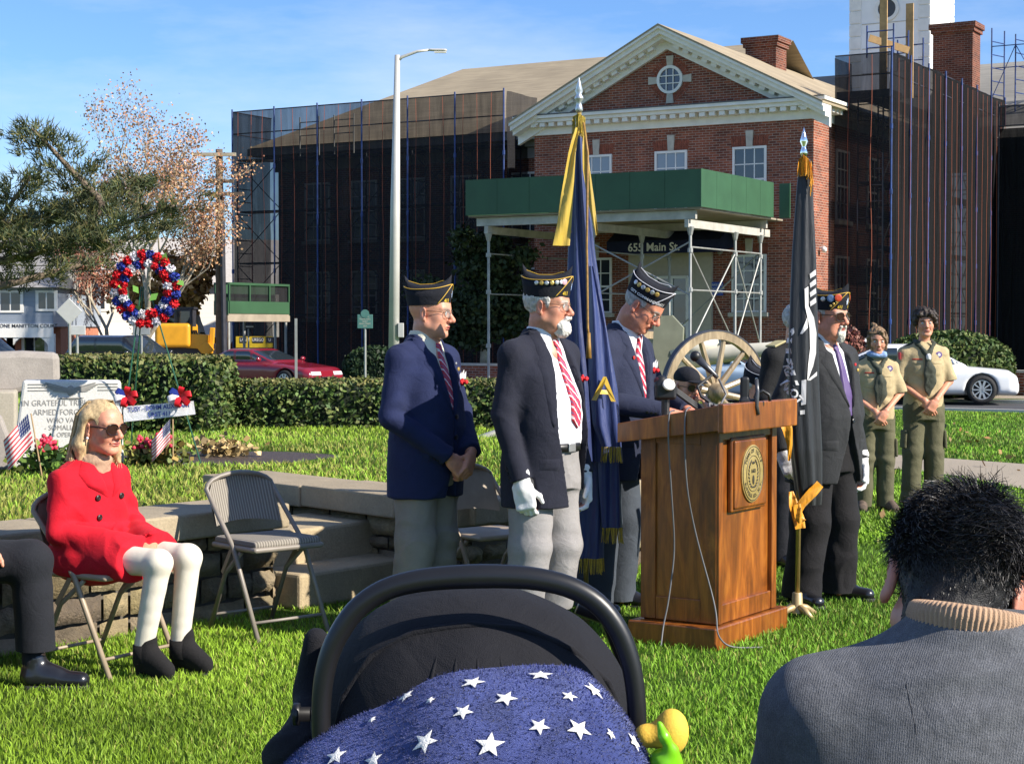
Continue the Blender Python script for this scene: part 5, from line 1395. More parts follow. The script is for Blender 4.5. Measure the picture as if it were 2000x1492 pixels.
def scout(label,loc,rz,H,hdspec,skin,haircol,hairfn,mask=False,seed=0,slide=True,badges=True):
 k=H/1.62
 p=thing('person',label,'person',loc,rz,'uniformed scouts on the lawn')
 hd=Head((0,-.03*k,H-.125),*hdspec,sc=.95 if H>1.55 else.92,wide=.97,jaw=.88)
 z=lambda v:v*k
 arms={'R':((-.16*k,.01,z(1.275)),(-.215*k,.0,z(1.03)),(-.045*k,-.19*k,z(.87))),'L':((.16*k,.01,z(1.275)),(.215*k,.0,z(1.03)),(.04*k,-.20*k,z(.88)))}
 J=dict(neck=(0,.005,z(1.345)),trunk=[((0,0,z(1.25)),.10),((0,0,z(1.0)),.10),((0,0,z(.88)),.10)],shR=arms['R'][0],elR=arms['R'][1],wrR=arms['R'][2],shL=arms['L'][0],elL=arms['L'][1],wrL=arms['L'][2],hpL=(.08,0,z(.82)),knL=(.085,-.01,z(.45)),anL=(.09,.02,.09),hpR=(-.08,0,z(.82)),knR=(-.085,-.01,z(.45)),anR=(-.09,.02,.09),nw=.82)
 stand_body(p,hd,J,skin,.88*k,hands=[((-.04*k,-.195*k,z(.865)),(.5,-.15,-.85),(-.2,-.95,.1),-1,.6,.88*k),((.03*k,-.215*k,z(.87)),(-.55,-.1,-.85),(.1,-.97,.15),1,.7,.88*k)],brow=A(*haircol)*.7,lips=(.48,.18,.15),flush=.08,slim=.9)
 hd.eyes(p)
 tan=cloth('khaki_scout_shirt',(.42,.33,.185),sheen=.1)
 tab=[(z(.80),0,0,.165*k,.118*k),(z(.90),0,-.003,.160*k,.12*k),(z(1.0),0,-.004,.158*k,.118*k),(z(1.15),0,0,.165*k,.118*k),(z(1.25),0,.004,.155*k,.10*k),(z(1.31),0,.01,.11*k,.075*k),(z(1.35),0,.012,.066,.058)]
 S=Sdf();S.loft(tab,.03,2.3)
 for q in 'RL':
  a,b=A(*arms[q][0]),A(*arms[q][1]);S.cone(A(a[0]*.3,a[1],a[2]+.03),a+(0,0,-.012),.045*k,.044*k,.05);e=a+(b-a)*.95;S.cone(a+(-.01*np.sign(a[0]),0,-.03),e,.054*k,.064*k,.03);d=norm(b-a)
  S.fn(e-.1,e+.12,(lambda e_,d_:lambda P:np.maximum(-((P-(e_+d_*.012))@d_),np.sqrt((np.cross(P-e_,d_)**2).sum(-1))-.09))(e,d),.002)
 fo=[((0,-.1,z(.95)),(.4,0,1),70,.008,(.16,.1,.09)),((.1,-.08,z(1.12)),(.9,0,.5),50,.006,(.1,.08,.12)),((-.12,-.05,z(1.1)),(.9,0,-.5),50,.006,(.1,.08,.12))]
 g=Cloth(S,.006,2,fo,.004,13,seed);g.obj('uniform_shirt',tan,p)
 if seed!=51 or True:
  for q in(1,-1):
   G=strip_grid([(q*.035*k,z(1.185)),(q*.035*k,z(1.075))],[(q*.120*k,z(1.185)),(q*.120*k,z(1.075))],8,8);g.patch('pocket',tan,p,G,.006)
   G=strip_grid([(q*.033*k,z(1.195)),(q*.033*k,z(1.165))],[(q*.122*k,z(1.195)),(q*.122*k,z(1.165))],5,8);g.patch('pocket_flap',tan,p,G,.010)
   G=strip_grid([(q*.01,z(1.345)),(q*.065,z(1.29))],[(q*.06,z(1.345)),(q*.085,z(1.325))],6,6);g.patch('collar',tan,p,G,.010)
  for q in(1,-1):mb=MB();mb.box(((q*.125)*k,.012,z(1.325)),(.09*k,.05,.012),rotm(0,q*.42,0));mb.build('epaulette',cloth('dark_epaulette',(.03,.04,.025)),p,bevel=.004)
  mb=MB();c=g.hit((.10*k,-1,z(1.245)),(0,1,0),.003);mb.lathe([(.026*k,-.003),(.026*k,.002),(0,.003)],c,14,frame_to((0,-1,0)));pb=mb.build('round_patch',mat('purple_patch',(.16,.09,.30),.7),p)
  mb=MB();mb.lathe([(.015*k,.002),(.013*k,.005),(0,.005)],c,6,frame_to((0,-1,0)));mb.build('patch_emblem',M_LETW,pb)
  G=strip_grid([(-.118*k,z(1.215)),(-.118*k,z(1.203))],[(-.04*k,z(1.215)),(-.04*k,z(1.203))],3,8);g.patch('name_strip',mat('red_strip',(.5,.06,.03),.7),p,G,.004)
  c=g.hit((-.6,-.02,z(1.235)),(1,0,0),.006);mb=MB();mb.box(c,(.006,.06,.06));mb.build('sleeve_patch',mat('red_sleeve_patch',(.55,.03,.06),.7),p,bevel=.003)
 nk_m=cloth('olive_neckerchief',(.055,.06,.045),sheen=.15)
 S=Sdf();zz=z(1.335)
 S.chain([(-.068,.03,zz+.02),(-.064,-.04,zz-.002),(-.025,-.085*k,z(1.27)),(0,-.115*k,z(1.225))],[.020,.020,.018,.015],.02);S.chain([(.068,.03,zz+.02),(.064,-.04,zz-.002),(.025,-.085*k,z(1.27)),(0,-.115*k,z(1.225))],[.020,.020,.018,.015],.02);S.cone((-.06,.05,zz+.01),(.06,.05,zz+.01),.02,.02,.02)
 S.chain([(0,-.115*k,z(1.225)),(.010,-.140*k,z(1.12)),(.012,-.140*k,z(1.03)),(.0,-.137*k,z(.92))],[.016,.034*k,.038*k,.012],.02,((0,1,0),.42));S.chain([(-.005,-.12*k,z(1.2)),(-.02,-.142*k,z(1.08)),(-.022,-.14*k,z(.955))],[.014,.024,.010],.01,((0,1,0),.5))
 gn=Cloth(S,.005,1,[((0,-.13,z(1.1)),(1,0,.1),160,.007,(.06,.1,.2))],.004,22,seed+3);gn.obj('neckerchief',nk_m,p)
 mb=MB();mb.lathe([(.017,-.022),(.021,-.01),(.021,.012),(.016,.024),(.006,.03)],(0,-.128*k,z(1.225)),12);mb.build('slide',M_WGLOVE if slide else nk_m,p,smooth=True)
 olive=cloth('olive_trousers',(.105,.098,.055),sheen=.1)
 trousers(p,olive,[(.075*k,0,z(.80)),(-.075*k,0,z(.80))],[(.085*k,-.012,z(.45)),(-.09*k,-.012,z(.45))],[(.095*k,.02,.09),(-.10*k,.02,.09)],[(z(.72),0,0,.155*k,.115*k),(z(.86),0,0,.155*k,.115*k),(z(.93),0,0,.150*k,.11*k)],(.092*k,.080*k,.078*k),seed+5)
 for q in(1,-1):
  mb=MB();mb.box((q*.165*k,-.01,z(.56)),(.025,.13,.15),rotm(0,q*-.05,0));mb.build('cargo_pocket',olive,p,bevel=.01)
  shoe(p,(q*.095*k,.09,0),(q*.22,-1,0),.26,m=mat('brown_trail_shoe',(.10,.07,.05),.8,.4,40),h=.09)
 hairfn(p,hd,haircol)
 return p,hd,g
def hair_straight(p,hd,col):
 hd.hair_shell(p,col,[((0,-.10,-.025),(.062,.07,.085)),((0,-.02,-.17),(.13,.2,.09))],rad=(.086,.106,.098),fuzz=.006,extra=lambda S:(hd.c(S,(.078,-.02,.03),(.080,-.012,-.065),.016,.012,.02),hd.c(S,(-.078,-.02,.03),(-.080,-.01,-.05),.016,.012,.02),hd.c(S,(.02,-.085,.085),(.072,-.07,.0),.016,.012,.02),hd.c(S,(-.01,.06,.125),(-.03,.075,.14),.018,.012,.02)),h=.0045)
 mb=MB();r=np.random.default_rng(8)
 def gd(i):
  th=r.uniform(-2.6,2.6);a=hd.w((.082*math.sin(th),.012-.10*math.cos(th),.075));b=hd.w((.089*math.sin(th),.012-.105*math.cos(th),.02 if abs(th)<.5 else-.02));c=hd.w((.088*math.sin(th),.012-.10*math.cos(th),(.035 if abs(th)<.5 else-.075)+r.normal(0,.01)));return np.stack([hd.w((.02,0,.122)),a,b,c])
 strands(mb,None,gd,260,.0028,col,r);mb.build('hair_strand',M_HAIR,p,colors=True)
def hair_curly(p,hd,col):
 r=np.random.default_rng(9);S=Sdf()
 hd.e(S,(0,.018,.050),(.088,.104,.090),.01)
 for i in range(70):
  th=r.uniform(0,2*PI);z=r.uniform(-.2,1);c=(math.sin(th)*.094*math.sqrt(max(0,1-z*z*.8)),.015+math.cos(th)*.104*math.sqrt(max(0,1-z*z*.8)),.045+z*.085)
  if c[1]<-.055 and c[2]<.055:continue
  if c[1]<-.02 and c[2]<.0:continue
  hd.e(S,c,r.uniform(.016,.028),.008)
 for c in((.060,-.085,.055),(.075,-.065,.03),(.082,-.045,.0),(.04,-.095,.075),(.085,-.02,-.02),(-.075,-.05,.04),(-.05,-.09,.075),(-.085,-.02,.0)):hd.e(S,c,.024,.012)
 hd.e(S,(-.012,-.11,-.025),(.052,.06,.075),.008,'-')
 V,Q=S.mesh(.0045);V+=vnormals(V,Q)*(vnoise(V,120,3,3)*.006)[:,None];C=A(*col)*(1+.4*vnoise(V,220,4,2))[:,None]
 mesh_obj('hair',V,Q,M_HAIR,p,smooth=True,colors=np.clip(C,0,1))
 mb=MB();
 def gd(i):
  th=r.uniform(0,2*PI);z=r.uniform(0,1);c=A(math.sin(th)*.098*math.sqrt(1-z*z*.7),.015+math.cos(th)*.108*math.sqrt(1-z*z*.7),.045+z*.09)
  t=np.linspace(0,6.3,12)[:,None];e1,e2=norm(r.normal(size=3)),norm(r.normal(size=3));return hd.H+((c+.013*(np.cos(t)*e1+np.sin(t)*e2)+.003*t*e1)*hd.sc)@hd.M.T
 strands(mb,None,gd,240,.0018,A(*col)*1.3,r);mb.build('hair_curl',M_HAIR,p,colors=True)
_p,_h,_g=scout('shorter scout with straight light brown hair and blue mask at chin',(2.97,14.2,0),R(2),1.52,(R(-4),R(6)),SKIN*(1.15,1.12,1.1),(.20,.125,.065),hair_straight,seed=51,slide=False)
S_=Sdf();_h.c(S_,(-.05,-.05,-.115),(.05,-.05,-.115),.030,.030,.02);_h.e(S_,(0,-.045,-.122),(.066,.055,.026),.02);S_.cone(_h.w((-.075,.0,-.115)),_h.w((-.05,-.05,-.12)),.014,.022,.02);S_.cone(_h.w((.075,.0,-.115)),_h.w((.05,-.05,-.12)),.014,.022,.02)
_c=Cloth(S_,.005,1,[],.004,40,2);_c.obj('face_mask',cloth('blue_face_mask',(.22,.33,.55)),_p)
scout('taller scout with dark curly hair and white neckerchief slide',(3.43,14.5,0),R(4),1.66,(R(-10),R(-2),R(-3)),SKIN*(1.12,1.08,1.05),(.030,.019,.013),hair_curly,seed=61)
M_TAN=mat('tan_chair_enamel',(.34,.265,.18),.45,.12,12);M_GREYM=mat('grey_chair_enamel',(.22,.19,.155),.45,.12,12)
def chair_fabric():
 T=NT('striped_chair_fabric');w=T.n('TexWave');w.bands_direction='X';w.inputs['Scale'].default_value=21;w.inputs['Distortion'].default_value=.6;T.l(T.co(),w.inputs['Vector'])
 T.base(T.ramp(w.outputs['Fac'],[(.3,(.16,.14,.115)),(.7,(.29,.26,.215))]));T.set(Roughness=.95);T.bump(w.outputs['Fac'],.6,.004);return T.m
M_CFAB=chair_fabric()
def folding_chair(label,loc,rz,m,fabric=None):
 t=thing('folding_chair',label,'folding chair',loc,rz,'metal folding chairs on the grass')
 sh=.435
 S=Sdf();S.box((0,-.01,sh),(.205,.195,.014),.012,.01);V,Q=S.mesh(.008);mesh_obj('seat',V,Q,m,t,smooth=True)
 if fabric:S=Sdf();S.box((0,-.01,sh+.022),(.195,.185,.022),.02,.01);V,Q=S.mesh(.008);mesh_obj('seat_pad',V,Q,fabric,t,smooth=True)
 fr=MB()
 a=np.linspace(0,PI,11);top=[(-.195*math.cos(q)*1.0,.235+.01*math.sin(q),.70+.075*math.sin(q))for q in a]
 pts=[(-.205,-.235,.0),(-.205,-.02,sh-.0)]+[(-.198,.16,.62)]+top+[(.198,.16,.62),(.205,-.02,sh),(.205,-.235,0)]
 fr.tube(pts,.0125,8);fr.tube([(-.2,-.19,.09),(.2,-.19,.09)],.008,6);fr.build('front_frame',m,t,smooth=True)
 bl=MB();bl.tube([(-.18,.235,0),(-.18,.09,.30),(-.185,-.06,sh-.02)],.0115,8);bl.tube([(.18,.235,0),(.18,.09,.30),(.185,-.06,sh-.02)],.0115,8);bl.tube([(-.18,.195,.085),(.18,.195,.085)],.008,6);bl.build('rear_leg',m,t,smooth=True)
 for q in(1,-1):mb=MB();mb.bar((q*.192,.10,.30),(q*.20,-.0,sh),.004,.025);mb.build('hinge_link',m,t)
 nx,nz=13,9;X,Z=np.meshgrid(np.linspace(-1,1,nx),np.linspace(0,1,nz),indexing='ij')
 zt=.70+.072*np.sqrt(np.clip(1-X**2,0,1));zb=.545+.0*X-.02*X**2;zz=zb+(zt-zb)*Z;yy=.165+(zz-.545)*.36+.035*(1-X**2)
 P=np.stack([X*.19,yy,zz],-1);mb=MB();mb.grid(P-(0,.008,0));mb.grid((P+(0,.008,0))[::-1]);o=mb.build('backrest',fabric or m,t,smooth=True)
 return t
def seat_person(p,hd,skin,arms,legs,hands,neck,trunk,brow=None,lips=(.45,.13,.11),flush=.06,nw=.9,sc=.92):
 J=dict(neck=neck,trunk=trunk,shR=arms['R'][0],elR=arms['R'][1],wrR=arms['R'][2],shL=arms['L'][0],elL=arms['L'][1],wrL=arms['L'][2],nw=nw)
 for s_ in 'RL':J['hp'+s_],J['kn'+s_],J['an'+s_]=legs[s_]
 return stand_body(p,hd,J,skin,sc,hands=hands,brow=brow,lips=lips,flush=flush)
def woman():
 loc=(-1.79,7.63,0);rz=R(58);zq=lambda v:.5+(v-.5)*(.86 if v>.5 else 1)
 folding_chair('tan metal folding chair under the woman in red',(loc[0],loc[1],0),rz,M_TAN)
 p=thing('person','blonde woman in bright red coat and sunglasses seated on folding chair','person',loc,rz)
 hd=Head((0,.015,1.065),R(3),R(4),sc=.98,wide=.95,jaw=.90)
 arms={'R':((-.165,.09,.845),(-.215,.06,.62),(-.06,-.19,.555)),'L':((.165,.09,.845),(.215,.05,.62),(.05,-.22,.565))}
 legs={'R':((-.09,.05,.50),(-.085,-.40,.505),(-.085,-.31,.12)),'L':((.09,.05,.50),(.085,-.41,.51),(.085,-.36,.12))}
 seat_person(p,hd,SKIN*(1.12,1.0,.97),arms,legs,[((-.05,-.20,.555),(.75,-.45,-.3),(-.15,-.35,.95),-1,.5,.88),((.04,-.23,.570),(-.7,-.35,-.35),(.15,-.3,.95),1,.6,.88)],(0,.10,.89),[((0,.1,.82),.1),((0,.1,.6),.12),((0,.05,.5),.12)],brow=(.3,.2,.11))
 hd.eyes(p);hd.glasses(p,True,rim=mat('tortoise_rim',(.02,.008,.006),.25),big=1.30,thick=.0032)
 mb=MB();mb.ball(hd.w((-.085,.004,-.047)),.006,8);mb.build('earring',M_SHIRT,p,smooth=True)
 red=cloth('red_coat_cloth',(.52,.006,.018),var=.1,sheen=.25)
 S=Sdf()
 S.loft([(zq(z_),*r_)for z_,*r_ in[(.44,0,.06,.20,.19),(.52,0,.065,.205,.185),(.62,0,.085,.178,.142),(.66,0,.09,.168,.131),(.74,0,.095,.174,.138),(.86,0,.095,.172,.128),(.93,0,.095,.135,.100),(.985,0,.095,.085,.075),(1.01,0,.09,.066,.062)]],.03,2.3)
 for q in 'RL':
  a,b,c=[A(*v)for v in arms[q]];S.cone(A(a[0]*.3,a[1],a[2]+.035),a+(0,0,-.01),.042,.044,.05);S.cone(a+(-.012*np.sign(a[0]),0,-.025),b,.056,.056,.05);S.cone(b,c,.058,.048,.012)
  d=norm(c-b);S.cone(c,c+d*.03,.05,.052,.006);S.fn(c-.16,c+.16,(lambda c_,d_:lambda P:np.maximum(-((P-(c_+d_*.01))@d_),np.sqrt((np.cross(P-c_,d_)**2).sum(-1))-.058))(c,d),.002)
  h,k_,n_=[A(*v)for v in legs[q]];e=h+(k_-h)*.62;S.cone(h,e,.125,.108,.05,((0,0,1),.95))
  d2=norm(k_-h);S.fn(e-.2,e+.22,(lambda c_,d_:lambda P:-((P-(c_+d_*.03))@d_))(e,d2),.004)
 S.box((0,-.02,.49),(.19,.16,.075),.06,.05)
 fo=[((-.22,.05,.68),(.3,.5,1),85,.018,(.10,.12,.12)),((.2,.04,.68),(.3,.5,1),85,.016,(.10,.12,.12)),((-.1,-.02,.6),(.8,.4,.5),75,.015,(.2,.2,.12)),((-.15,.0,.5),(.9,.5,.2),60,.016,(.2,.25,.1)),((0,-.05,.82),(.6,0,1),45,.006,(.2,.15,.15))]
 g=Cloth(S,.0065,1,fo,.0085,9,71);g.obj('coat',red,p)
 for q in(1,-1):
  G=strip_grid([(q*.012,zq(.80)),(q*.035,zq(.93)),(q*.05,zq(.99))],[(q*.105,zq(.86)),(q*.13,zq(.925)),(q*.085,zq(.985))],14,8);g.patch('collar',red,p,G,.014)
  mb=MB();mb.box((q*.115,.095,.908),(.09,.045,.008),rotm(0,q*.45,0));mb.build('shoulder_tab',red,p,bevel=.003)
 for x,zz in((-.065,.76),(.065,.76),(-.065,.675)):
  c=g.hit((x,-1,zz),(0,1,0),.004);mb=MB();mb.lathe([(.013,-.004),(.014,.003),(.009,.005),(0,.003)],c,12,frame_to((0,-1,0)));mb.build('button',mat('horn_button',(.025,.012,.01),.3),p)
 mb=MB();a=np.arange(40)*2*PI/40;rg=lambda zz,o_:np.stack([np.cos(a)*(.176+o_),.09+np.sin(a)*(.138+o_),np.full(40,zz)+.008*np.sin(2*a)],1)
 mb.grid(np.stack([rg(.605,0),rg(.608,.019),rg(.648,.019),rg(.652,0)],1),closed_u=True);mb.build('belt',red,p,smooth=True)
 S=Sdf();S.ell((.02,-.06,.63),(.035,.018,.022),.01);S.chain([(.0,-.06,.63),(-.03,-.08,.585),(-.04,-.09,.555)],[.014,.022,.018],.01,((0,1,0),.4));S.chain([(.03,-.06,.63),(.06,-.08,.59),(.07,-.09,.56)],[.014,.022,.016],.01,((0,1,0),.4));Cloth(S,.005,1).obj('belt_knot',red,p)
 S=Sdf()
 for zz,rr,tr in((.925,.058,.020),(.905,.064,.020),(.880,.056,.022)):
  k=14;q=[(math.sin(i*2*PI/k)*rr,.075-math.cos(i*2*PI/k)*rr,zz+.012*math.cos(i*2*PI/k))for i in range(k+1)];S.chain(q,[tr]*(k+1),.012)
 S.ell((0,.02,.845),(.045,.03,.05),.02);Cloth(S,.005,1,[],.003,40,4).obj('cowl_sweater',cloth('camel_knit',(.40,.26,.17),sheen=.2),p)
 S=Sdf()
 for q in 'RL':h,k_,n_=legs[q];S.cone(h,k_,.074,.057,.02);S.cone(k_,A(*n_)+(0,0,.02),.056,.042,.02)
 fo=[((q*.1,-.38,.45),(.2,.3,1),120,.0015,(.1,.12,.1))for q in(1,-1)]+[((q*.1,-.4,.2),(.2,.3,1),150,.0015,(.1,.12,.1))for q in(1,-1)]
 Cloth(S,.006,2,fo,.001,12,5,lo=A(-9,-9,.105)).obj('white_jeans',cloth('off_white_denim',(.66,.60,.49),.06,sheen=.05,bump=.12),p)
 bt=cloth('black_suede',(.010,.009,.009),sheen=.3)
 for q,n_,dx in(('R',legs['R'][2],.1),('L',legs['L'][2],.2)):
  o=shoe(p,(n_[0],n_[1]+.05,0),(dx,-1,0),.215,'ankle_boot',bt,.036,.1,True,.03);mb=MB();mb.tube([(n_[0],n_[1],.07),(n_[0],n_[1],.15)],[.048,.046],14);mb.build('boot_shaft',bt,o,smooth=True)
 col=A(.62,.44,.23)
 def extra(S):
  for q in(1,-1):
   hd.c(S,(q*.062,.030,.04),(q*.072,.055,-.08),.030,.032,.04);hd.c(S,(q*.072,.055,-.08),(q*.070,.05,-.160),.032,.016,.03)
  hd.c(S,(.06,-.03,.03),(.080,-.02,-.10),.018,.020,.03);hd.c(S,(.080,-.02,-.10),(.088,-.03,-.16),.020,.012,.02)
  hd.c(S,(0,.085,.02),(0,.09,-.14),.05,.045,.05)
 hd.hair_shell(p,col*.8,[((-.02,-.10,-.02),(.060,.065,.095)),((-.085,-.01,-.03),(.032,.034,.07)),((0,-.10,-.12),(.07,.10,.08))],rad=(.081,.102,.095),fuzz=.0012,extra=extra,h=.0045)
 mb=MB();r=np.random.default_rng(12)
 def gd(i):
  th=r.uniform(.95,2*PI-.6);
  if 4.2<th<5.73:th=r.uniform(3.0,4.25)
  s_,c_=math.sin(th),-math.cos(th);out=r.uniform(1.0,1.13);L=r.uniform(-.195,-.14)
  q=[(.012,-.02+.03*r.uniform(-1,1),.122),(.050*s_,.012+.07*c_,.108),(.084*s_*out,.014+.103*c_*out,.05),(.093*s_*out,.030+.100*c_*out,-.04),(.104*s_*out,.036+.106*c_*out,-.115),(.098*s_+r.normal(0,.012),.036+.10*c_+r.normal(0,.012),L),(.085*s_+r.normal(0,.012),.03+.09*c_,L-.02)]
  t=np.linspace(0,1,7);tt=np.linspace(0,1,13);q=A(*np.array(q).T).T;return hd.H+(np.stack([np.interp(tt,t,q[:,k])for k in range(3)],1)*hd.sc)@hd.M.T
 strands(mb,None,gd,1800,.0017,col,r,var=.3);mb.build('hair_strand',M_HAIR,p,colors=True)
woman()
folding_chair('empty grey padded folding chair before the stone steps',(-1.21,8.55,0),R(42),M_GREYM,M_CFAB)
folding_chair('tan folding chair half hidden between two standing veterans',(-.12,9.02,0),R(38),M_TAN)
def seated_suit():
 """man in a black suit on the left edge: only his near leg and shoe enter the photograph"""
 loc=(-2.44,7.12,0);rz=R(87)
 folding_chair('folding chair at the left edge under the man in black suit',(loc[0],loc[1],0),rz,M_TAN)
 p=thing('person','seated man in black suit, only his trouser leg and shoe showing at left edge','person',loc,rz)
 hd=Head((0,.02,1.22),0,0,sc=1.03,old=True)
 arms={'R':((-.19,.09,.99),(-.25,.05,.70),(-.12,-.2,.60)),'L':((.19,.09,.99),(.25,.04,.70),(.1,-.2,.60))}
 legs={'R':((-.10,.05,.51),(-.18,-.30,.50),(-.17,-.02,.13)),'L':((.10,.05,.51),(.12,-.43,.53),(.12,-.45,.13))}
 seat_person(p,hd,SKIN,arms,legs,[((-.11,-.21,.6),(.3,-.9,-.2),(-.2,0,1),-1,.4,1),((.09,-.21,.6),(-.3,-.9,-.2),(.2,0,1),1,.4,1)],(0,.10,1.04),[((0,.1,.95),.1),((0,.1,.6),.12),((0,.05,.5),.12)],brow=(.2,.18,.15),sc=1,nw=1.05)
 hd.eyes(p);hd.hair_shell(p,(.3,.28,.26),[((0,-.10,-.03),(.08,.07,.10)),((0,-.02,-.16),(.13,.2,.09))])
 S=Sdf();S.loft([(.47,0,.07,.205,.17),(.6,0,.08,.19,.15),(.8,0,.09,.195,.145),(.93,0,.09,.19,.125),(1.0,0,.095,.12,.09),(1.05,0,.09,.07,.065)],.03,2.3)
 for q in 'RL':
  a,b,c=[A(*v)for v in arms[q]];S.cone(A(a[0]*.3,a[1],a[2]+.02),a,.05,.066,.05);S.cone(a,b,.066,.06,.04);S.cone(b,c,.06,.052,.012)
 blk=cloth('black_suit_cloth',(.012,.013,.017),sheen=.25);Cloth(S,.009,2,[],.005,11,8).obj('jacket',blk,p)
 S=Sdf()
 for q in 'RL':h,k_,n_=legs[q];S.cone(h,k_,.105,.088,.03);S.cone(k_,A(*n_)+(0,0,.03),.086,.082,.03);
 fo=[((q*.12,-.40,.48),(.2,.3,1),60,.010,(.12,.14,.12))for q in(1,-1)]
 Cloth(S,.006,2,fo,.006,9,6,lo=A(-9,-9,.155)).obj('trousers',blk,p)
 for q in(1,-1):
  n_=legs['R' if q<0 else 'L'][2];mb=MB();mb.tube([(n_[0],n_[1]+.01,.2),(n_[0],n_[1]+.01,.1),(n_[0],n_[1]-.01,.055)],[.05,.046,.048],14);mb.build('sock',blk,p,smooth=True);shoe(p,(n_[0],n_[1]+.065,0),(0,-1,0),.31)
seated_suit()
def simple_figure(label,loc,rz,H,jacket,hd_kw,extra=None,seated=False,skin=SKIN,cap=None,seed=0,trs=(.02,.02,.025)):
 """onlookers half hidden behind the lectern and flag: full figures, plainer clothes"""
 p=thing('person',label,'person',loc,rz);k=H/1.75
 dz=-.42 if seated else 0
 hd=Head((0,-.03,H-.125+dz*k),**hd_kw);z=lambda v:(v+dz)*k
 arms={'R':((-.19,.01,z(1.40)),(-.25,.02,z(1.12)),(-.18,-.2,z(.95))),'L':((.19,.01,z(1.40)),(.25,.02,z(1.12)),(.18,-.2,z(.95)))}
 if extra=='hand_up':arms['L']=((.19,.01,z(1.40)),(.22,-.14,z(1.16)),(.09,-.20,z(1.42)))
 J=dict(neck=(0,.005,z(1.47)),trunk=[((0,0,z(1.37)),.12),((0,0,z(1.05)),.13),((0,0,z(.92)),.12)],shR=arms['R'][0],elR=arms['R'][1],wrR=arms['R'][2],shL=arms['L'][0],elL=arms['L'][1],wrL=arms['L'][2])
 if seated:legs={'R':((-.1,0,.5),(-.11,-.42,.51),(-.11,-.42,.1)),'L':((.1,0,.5),(.11,-.42,.51),(.11,-.42,.1))}
 else:legs={'R':((-.09,0,.88),(-.10,0,.48),(-.1,.02,.1)),'L':((.09,0,.88),(.10,0,.48),(.1,.02,.1))}
 for s_ in 'RL':J['hp'+s_],J['kn'+s_],J['an'+s_]=legs[s_]
 hn=[((-.178,-.21,z(.94)),(.4,-.6,-.6),(-.5,-.5,.6),-1,.5,1.0),((.178,-.21,z(.94)),(-.4,-.6,-.6),(.5,-.5,.6),1,.5,1.0)]
 if extra=='hand_up':hn[1]=((.085,-.20,z(1.435)),(-.45,.25,.85),(.5,-.75,.1),1,.9,1.0)
 stand_body(p,hd,J,skin,hands=hn,brow=(.2,.16,.13),h=.006);hd.eyes(p)
 S=Sdf();S.loft([(z(.72)if not seated else.46,0,0,.2,.15),(z(1.0),0,-.005,.19,.145),(z(1.2),0,0,.195,.14),(z(1.36),0,.008,.17,.115),(z(1.43),0,.015,.11,.085),(z(1.49),0,.015,.07,.065)],.03,2.3)
 for q in 'RL':
  a,b,c=[A(*v)for v in arms[q]];S.cone(A(a[0]*.3,a[1],a[2]+.036),a+(0,0,-.012),.053,.058,.05);S.cone(a+(-.012*np.sign(a[0]),0,-.03),b,.064,.06,.05);S.cone(b,c,.06,.052,.012)
 Cloth(S,.009,2,[],.005,11,seed).obj('jacket',jacket,p)
 S=Sdf()
 for q in 'RL':h,kk,n_=legs[q];S.cone(h,kk,.105,.09,.03);S.cone(kk,A(n_[0],n_[1],.05),.09,.085,.03)
 Cloth(S,.009,2,[],.005,9,seed,lo=A(-9,-9,.04)).obj('trousers',cloth('onlooker_trousers',trs),p)
 for q in(1,-1):n_=legs['R' if q<0 else 'L'][2];shoe(p,(n_[0],n_[1]+.07,0),(q*.1,-1,0))
 return p,hd
_p,_h=simple_figure('seated man in black baseball cap and sunglasses, hand at mouth, behind the lectern',(1.21,12.2,0),R(28),1.60,cloth('black_jacket',(.014,.014,.016)),dict(yaw=R(5),pitch=R(6)),'hand_up',True,seed=81)
_h.glasses(_p,True,big=1.2,thick=.002)
S_=Sdf();_h.e(S_,(0,.008,.058),(.086,.106,.080),.01);_h.e(S_,(0,0,-.03),(.2,.2,.075),.004,'-');V_,Q_=S_.mesh(.005);_cp2=mesh_obj('baseball_cap',V_,Q_,M_CAPB,_p,smooth=True)
S_=Sdf();_h.e(S_,(0,-.115,.045),(.070,.075,.010),.01);V_,Q_=S_.mesh(.005);mesh_obj('visor',V_,Q_,M_CAPB,_cp2,smooth=True)
folding_chair('folding chair under the man in the baseball cap',(1.21,12.2,0),R(28),M_TAN)
_p,_h=simple_figure('seated person in dark side cap with gold pins, low behind the lectern corner',(1.66,12.0,0),R(30),1.60,cloth('dark_blazer',(.015,.016,.024)),dict(yaw=R(8),pitch=R(22),old=True),None,True,seed=83,skin=SKIN*(1.1,1.1,1.1))
_h.hair_shell(_p,(.5,.48,.45),SIDEHAIR,rad=(.081,.102,.09));garrison(_p,_h,M_SILVT,'',badges=[(.5,.55,.010,M_GILT),(.5,.30,.010,M_GILT),(1.0,.6,.010,M_SILV)],tilt=0)
folding_chair('folding chair under the person in the side cap behind lectern',(1.66,12.0,0),R(30),M_TAN)
_p,_h=simple_figure('grey haired person in dark coat standing behind the black flag',(1.775,10.9,0),R(35),1.66,cloth('black_overcoat',(.012,.012,.013)),dict(yaw=R(20),pitch=R(5),old=True),seed=85)
_h.hair_shell(_p,(.42,.42,.41),[((0,-.10,-.03),(.085,.075,.11)),((0,-.02,-.16),(.13,.2,.09))])
mb=MB();mb.box((-.16,.01,1.40),(.1,.09,.014),rotm(0,-.35,0));mb.build('epaulette',mat('tan_epaulette',(.38,.33,.17),.8),_p,bevel=.005)
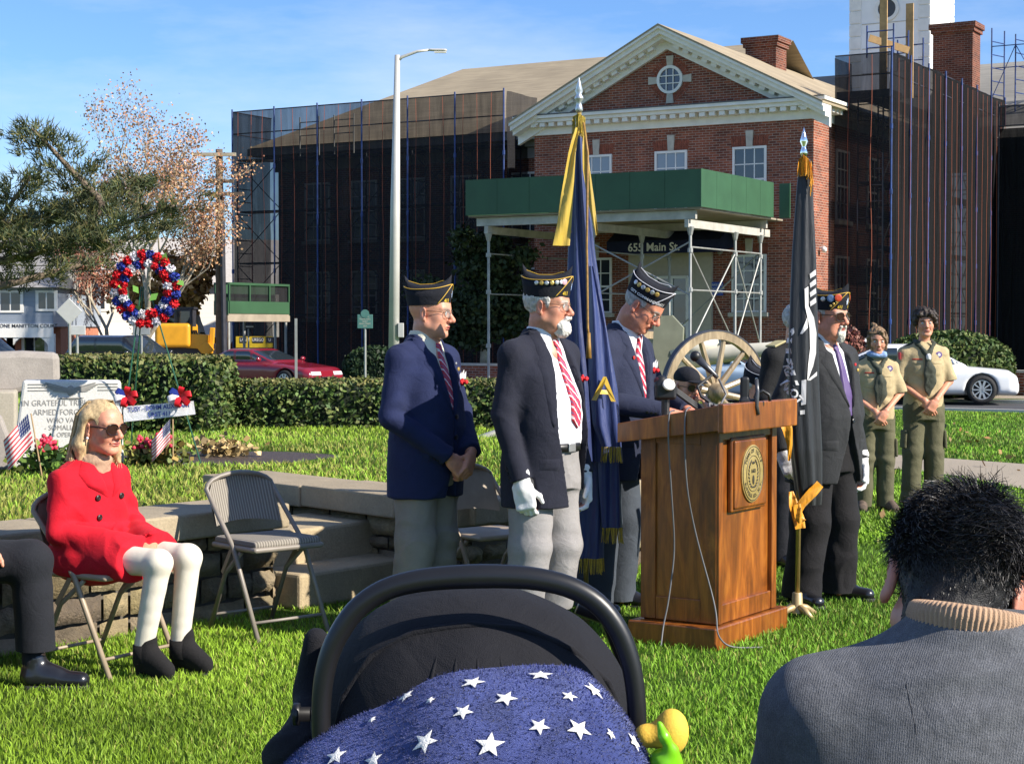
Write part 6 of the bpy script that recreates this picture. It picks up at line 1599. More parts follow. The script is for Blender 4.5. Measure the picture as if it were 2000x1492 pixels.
def wood_mat(name,c1,c2,c3):
 T=NT(name);a=T.noise(T.mapping((6,6,1.3)),1.6,8,.6,2.2);b=T.noise(T.mapping((60,60,2.5)),2,4,.7);k=T.noise(T.mapping((2.2,2.2,.8)),2.0,5)
 col=T.ramp(a,[(.28,c1),(.5,c2),(.72,c3)]);col=T.mix(T.ramp(b,[(.4,(.22,)*3),(.6,(0,)*3)]),col,tuple(x*.45 for x in c1));col=T.mix(1.0,col,T.ramp(k,[(.3,(.5,)*3),(.62,(1.2,)*3)]),'MULTIPLY')
 T.base(col);T.set(Roughness=.38);T.b.inputs['Coat Weight'].default_value=.35;T.b.inputs['Coat Roughness'].default_value=.25;T.bump(b,.12,.003);return T.m
M_WOOD=wood_mat('stained_maple',(.11,.028,.003),(.25,.070,.007),(.40,.135,.016))
LQ=math.atan2(.835,.55)
def lectern():
 t=thing('lectern','stained wood lectern with round brass town seal on its front','lectern',(.945,8.03,0),LQ)
 def bx(name,x0,x1,y0,y1,z0,z1,par=None,bev=.004,m=None):
  mb=MB();mb.box(((x0+x1)/2,(y0+y1)/2,(z0+z1)/2),(x1-x0,y1-y0,z1-z0));return mb.build(name,m or M_WOOD,par or t,bevel=bev)
 bx('base',0,.80,0,.47,-.01,.105,bev=.008)
 bx('body',.085,.70,.045,.43,.105,1.03)
 for n_,q in(('stile',(.075,.115)),('stile',(.655,.71))):bx(n_,q[0],q[1],.022,.045,.11,1.03)
 bx('rail',.115,.655,.028,.045,.11,.20);bx('rail',.115,.655,.03,.045,.97,1.03)
 for y0,y1 in((.035,.12),(.36,.44)):bx('side_stile',.072,.085,y0,y1,.11,1.03)
 bx('side_rail',.074,.085,.12,.36,.11,.22);bx('side_rail',.074,.085,.12,.36,.95,1.03)
 pl=bx('seal_plaque',.215,.56,.008,.045,.64,.965,bev=.008);bx('plaque_rim',.20,.575,.02,.044,.625,.98,pl,.008)
 mb=MB();M=rotm(-.20,0,0);mb.prism([(-.045,0),(.762,0),(.762,.52),(-.045,.52)],.045,rotm(-.19,0,0),(0,-.03,1.095));mb.build('reading_top',M_WOOD,t,bevel=.006)
 mb=MB();My_=np.array([[0,0,1],[1,0,0],[0,1,0.]]);mb.prism([(-.035,1.025),(.50,1.0-.045),(.50,1.045),(-.035,1.145)],.03,My_,(-.05,0,0));mb.build('side_apron',M_WOOD,t,bevel=.004);mb=MB();mb.prism([(-.035,1.025),(.50,.955),(.50,1.045),(-.035,1.145)],.03,My_,(.735,0,0));mb.build('side_apron',M_WOOD,t,bevel=.004)
 bx('front_apron',-.052,.765,-.062,-.03,1.015,1.150,bev=.006)
 T=NT('brass_seal_metal');T.base(T.ramp(T.noise(T.co(),25,4),[(.3,(.42,.30,.10)),(.7,(.58,.43,.16))]));T.set(Roughness=.42,Metallic=.55);brass=T.m
 dk=mat('seal_black_enamel',(.03,.025,.015),.5)
 c=A(.388,.0,.80);mb=MB();Mx=np.array([[1,0,0],[0,0,-1],[0,1,0.]]);mb.lathe([(.138,-.008),(.138,.004),(.130,.006),(.0,.006)],c+(0,.004,0),48,Mx,.86,1.0);seal=mb.build('town_seal',brass,t,autosmooth=40)
 def oncirc(s,r,a0,da,size,flip=False):
  mb=MB()
  for i,ch in enumerate(s):
   if ch==' ':continue
   v,f=text2d(ch,size,bold=.0006);th=a0+da*i;rot=(th-PI/2)if not flip else th+PI/2;cx,cz=math.cos(th)*r*.86,math.sin(th)*r
   P=[(c[0]+cx+x*math.cos(rot)-y*math.sin(rot),-.0036,c[2]+cz+x*math.sin(rot)+y*math.cos(rot))for x,y in v];mb.add(P,f)
  mb.build('seal_lettering',dk,seal)
 oncirc('TOWN OF ISLIP',.109,R(90+60),-R(10),.027);oncirc('SUFFOLK CO. N.Y.',.109,R(270-66),R(8.8),.024,True)
 mb=MB();mb.tube([(c[0]+.086*.86*math.cos(a),-.003,c[2]+.086*math.sin(a))for a in np.linspace(0,2*PI,40)[:-1]],.0016,4,closed=True);mb.tube([(c[0]+.130*.86*math.cos(a),-.003,c[2]+.130*math.sin(a))for a in np.linspace(0,2*PI,48)[:-1]],.0018,4,closed=True)
 mb.build('seal_ring',dk,seal)
 mb=MB()
 for q in(1,-1):
  for i in range(9):
   a=R(-60+i*15)if q>0 else R(240-i*15);p0=A(c[0]+.062*.8*math.cos(a),-.004,c[2]+.068*math.sin(a));mb.ball(p0,(.010,.0014,.0045),8,rotm(0,-a-q*1.0,0))
 mb.ball(c+(0,-.004,-.03),(.011,.0015,.024),8);mb.ball(c+(0,-.004,.052),(.016,.0015,.007),8);mb.ball(c+(0,-.004,-.065),(.026,.0015,.004),8);mb.build('seal_wreath',dk,seal)
 letters('seal_year','1683',.026,dk,seal,c+(0,-.0035,.012),(1,0,0),(0,0,1),bold=.0006)
 return t
lectern()
def LW(x,y,z):c,s=math.cos(LQ),math.sin(LQ);return A(.945+x*c-y*s,8.03+x*s+y*c,z)
M_BLK=mat('black_plastic',(.012,.012,.013),.45,.15,20);M_CORD=mat('black_rubber_cable',(.02,.02,.02),.6);M_GCORD=mat('grey_cable',(.12,.12,.125),.5);M_STEEL=mat('mic_steel',(.10,.10,.105),.35,.1,30,metal=.5)
def microphones():
 b=LW(.20,.14,1.14)
 t=thing('microphone','black handheld microphone on a gooseneck above the lectern','microphone',tuple(b))
 d=lambda px,py,dd:A(*pt(px,py,dd))-b
 mb=MB();mb.tube([(0,0,-.03),(0,0,.0),d(1405,795,8.45),d(1418,770,8.5),d(1404,740,8.5)],.006,8);mb.build('gooseneck',M_GCORD,t,smooth=True)
 p0,p1=d(1402,738,8.5),d(1350,688,8.5);ax=norm(p1-p0)
 mb=MB();mb.tube([p0,p0+ax*.02,p0+ax*.06,p0+ax*.135],[.008,.012,.0145,.021],14);mb.build('handle',M_STEEL,t,smooth=True);mb=MB();mb.ball(p0+ax*.152,.027,14);mb.build('grille',M_BLK,t,smooth=True)
 mb=MB();mb.tube([p0+ax*.03,d(1362,755,8.45),d(1370,775,8.42),d(1395,792,8.4),d(1425,790,8.42)],.0075,8);mb.build('cable',M_CORD,t,smooth=True)
 t=thing('phone_holder','black spring clamp phone holder gripping the lectern top edge','clamp',tuple(LW(.30,-.03,1.15)))
 mb=MB();S=Sdf();S.box((-.03,0,.055),(.022,.012,.062),.012,.006);S.box((-.015,0,.0),(.04,.02,.012),.008,.01);V,Q=S.mesh(.004);mesh_obj('holder',V,Q,M_BLK,t,smooth=True)
 mb=MB();mb.tube([(.03,-.015,-.06),(.022,-.03,-.02),(.028,-.02,.05),(.025,-.01,.105)],[.012,.011,.010,.009],8);mb.build('clamp_jaw',M_STEEL,t,smooth=True)
 mb=MB();mb.tube([(.03,.02,.03),(.06,.03,.05),(.09,.03,.03),(.095,.03,-.0)],.008,8);mb.build('arm',M_BLK,t,smooth=True)
 t=thing('camera','small black video recorder with white dial standing on the lectern top','camera',tuple(LW(.06,.30,1.075)))
 mb=MB();mb.cyl((0,0,-.01),(0,0,.09),.02,n=10);mb.build('stand',M_BLK,t,bevel=.004);S=Sdf();S.box((0,0,.125),(.05,.035,.04),.015,.01);S.cone((0,0,.15),(-.02,0,.17),.035,.03,.02);V,Q=S.mesh(.004);mesh_obj('housing',V,Q,M_BLK,t,smooth=True)
 mb=MB();mb.lathe([(.03,-.003),(.03,.006),(.026,.009),(0,.01)],(.012,-.035,.155),16,frame_to((.2,-.8,.5)));mb.build('white_dial',M_WHITE,t,smooth=True);mb=MB();mb.ball((-.025,.0,.175),(.032,.028,.02),12);mb.build('maroon_top',mat('maroon_plastic',(.10,.015,.02),.5),t,smooth=True)
 for k in range(3):mb=MB();mb.tube([(.03+.03*j,.01*k,.13-.022*j+.01*k)for j in range(5)],.009,6);mb.build('cable',M_CORD,t,smooth=True)
 for i,(xx,a,lab)in enumerate(((.22,.0,'left of two grey cables hanging down the lectern side to the grass'),(.135,1.0,'right of two grey cables curving to the lectern near corner'))):
  q=[LW(-.03,xx,1.14-xx*.17),LW(-.06,xx,1.12-xx*.17),LW(-.062,xx,1.0),LW(.055,xx+.01,.6)]if 0 else[LW(.0,xx,1.155-xx*.19),LW(-.055,xx,1.15-xx*.19),LW(-.062,xx,1.0-xx*.1)]
  q+=[LW(-.03,xx+.01*a,.75),LW(.05,xx+.02,.45)]if i==0 else[LW(-.03,xx+.005,.75),LW(.04,xx-.01,.52),LW(.055,xx-.09,.25)]
  q+=[LW(.0,xx+.03,.20),LW(-.03,xx+.04,.10),LW(-.09,xx+.02,.01)]if i==0 else[LW(.01,-.0,.16),LW(-.02,-.015,.08),LW(.03,-.05,.015),LW(.16,-.16,.012)]
  P=np.array(q);tt=np.linspace(0,len(P)-1,50);from_=np.stack([np.interp(tt,np.arange(len(P)),P[:,k])for k in range(3)],1)
  for _ in range(6):from_[1:-1]=from_[1:-1]*.5+(from_[:-2]+from_[2:])*.25
  mb=MB();mb.tube(from_,.0042,6);tag(mb.build('cable',M_GCORD,None,smooth=True),lab,'cable')
microphones()
M_POLE=mat('brass_flag_pole',(.50,.36,.13),.3,.15,8,metal=.6);M_FRINGE=vmat('gold_fringe_thread',.7,.3,200,.6,400,.002)
def folded_flag(tab,ang_n=120,folds=9,depth=.28,seed=0,twist=0):
 """draped cloth gathered round a pole: tab rows (z, cx, cy, rx, ry); returns grid (nz, na, 3)"""
 r=np.random.default_rng(seed);t=np.asarray(tab,float);z=np.linspace(t[0,0],t[-1,0],90);o=np.argsort(t[:,0]);g=[np.interp(z,t[o,0],t[o,i])for i in(1,2,3,4)]
 a=np.linspace(0,2*PI,ang_n,endpoint=False);ph=r.uniform(0,6.28,4)
 w=1-depth*(.5+.5*np.sin(folds*a[None,:]+ph[0]+.9*np.sin(z[:,None]*2.2+ph[1])+twist*z[:,None]))-.12*np.sin(3*a[None,:]+ph[2]+z[:,None]*1.3)
 P=np.stack([g[0][:,None]+g[2][:,None]*w*np.cos(a),g[1][:,None]+g[3][:,None]*w*np.sin(a),np.repeat(z[:,None],ang_n,1)],-1)
 return P
def satin(name,c):
 T=NT(name);T.base(T.mix(1.0,attr_color(T),T.ramp(T.noise(T.mapping((6,6,1)),4,4),[(.3,(.85,)*3),(.7,(1.15,)*3)]),'MULTIPLY'));T.set(Roughness=.42);T.b.inputs['Sheen Weight'].default_value=.2;T.bump(T.noise(T.mapping((16,16,2)),3,4),.25,.02);return T.m
M_SATIN=satin('flag_satin',None)
def cloth_sheet(name,P,col,parent,m=None):
 mb=MB();mb.grid(P,np.tile(A(*col),(P.shape[0]*P.shape[1],1))if np.ndim(col)==1 else col);o=mb.build(name,m or M_SATIN,parent,smooth=True,colors=True);return o,BVHTree.FromPolygons(np.concatenate(mb.v).tolist(),mb.f)
def fringe(name,pts,drop,parent,col=(.58,.37,.04),n=None,dirn=(0,0,-1)):
 P=np.asarray(pts,float);r=np.random.default_rng(3);s=np.r_[0,np.cumsum(np.linalg.norm(np.diff(P,axis=0),axis=1))];n=n or int(s[-1]/.0035);mb=MB()
 for i in range(n):
  q=A(*[np.interp(s[-1]*i/n,s,P[:,k])for k in range(3)]);d=norm(A(*dirn)+r.normal(0,.07,3));w=.0022;sd=norm(r.normal(size=3)*(1,1,.1));e=q+d*drop*r.uniform(.85,1.1)
  mb.grid(np.array([[q-sd*w,q+sd*w],[e-sd*w,e+sd*w]]),np.tile(A(*col)*r.uniform(.6,1.2),(4,1)))
 return mb.build(name,M_FRINGE,parent,colors=True)
def flag_text(tr,parent,name,s,size,m,cx,cz,tilt=0.0,direction=(0,1,0),origin=None,off=.008,bold=0.0):
 v,f=text2d(s,size,bold=bold);d=norm(direction);sd=norm(np.cross(d,(0,0,1)));P=[];ct,st=math.cos(tilt),math.sin(tilt)
 for x,y in v:
  o=sd*(cx+x*ct-y*st)+A(0,0,cz+x*st+y*ct)-d*2;p,n,i,L=tr.ray_cast(Vector(o),Vector(d));P.append(np.asarray(p)-d*off if p is not None else o+d*2)
 return mesh_obj(name,np.array(P),f,m,parent)
def shape_on(tr,parent,name,poly,m,direction=(0,1,0),off=.006,steps=6):
 """filled outline pressed on a surface (poly in side,z)"""
 bm=bmesh.new();vs=[bm.verts.new((x,z,0))for x,z in poly];bm.faces.new(vs);bmesh.ops.triangulate(bm,faces=bm.faces[:])
 for _ in range(3):bmesh.ops.subdivide_edges(bm,edges=[e for e in bm.edges if e.calc_length()>.02],cuts=1)
 bmesh.ops.triangulate(bm,faces=bm.faces[:]);bm.verts.index_update();d=norm(direction);sd=norm(np.cross(d,(0,0,1)));P=[]
 for v in bm.verts:
  o=sd*v.co.x+A(0,0,v.co.y)-d*2;p,n,i,L=tr.ray_cast(Vector(o),Vector(d));P.append(np.asarray(p)-d*off if p is not None else o+d*2)
 F_=[tuple(x.index for x in f.verts)for f in bm.faces];bm.free();return mesh_obj(name,np.array(P),F_,m,parent)
def flag_blue():
 d=8.75;b=pt(1146,1185,d);b.z=0
 t=thing('flag','furled navy flag with gold fringe and letter A on a spear topped pole','flag',tuple(b))
 def L(px,py,dd=d):return A(*pt(px,py,dd))-A(*b)
 mb=MB();mb.tube([(0,0,0),L(1131,210)],.0125,10);mb.tube([(0,0,0),(0,0,.10)],.02,10);mb.build('pole',M_POLE,t,smooth=True)
 top=L(1131,212);mb=MB();mb.lathe([(.014,-.02),(.02,-.01),(.016,.01),(.011,.03),(.022,.045),(.022,.055),(.012,.07),(.02,.085),(.0,.155)],top,14);mb.build('spear_finial',M_SILV,t,smooth=True)
 navy=A(.018,.032,.12)
 def row(y,x0,x1,ry):l,r_=L(x0,y),L(x1,y);return(l[2],(l[0]+r_[0])/2,0,(r_[0]-l[0])/2,ry)
 P=folded_flag([row(262,1120,1142,.03),row(330,1119,1146,.04),row(500,1112,1165,.07),row(640,1108,1185,.10),row(760,1112,1205,.13),row(900,1120,1213,.14)],folds=7,depth=.30,seed=2)
 o,tr=cloth_sheet('main_fold',P,navy,t)
 def panel(name,pts,thick=.02,amp=.012,seed=0,fr=True,fcol=(.60,.42,.05)):
  """pts: rows (xl, xr, y, depth) down the cloth"""
  n=40;q=np.asarray(pts,float);tt=np.linspace(0,1,n);u=np.linspace(0,1,len(q));xl,xr,yy,dd=[np.interp(tt,u,q[:,k])for k in range(4)];w=np.linspace(0,1,14);G=np.zeros((n,14,3))
  for i in range(n):
   a_,c_=L(xl[i],yy[i],dd[i]),L(xr[i],yy[i],dd[i]);G[i]=a_[None]*(1-w)[:,None]+c_[None]*w[:,None];G[i,:,1]+=amp*np.sin(w*9+seed+2*tt[i])-.02*np.sin(PI*w)
  P2=np.concatenate([G,(G+(0,.012,0))[:,::-1]],1);o_,t_=cloth_sheet(name,P2,navy*1.15,t)
  if fr:fringe('fringe',G[-1],.075,o_,fcol)
  return t_
 t1=panel('outer_panel',[(1150,1158,520,8.62),(1148,1184,640,8.6),(1150,1198,740,8.58),(1158,1207,830,8.57),(1175,1212,872,8.57)],seed=1)
 panel('lower_panel',[(1165,1205,860,8.66),(1170,1211,950,8.66),(1176,1216,1030,8.66)],seed=2);panel('inner_panel',[(1128,1176,860,8.72),(1130,1182,980,8.72),(1132,1180,1090,8.72)],seed=3)
 gold=mat('gold_lettering',(.62,.40,.04),.5)
 ctr=L(1180,762,8.55);flag_text(t1,t,'letter','A',.165,gold,ctr[0],ctr[2],-.06,off=.03,bold=.003)
 def ribbon(name,pts,w,col,amp=.01):
  q=np.array([L(*p)for p in pts]);n=30;tt=np.linspace(0,1,n);u=np.linspace(0,1,len(q));C=np.stack([np.interp(tt,u,q[:,k])for k in range(3)],1);wv=np.interp(tt,u,w);s=np.linspace(-1,1,7);G=np.zeros((n,7,3))
  for i in range(n):G[i]=C[i]+np.outer(s*wv[i],(1,.15,0));G[i,:,1]+=amp*np.sin(s*3+i*.25)
  cloth_sheet(name,np.concatenate([G,(G+(0,.004,0))[:,::-1]],1),col,t)
 yl=A(.50,.34,.045)
 ribbon('gold_streamer',[(1127,250,8.6),(1117,300,8.58),(1108,380,8.58),(1102,440,8.58),(1096,480,8.58)],[.012,.018,.03,.036,.042],yl);ribbon('gold_streamer',[(1140,255,8.66),(1145,330,8.64),(1156,400,8.64),(1166,460,8.64)],[.008,.018,.016,.006],yl*.8);ribbon('gold_streamer',[(1112,300,8.66),(1112,360,8.66),(1106,420,8.66),(1113,455,8.66)],[.006,.018,.012,.008],yl*.8)
 fringe('top_fringe',[L(1119,228,8.66),L(1130,222,8.64),L(1143,230,8.66)],.10,t,(.55,.40,.06),60)
 mb=MB();mb.tube([L(1140,240,8.6),L(1148,300,8.56),L(1146,480,8.55),L(1148,640,8.53),L(1150,660,8.53)],.006,6);mb.tube([L(1150,650,8.53),L(1150,700,8.52)],[.008,.014],8);mb.build('gold_cord',mat('bronze_cord',(.28,.15,.03),.6,.3,60),t,smooth=True)
flag_blue()
def flag_black():
 d=9.02;b=pt(1557,1195,d);b.z=0
 t=thing('flag','furled black flag with white emblem and orange fringe in a floor stand','flag',tuple(b))
 def L(px,py,dd=d):return A(*pt(px,py,dd))-A(*b)
 base=mat('gilded_stand',(.45,.33,.16),.45,.12,10,metal=.3)
 mb=MB();mb.tube([(0,0,.02),L(1570,298)],.0125,10);mb.build('pole',M_POLE,t,smooth=True)
 mb=MB();mb.lathe([(.045,.02),(.03,.05),(.026,.12),(.022,.125)],(0,0,0),16)
 mb.build('socket',base,t,autosmooth=40)
 for i in range(4):
  a=i*PI/2+.5;mb=MB();mb.tube([(0,0,.055),(.06*math.cos(a),.06*math.sin(a),.04),(.115*math.cos(a),.115*math.sin(a),.008)],[.018,.018,.014],8);mb.build('foot',base,t,smooth=True)
 top=L(1570,298);mb=MB();mb.lathe([(.013,-.02),(.02,-.005),(.013,.02),(.010,.03),(.021,.055),(.014,.08),(.0,.13)],top,14);mb.build('finial',mat('polished_chrome',(.9,.88,.85),.06,.02,metal=1),t,smooth=True)
 blk=A(.010,.010,.012)
 def row(y,x0,x1,ry):l,r_=L(x0,y),L(x1,y);return(l[2],(l[0]+r_[0])/2,0,(r_[0]-l[0])/2,ry)
 P=folded_flag([row(312,1562,1582,.03),row(360,1556,1586,.04),row(500,1545,1592,.06),row(640,1537,1594,.085),row(760,1533,1596,.10),row(880,1540,1602,.10),row(968,1552,1603,.08),row(985,1556,1602,.06)],folds=6,depth=.15,seed=11)
 o,tr=cloth_sheet('flag_cloth',P,blk,t)
 og=(.72,.30,.012)
 fringe('fringe',[L(1560,312,8.98),L(1570,303,8.96),L(1580,312,8.96),L(1586,330,8.97)],.09,t,og,110)
 fringe('fringe',[L(1584,315,8.99),L(1586,345,8.97),L(1583,372,8.97)],.03,t,og,60)
 def tail(pts,w,nm='fringed_tail'):
  q=np.array([L(*p)for p in pts]);n=20;tt=np.linspace(0,1,n);u=np.linspace(0,1,len(q));C=np.stack([np.interp(tt,u,q[:,k])for k in range(3)],1);wv=np.interp(tt,u,w);s=np.linspace(-1,1,5);T_=np.gradient(C,axis=0);T_/=np.linalg.norm(T_,axis=1)[:,None];G=np.zeros((n,5,3))
  for i in range(n):G[i]=C[i]+np.outer(s*wv[i],norm(np.cross(T_[i],(0,1,0))))+np.outer(np.sin(s*3+i*.4),(0,.006,0))
  cloth_sheet(nm,np.concatenate([G,(G+(0,.006,0))[:,::-1]],1),A(*og),t)
 tail([(1527,812,8.88),(1538,838,8.87),(1543,868,8.88),(1541,900,8.9)],[.028,.026,.014,.006]);tail([(1602,945,8.93),(1586,962,8.92),(1566,985,8.92),(1558,1005,8.92)],[.022,.026,.022,.012]);tail([(1545,960,8.95),(1550,985,8.93),(1560,1012,8.93),(1563,1032,8.93)],[.012,.024,.030,.026]);tail([(1556,985,8.90),(1560,1010,8.9),(1568,1020,8.9)],[.02,.02,.02])
 wh=mat('white_flag_print',(.66,.64,.63),.6)
 def pl(pts):return[(L(x,y)[0],L(x,y)[2])for x,y in pts]
 for k in range(4):y=536+k*18;shape_on(tr,t,'white_stripe',pl([(1578,y),(1590,y-9),(1591,y+1),(1579,y+9)]),wh)
 shape_on(tr,t,'white_profile',pl([(1567,565),(1575,560),(1575,598),(1586,620),(1591,650),(1590,690),(1584,715),(1574,738),(1571,742),(1573,715),(1578,680),(1577,640),(1568,600)]),wh);shape_on(tr,t,'white_profile',pl([(1558,652),(1572,620),(1573,640),(1562,652)]),wh);shape_on(tr,t,'white_profile',pl([(1572,742),(1592,725),(1592,733),(1578,742)]),wh)
 shape_on(tr,t,'white_block',pl([(1560,742),(1569,740),(1568,788),(1559,790)]),wh);shape_on(tr,t,'white_block',pl([(1557,800),(1566,799),(1566,807),(1557,808)]),wh)
 shape_on(tr,t,'white_bulb',pl([(1541,643),(1546,640),(1547,650),(1542,656),(1538,652)]),wh)
 pts=[(1540,660),(1537,680),(1538,700),(1543,722),(1549,742)]
 for i in range(5):
  x,y=pts[i];x2,y2=(pts[i+1]if i<4 else(1555,760));mx,my=(x+x2)/2,(y+y2)/2
  shape_on(tr,t,'chain_link',pl([(x-2.5,y),(x+2.5,y),(mx+3.5,my),(mx-3,my)]),wh)
 c=L(1543,766);flag_text(tr,t,'lettering','NOT',.060,wh,c[0],c[2],-.95,bold=.002);c=L(1534,727);flag_text(tr,t,'lettering','RE',.05,wh,c[0]+.01,c[2]+.012,-1.25,bold=.002)
flag_black()
def foreground_man():
 loc=(.615,2.30,-.02)
 p=thing('person','dark haired man in grey sweater seen from behind in the right foreground','person',loc,PI)
 hd=Head((.0,-.10,1.165),R(-14),R(24),R(-9),sc=1.05,wide=1.05)
 arms={'R':((-.205,.0,1.005),(-.285,-.02,.74),(-.16,-.22,.66)),'L':((.205,.0,1.005),(.285,-.02,.74),(.14,-.22,.66))}
 legs={'R':((-.1,0,.5),(-.12,-.44,.52),(-.12,-.42,.1)),'L':((.1,0,.5),(.12,-.44,.52),(.12,-.42,.1))}
 J=dict(neck=(0,.015,1.07),trunk=[((0,0,.98),.12),((0,.02,.75),.13),((0,.02,.55),.12)],shR=arms['R'][0],elR=arms['R'][1],wrR=arms['R'][2],shL=arms['L'][0],elL=arms['L'][1],wrL=arms['L'][2],nw=1.08)
 for s_ in 'RL':J['hp'+s_],J['kn'+s_],J['an'+s_]=legs[s_]
 stand_body(p,hd,J,SKIN*(.95,.82,.78),hands=[((-.15,-.235,.655),(.4,-.8,-.3),(-.2,0,1),-1,.5,1),((.13,-.235,.655),(-.4,-.8,-.3),(.2,0,1),1,.5,1)],brow=(.02,.015,.012),h=.004,flush=.22)
 hd.eyes(p)
 hd.hair_shell(p,(.005,.0045,.005),[((0,-.095,-.045),(.085,.075,.11)),((0,-.02,-.21),(.14,.2,.085)),((.088,-.012,-.03),(.022,.034,.055)),((-.088,-.012,-.03),(.022,.034,.055))],rad=(.077,.100,.092),fuzz=.002,h=.0032,extra=lambda S:hd.c(S,(0,.035,-.03),(0,.045,-.12),.062,.055,.02))
 r=np.random.default_rng(5);mb=MB();col=A(.016,.014,.014);V_,Q_,N_=hd.shell;n_=20000;pk=r.integers(0,len(Q_),n_);B0=hd.inv(V_[Q_[pk]].mean(1)+r.normal(0,.0012,(n_,3)));N0=N_[Q_[pk,0]]@hd.M
 fld=np.stack([vnoise(B0,26,q_,2)for q_ in(31,32,33)],1);fld-=N0*(fld*N0).sum(1)[:,None];lg=sstep(-.035,.06,B0[:,2]+.2*(B0[:,1]<0)*.2)
 def gd(i):
  b0,n0,f,l_=B0[i],N0[i],fld[i],lg[i];L_=(.0045+.023*l_)*r.uniform(.55,1.25);t=np.linspace(0,1,7)[:,None]
  fl=norm(n0*.35*l_+1.7*l_*f+A(-.15,.1,.10)*l_+A(0,0,-1.0)*(1-l_)+r.normal(0,.14,3));cu=norm(np.cross(fl,n0)+.3*r.normal(size=3))*.009*l_
  q=b0-n0*.002+n0*L_*(.10+.30*l_)*np.sin(t*1.7)+fl*L_*t+cu*np.sin(t*4.2)*t;return hd.H+(q*hd.sc)@hd.M.T
 strands(mb,None,gd,n_,.0008,col,r,var=.5,taper=.3);mb.build('hair_strand',vmat('glossy_black_hair',.46,.2,200,spec=.5),p,colors=True)
 T=NT('grey_knit');v=T.co();a=T.noise(v,420,3,.7);b_=T.noise(v,6,4);c=T.noise(v,60,4)
 w=T.n('TexWave');w.bands_direction='X';w.inputs['Scale'].default_value=160;w.inputs['Distortion'].default_value=3;w.inputs['Detail'].default_value=2;T.l(v,w.inputs['Vector'])
 col_=T.mix(T.ramp(a,[(.35,(0,)*3),(.7,(.75,)*3)]),T.ramp(b_,[(.3,(.080,.083,.092)),(.7,(.108,.112,.122))]),(.19,.193,.21));col_=T.mix(T.ramp(c,[(.4,(.35,)*3),(.6,(0,)*3)]),col_,(.05,.052,.058))
 T.base(col_);T.set(Roughness=.95);T.b.inputs['Sheen Weight'].default_value=.04;T.bump(T.math('ADD',T.math('MULTIPLY',w.outputs['Fac'],.25),T.math('ADD',a,T.math('MULTIPLY',T.noise(v,9,4,.6,.8),4.0))),.55,.006);knit=T.m
 S=Sdf();S.loft([(.44,0,.03,.21,.17),(.6,0,.035,.225,.16),(.78,0,.03,.235,.155),(.94,0,.015,.238,.15),(1.03,0,.01,.21,.125),(1.08,0,.012,.15,.10),(1.11,0,.010,.100,.084),(1.135,0,.008,.080,.076)],.03,2.2)
 for q in 'RL':
  a,b,c=[A(*v_)for v_ in arms[q]];S.cone(A(a[0]*.25,a[1],a[2]+.06),a+(0,0,.012),.06,.064,.06);S.cone(a+(0,0,-.01),b,.072,.062,.05);S.cone(b,c,.062,.05,.012)
 fo=[((.0,.11,1.07),(.1,0,1),150,.006,(.12,.08,.035)),((-.05,.12,1.05),(.5,0,1),110,.005,(.12,.08,.04)),((.24,.05,.86),(.7,0,.6),50,.010,(.06,.12,.10)),((-.24,.05,.86),(-.7,0,.6),50,.008,(.06,.12,.10)),((.0,.15,.75),(.3,0,1),26,.005,(.25,.1,.16))]
 g=Cloth(S,.0055,2,fo,.0022,7,91);sw=g.obj('sweater',knit,p)
 n=420;a=np.arange(n)*2*PI/n;rib=.0013*np.sin(a*70);nk=A(.012,.006,1.128);M=rotm(R(10),R(-9),0)
 rg=lambda rx,ry,zz,k:(np.stack([np.sin(a)*(rx+rib*k),np.cos(a)*(ry+rib*k),np.full(n,zz)],1)@M.T)+nk
 mb=MB();mb.grid(np.stack([rg(.074,.073,-.02,1),rg(.080,.080,.004,1),rg(.077,.078,.018,1),rg(.072,.074,.022,.5),rg(.068,.070,.019,0),rg(.068,.07,.0,0)],1),closed_u=True);mb.build('ribbed_collar',cloth('tan_rib_knit',(.42,.275,.175),sheen=.3),p,smooth=True)
 mb=MB();q=[]
 for zz in np.linspace(1.075,1.01,8):q.append(g.hit((.115-(1.075-zz)*.12,1,zz),(0,-1,0),-.0005))
 mb.tube(q,.0008,5);mb.build('seam',mat('dark_thread',(.02,.02,.023),.9),sw)
 T2=cloth('dark_jeans',(.02,.025,.04));S=Sdf()
 for q in 'RL':h,k_,n_=legs[q];S.cone(h,k_,.1,.085,.03);S.cone(k_,A(n_[0],n_[1],.05),.085,.07,.03)
 Cloth(S,.01,1,[],.004,9,3).obj('jeans',T2,p)
 for q in(1,-1):shoe(p,(q*.12,-.36,0),(0,-1,0))
 folding_chair('folding chair under the man in the grey sweater in front',(.615,2.32,-.02),PI,M_TAN)
foreground_man()
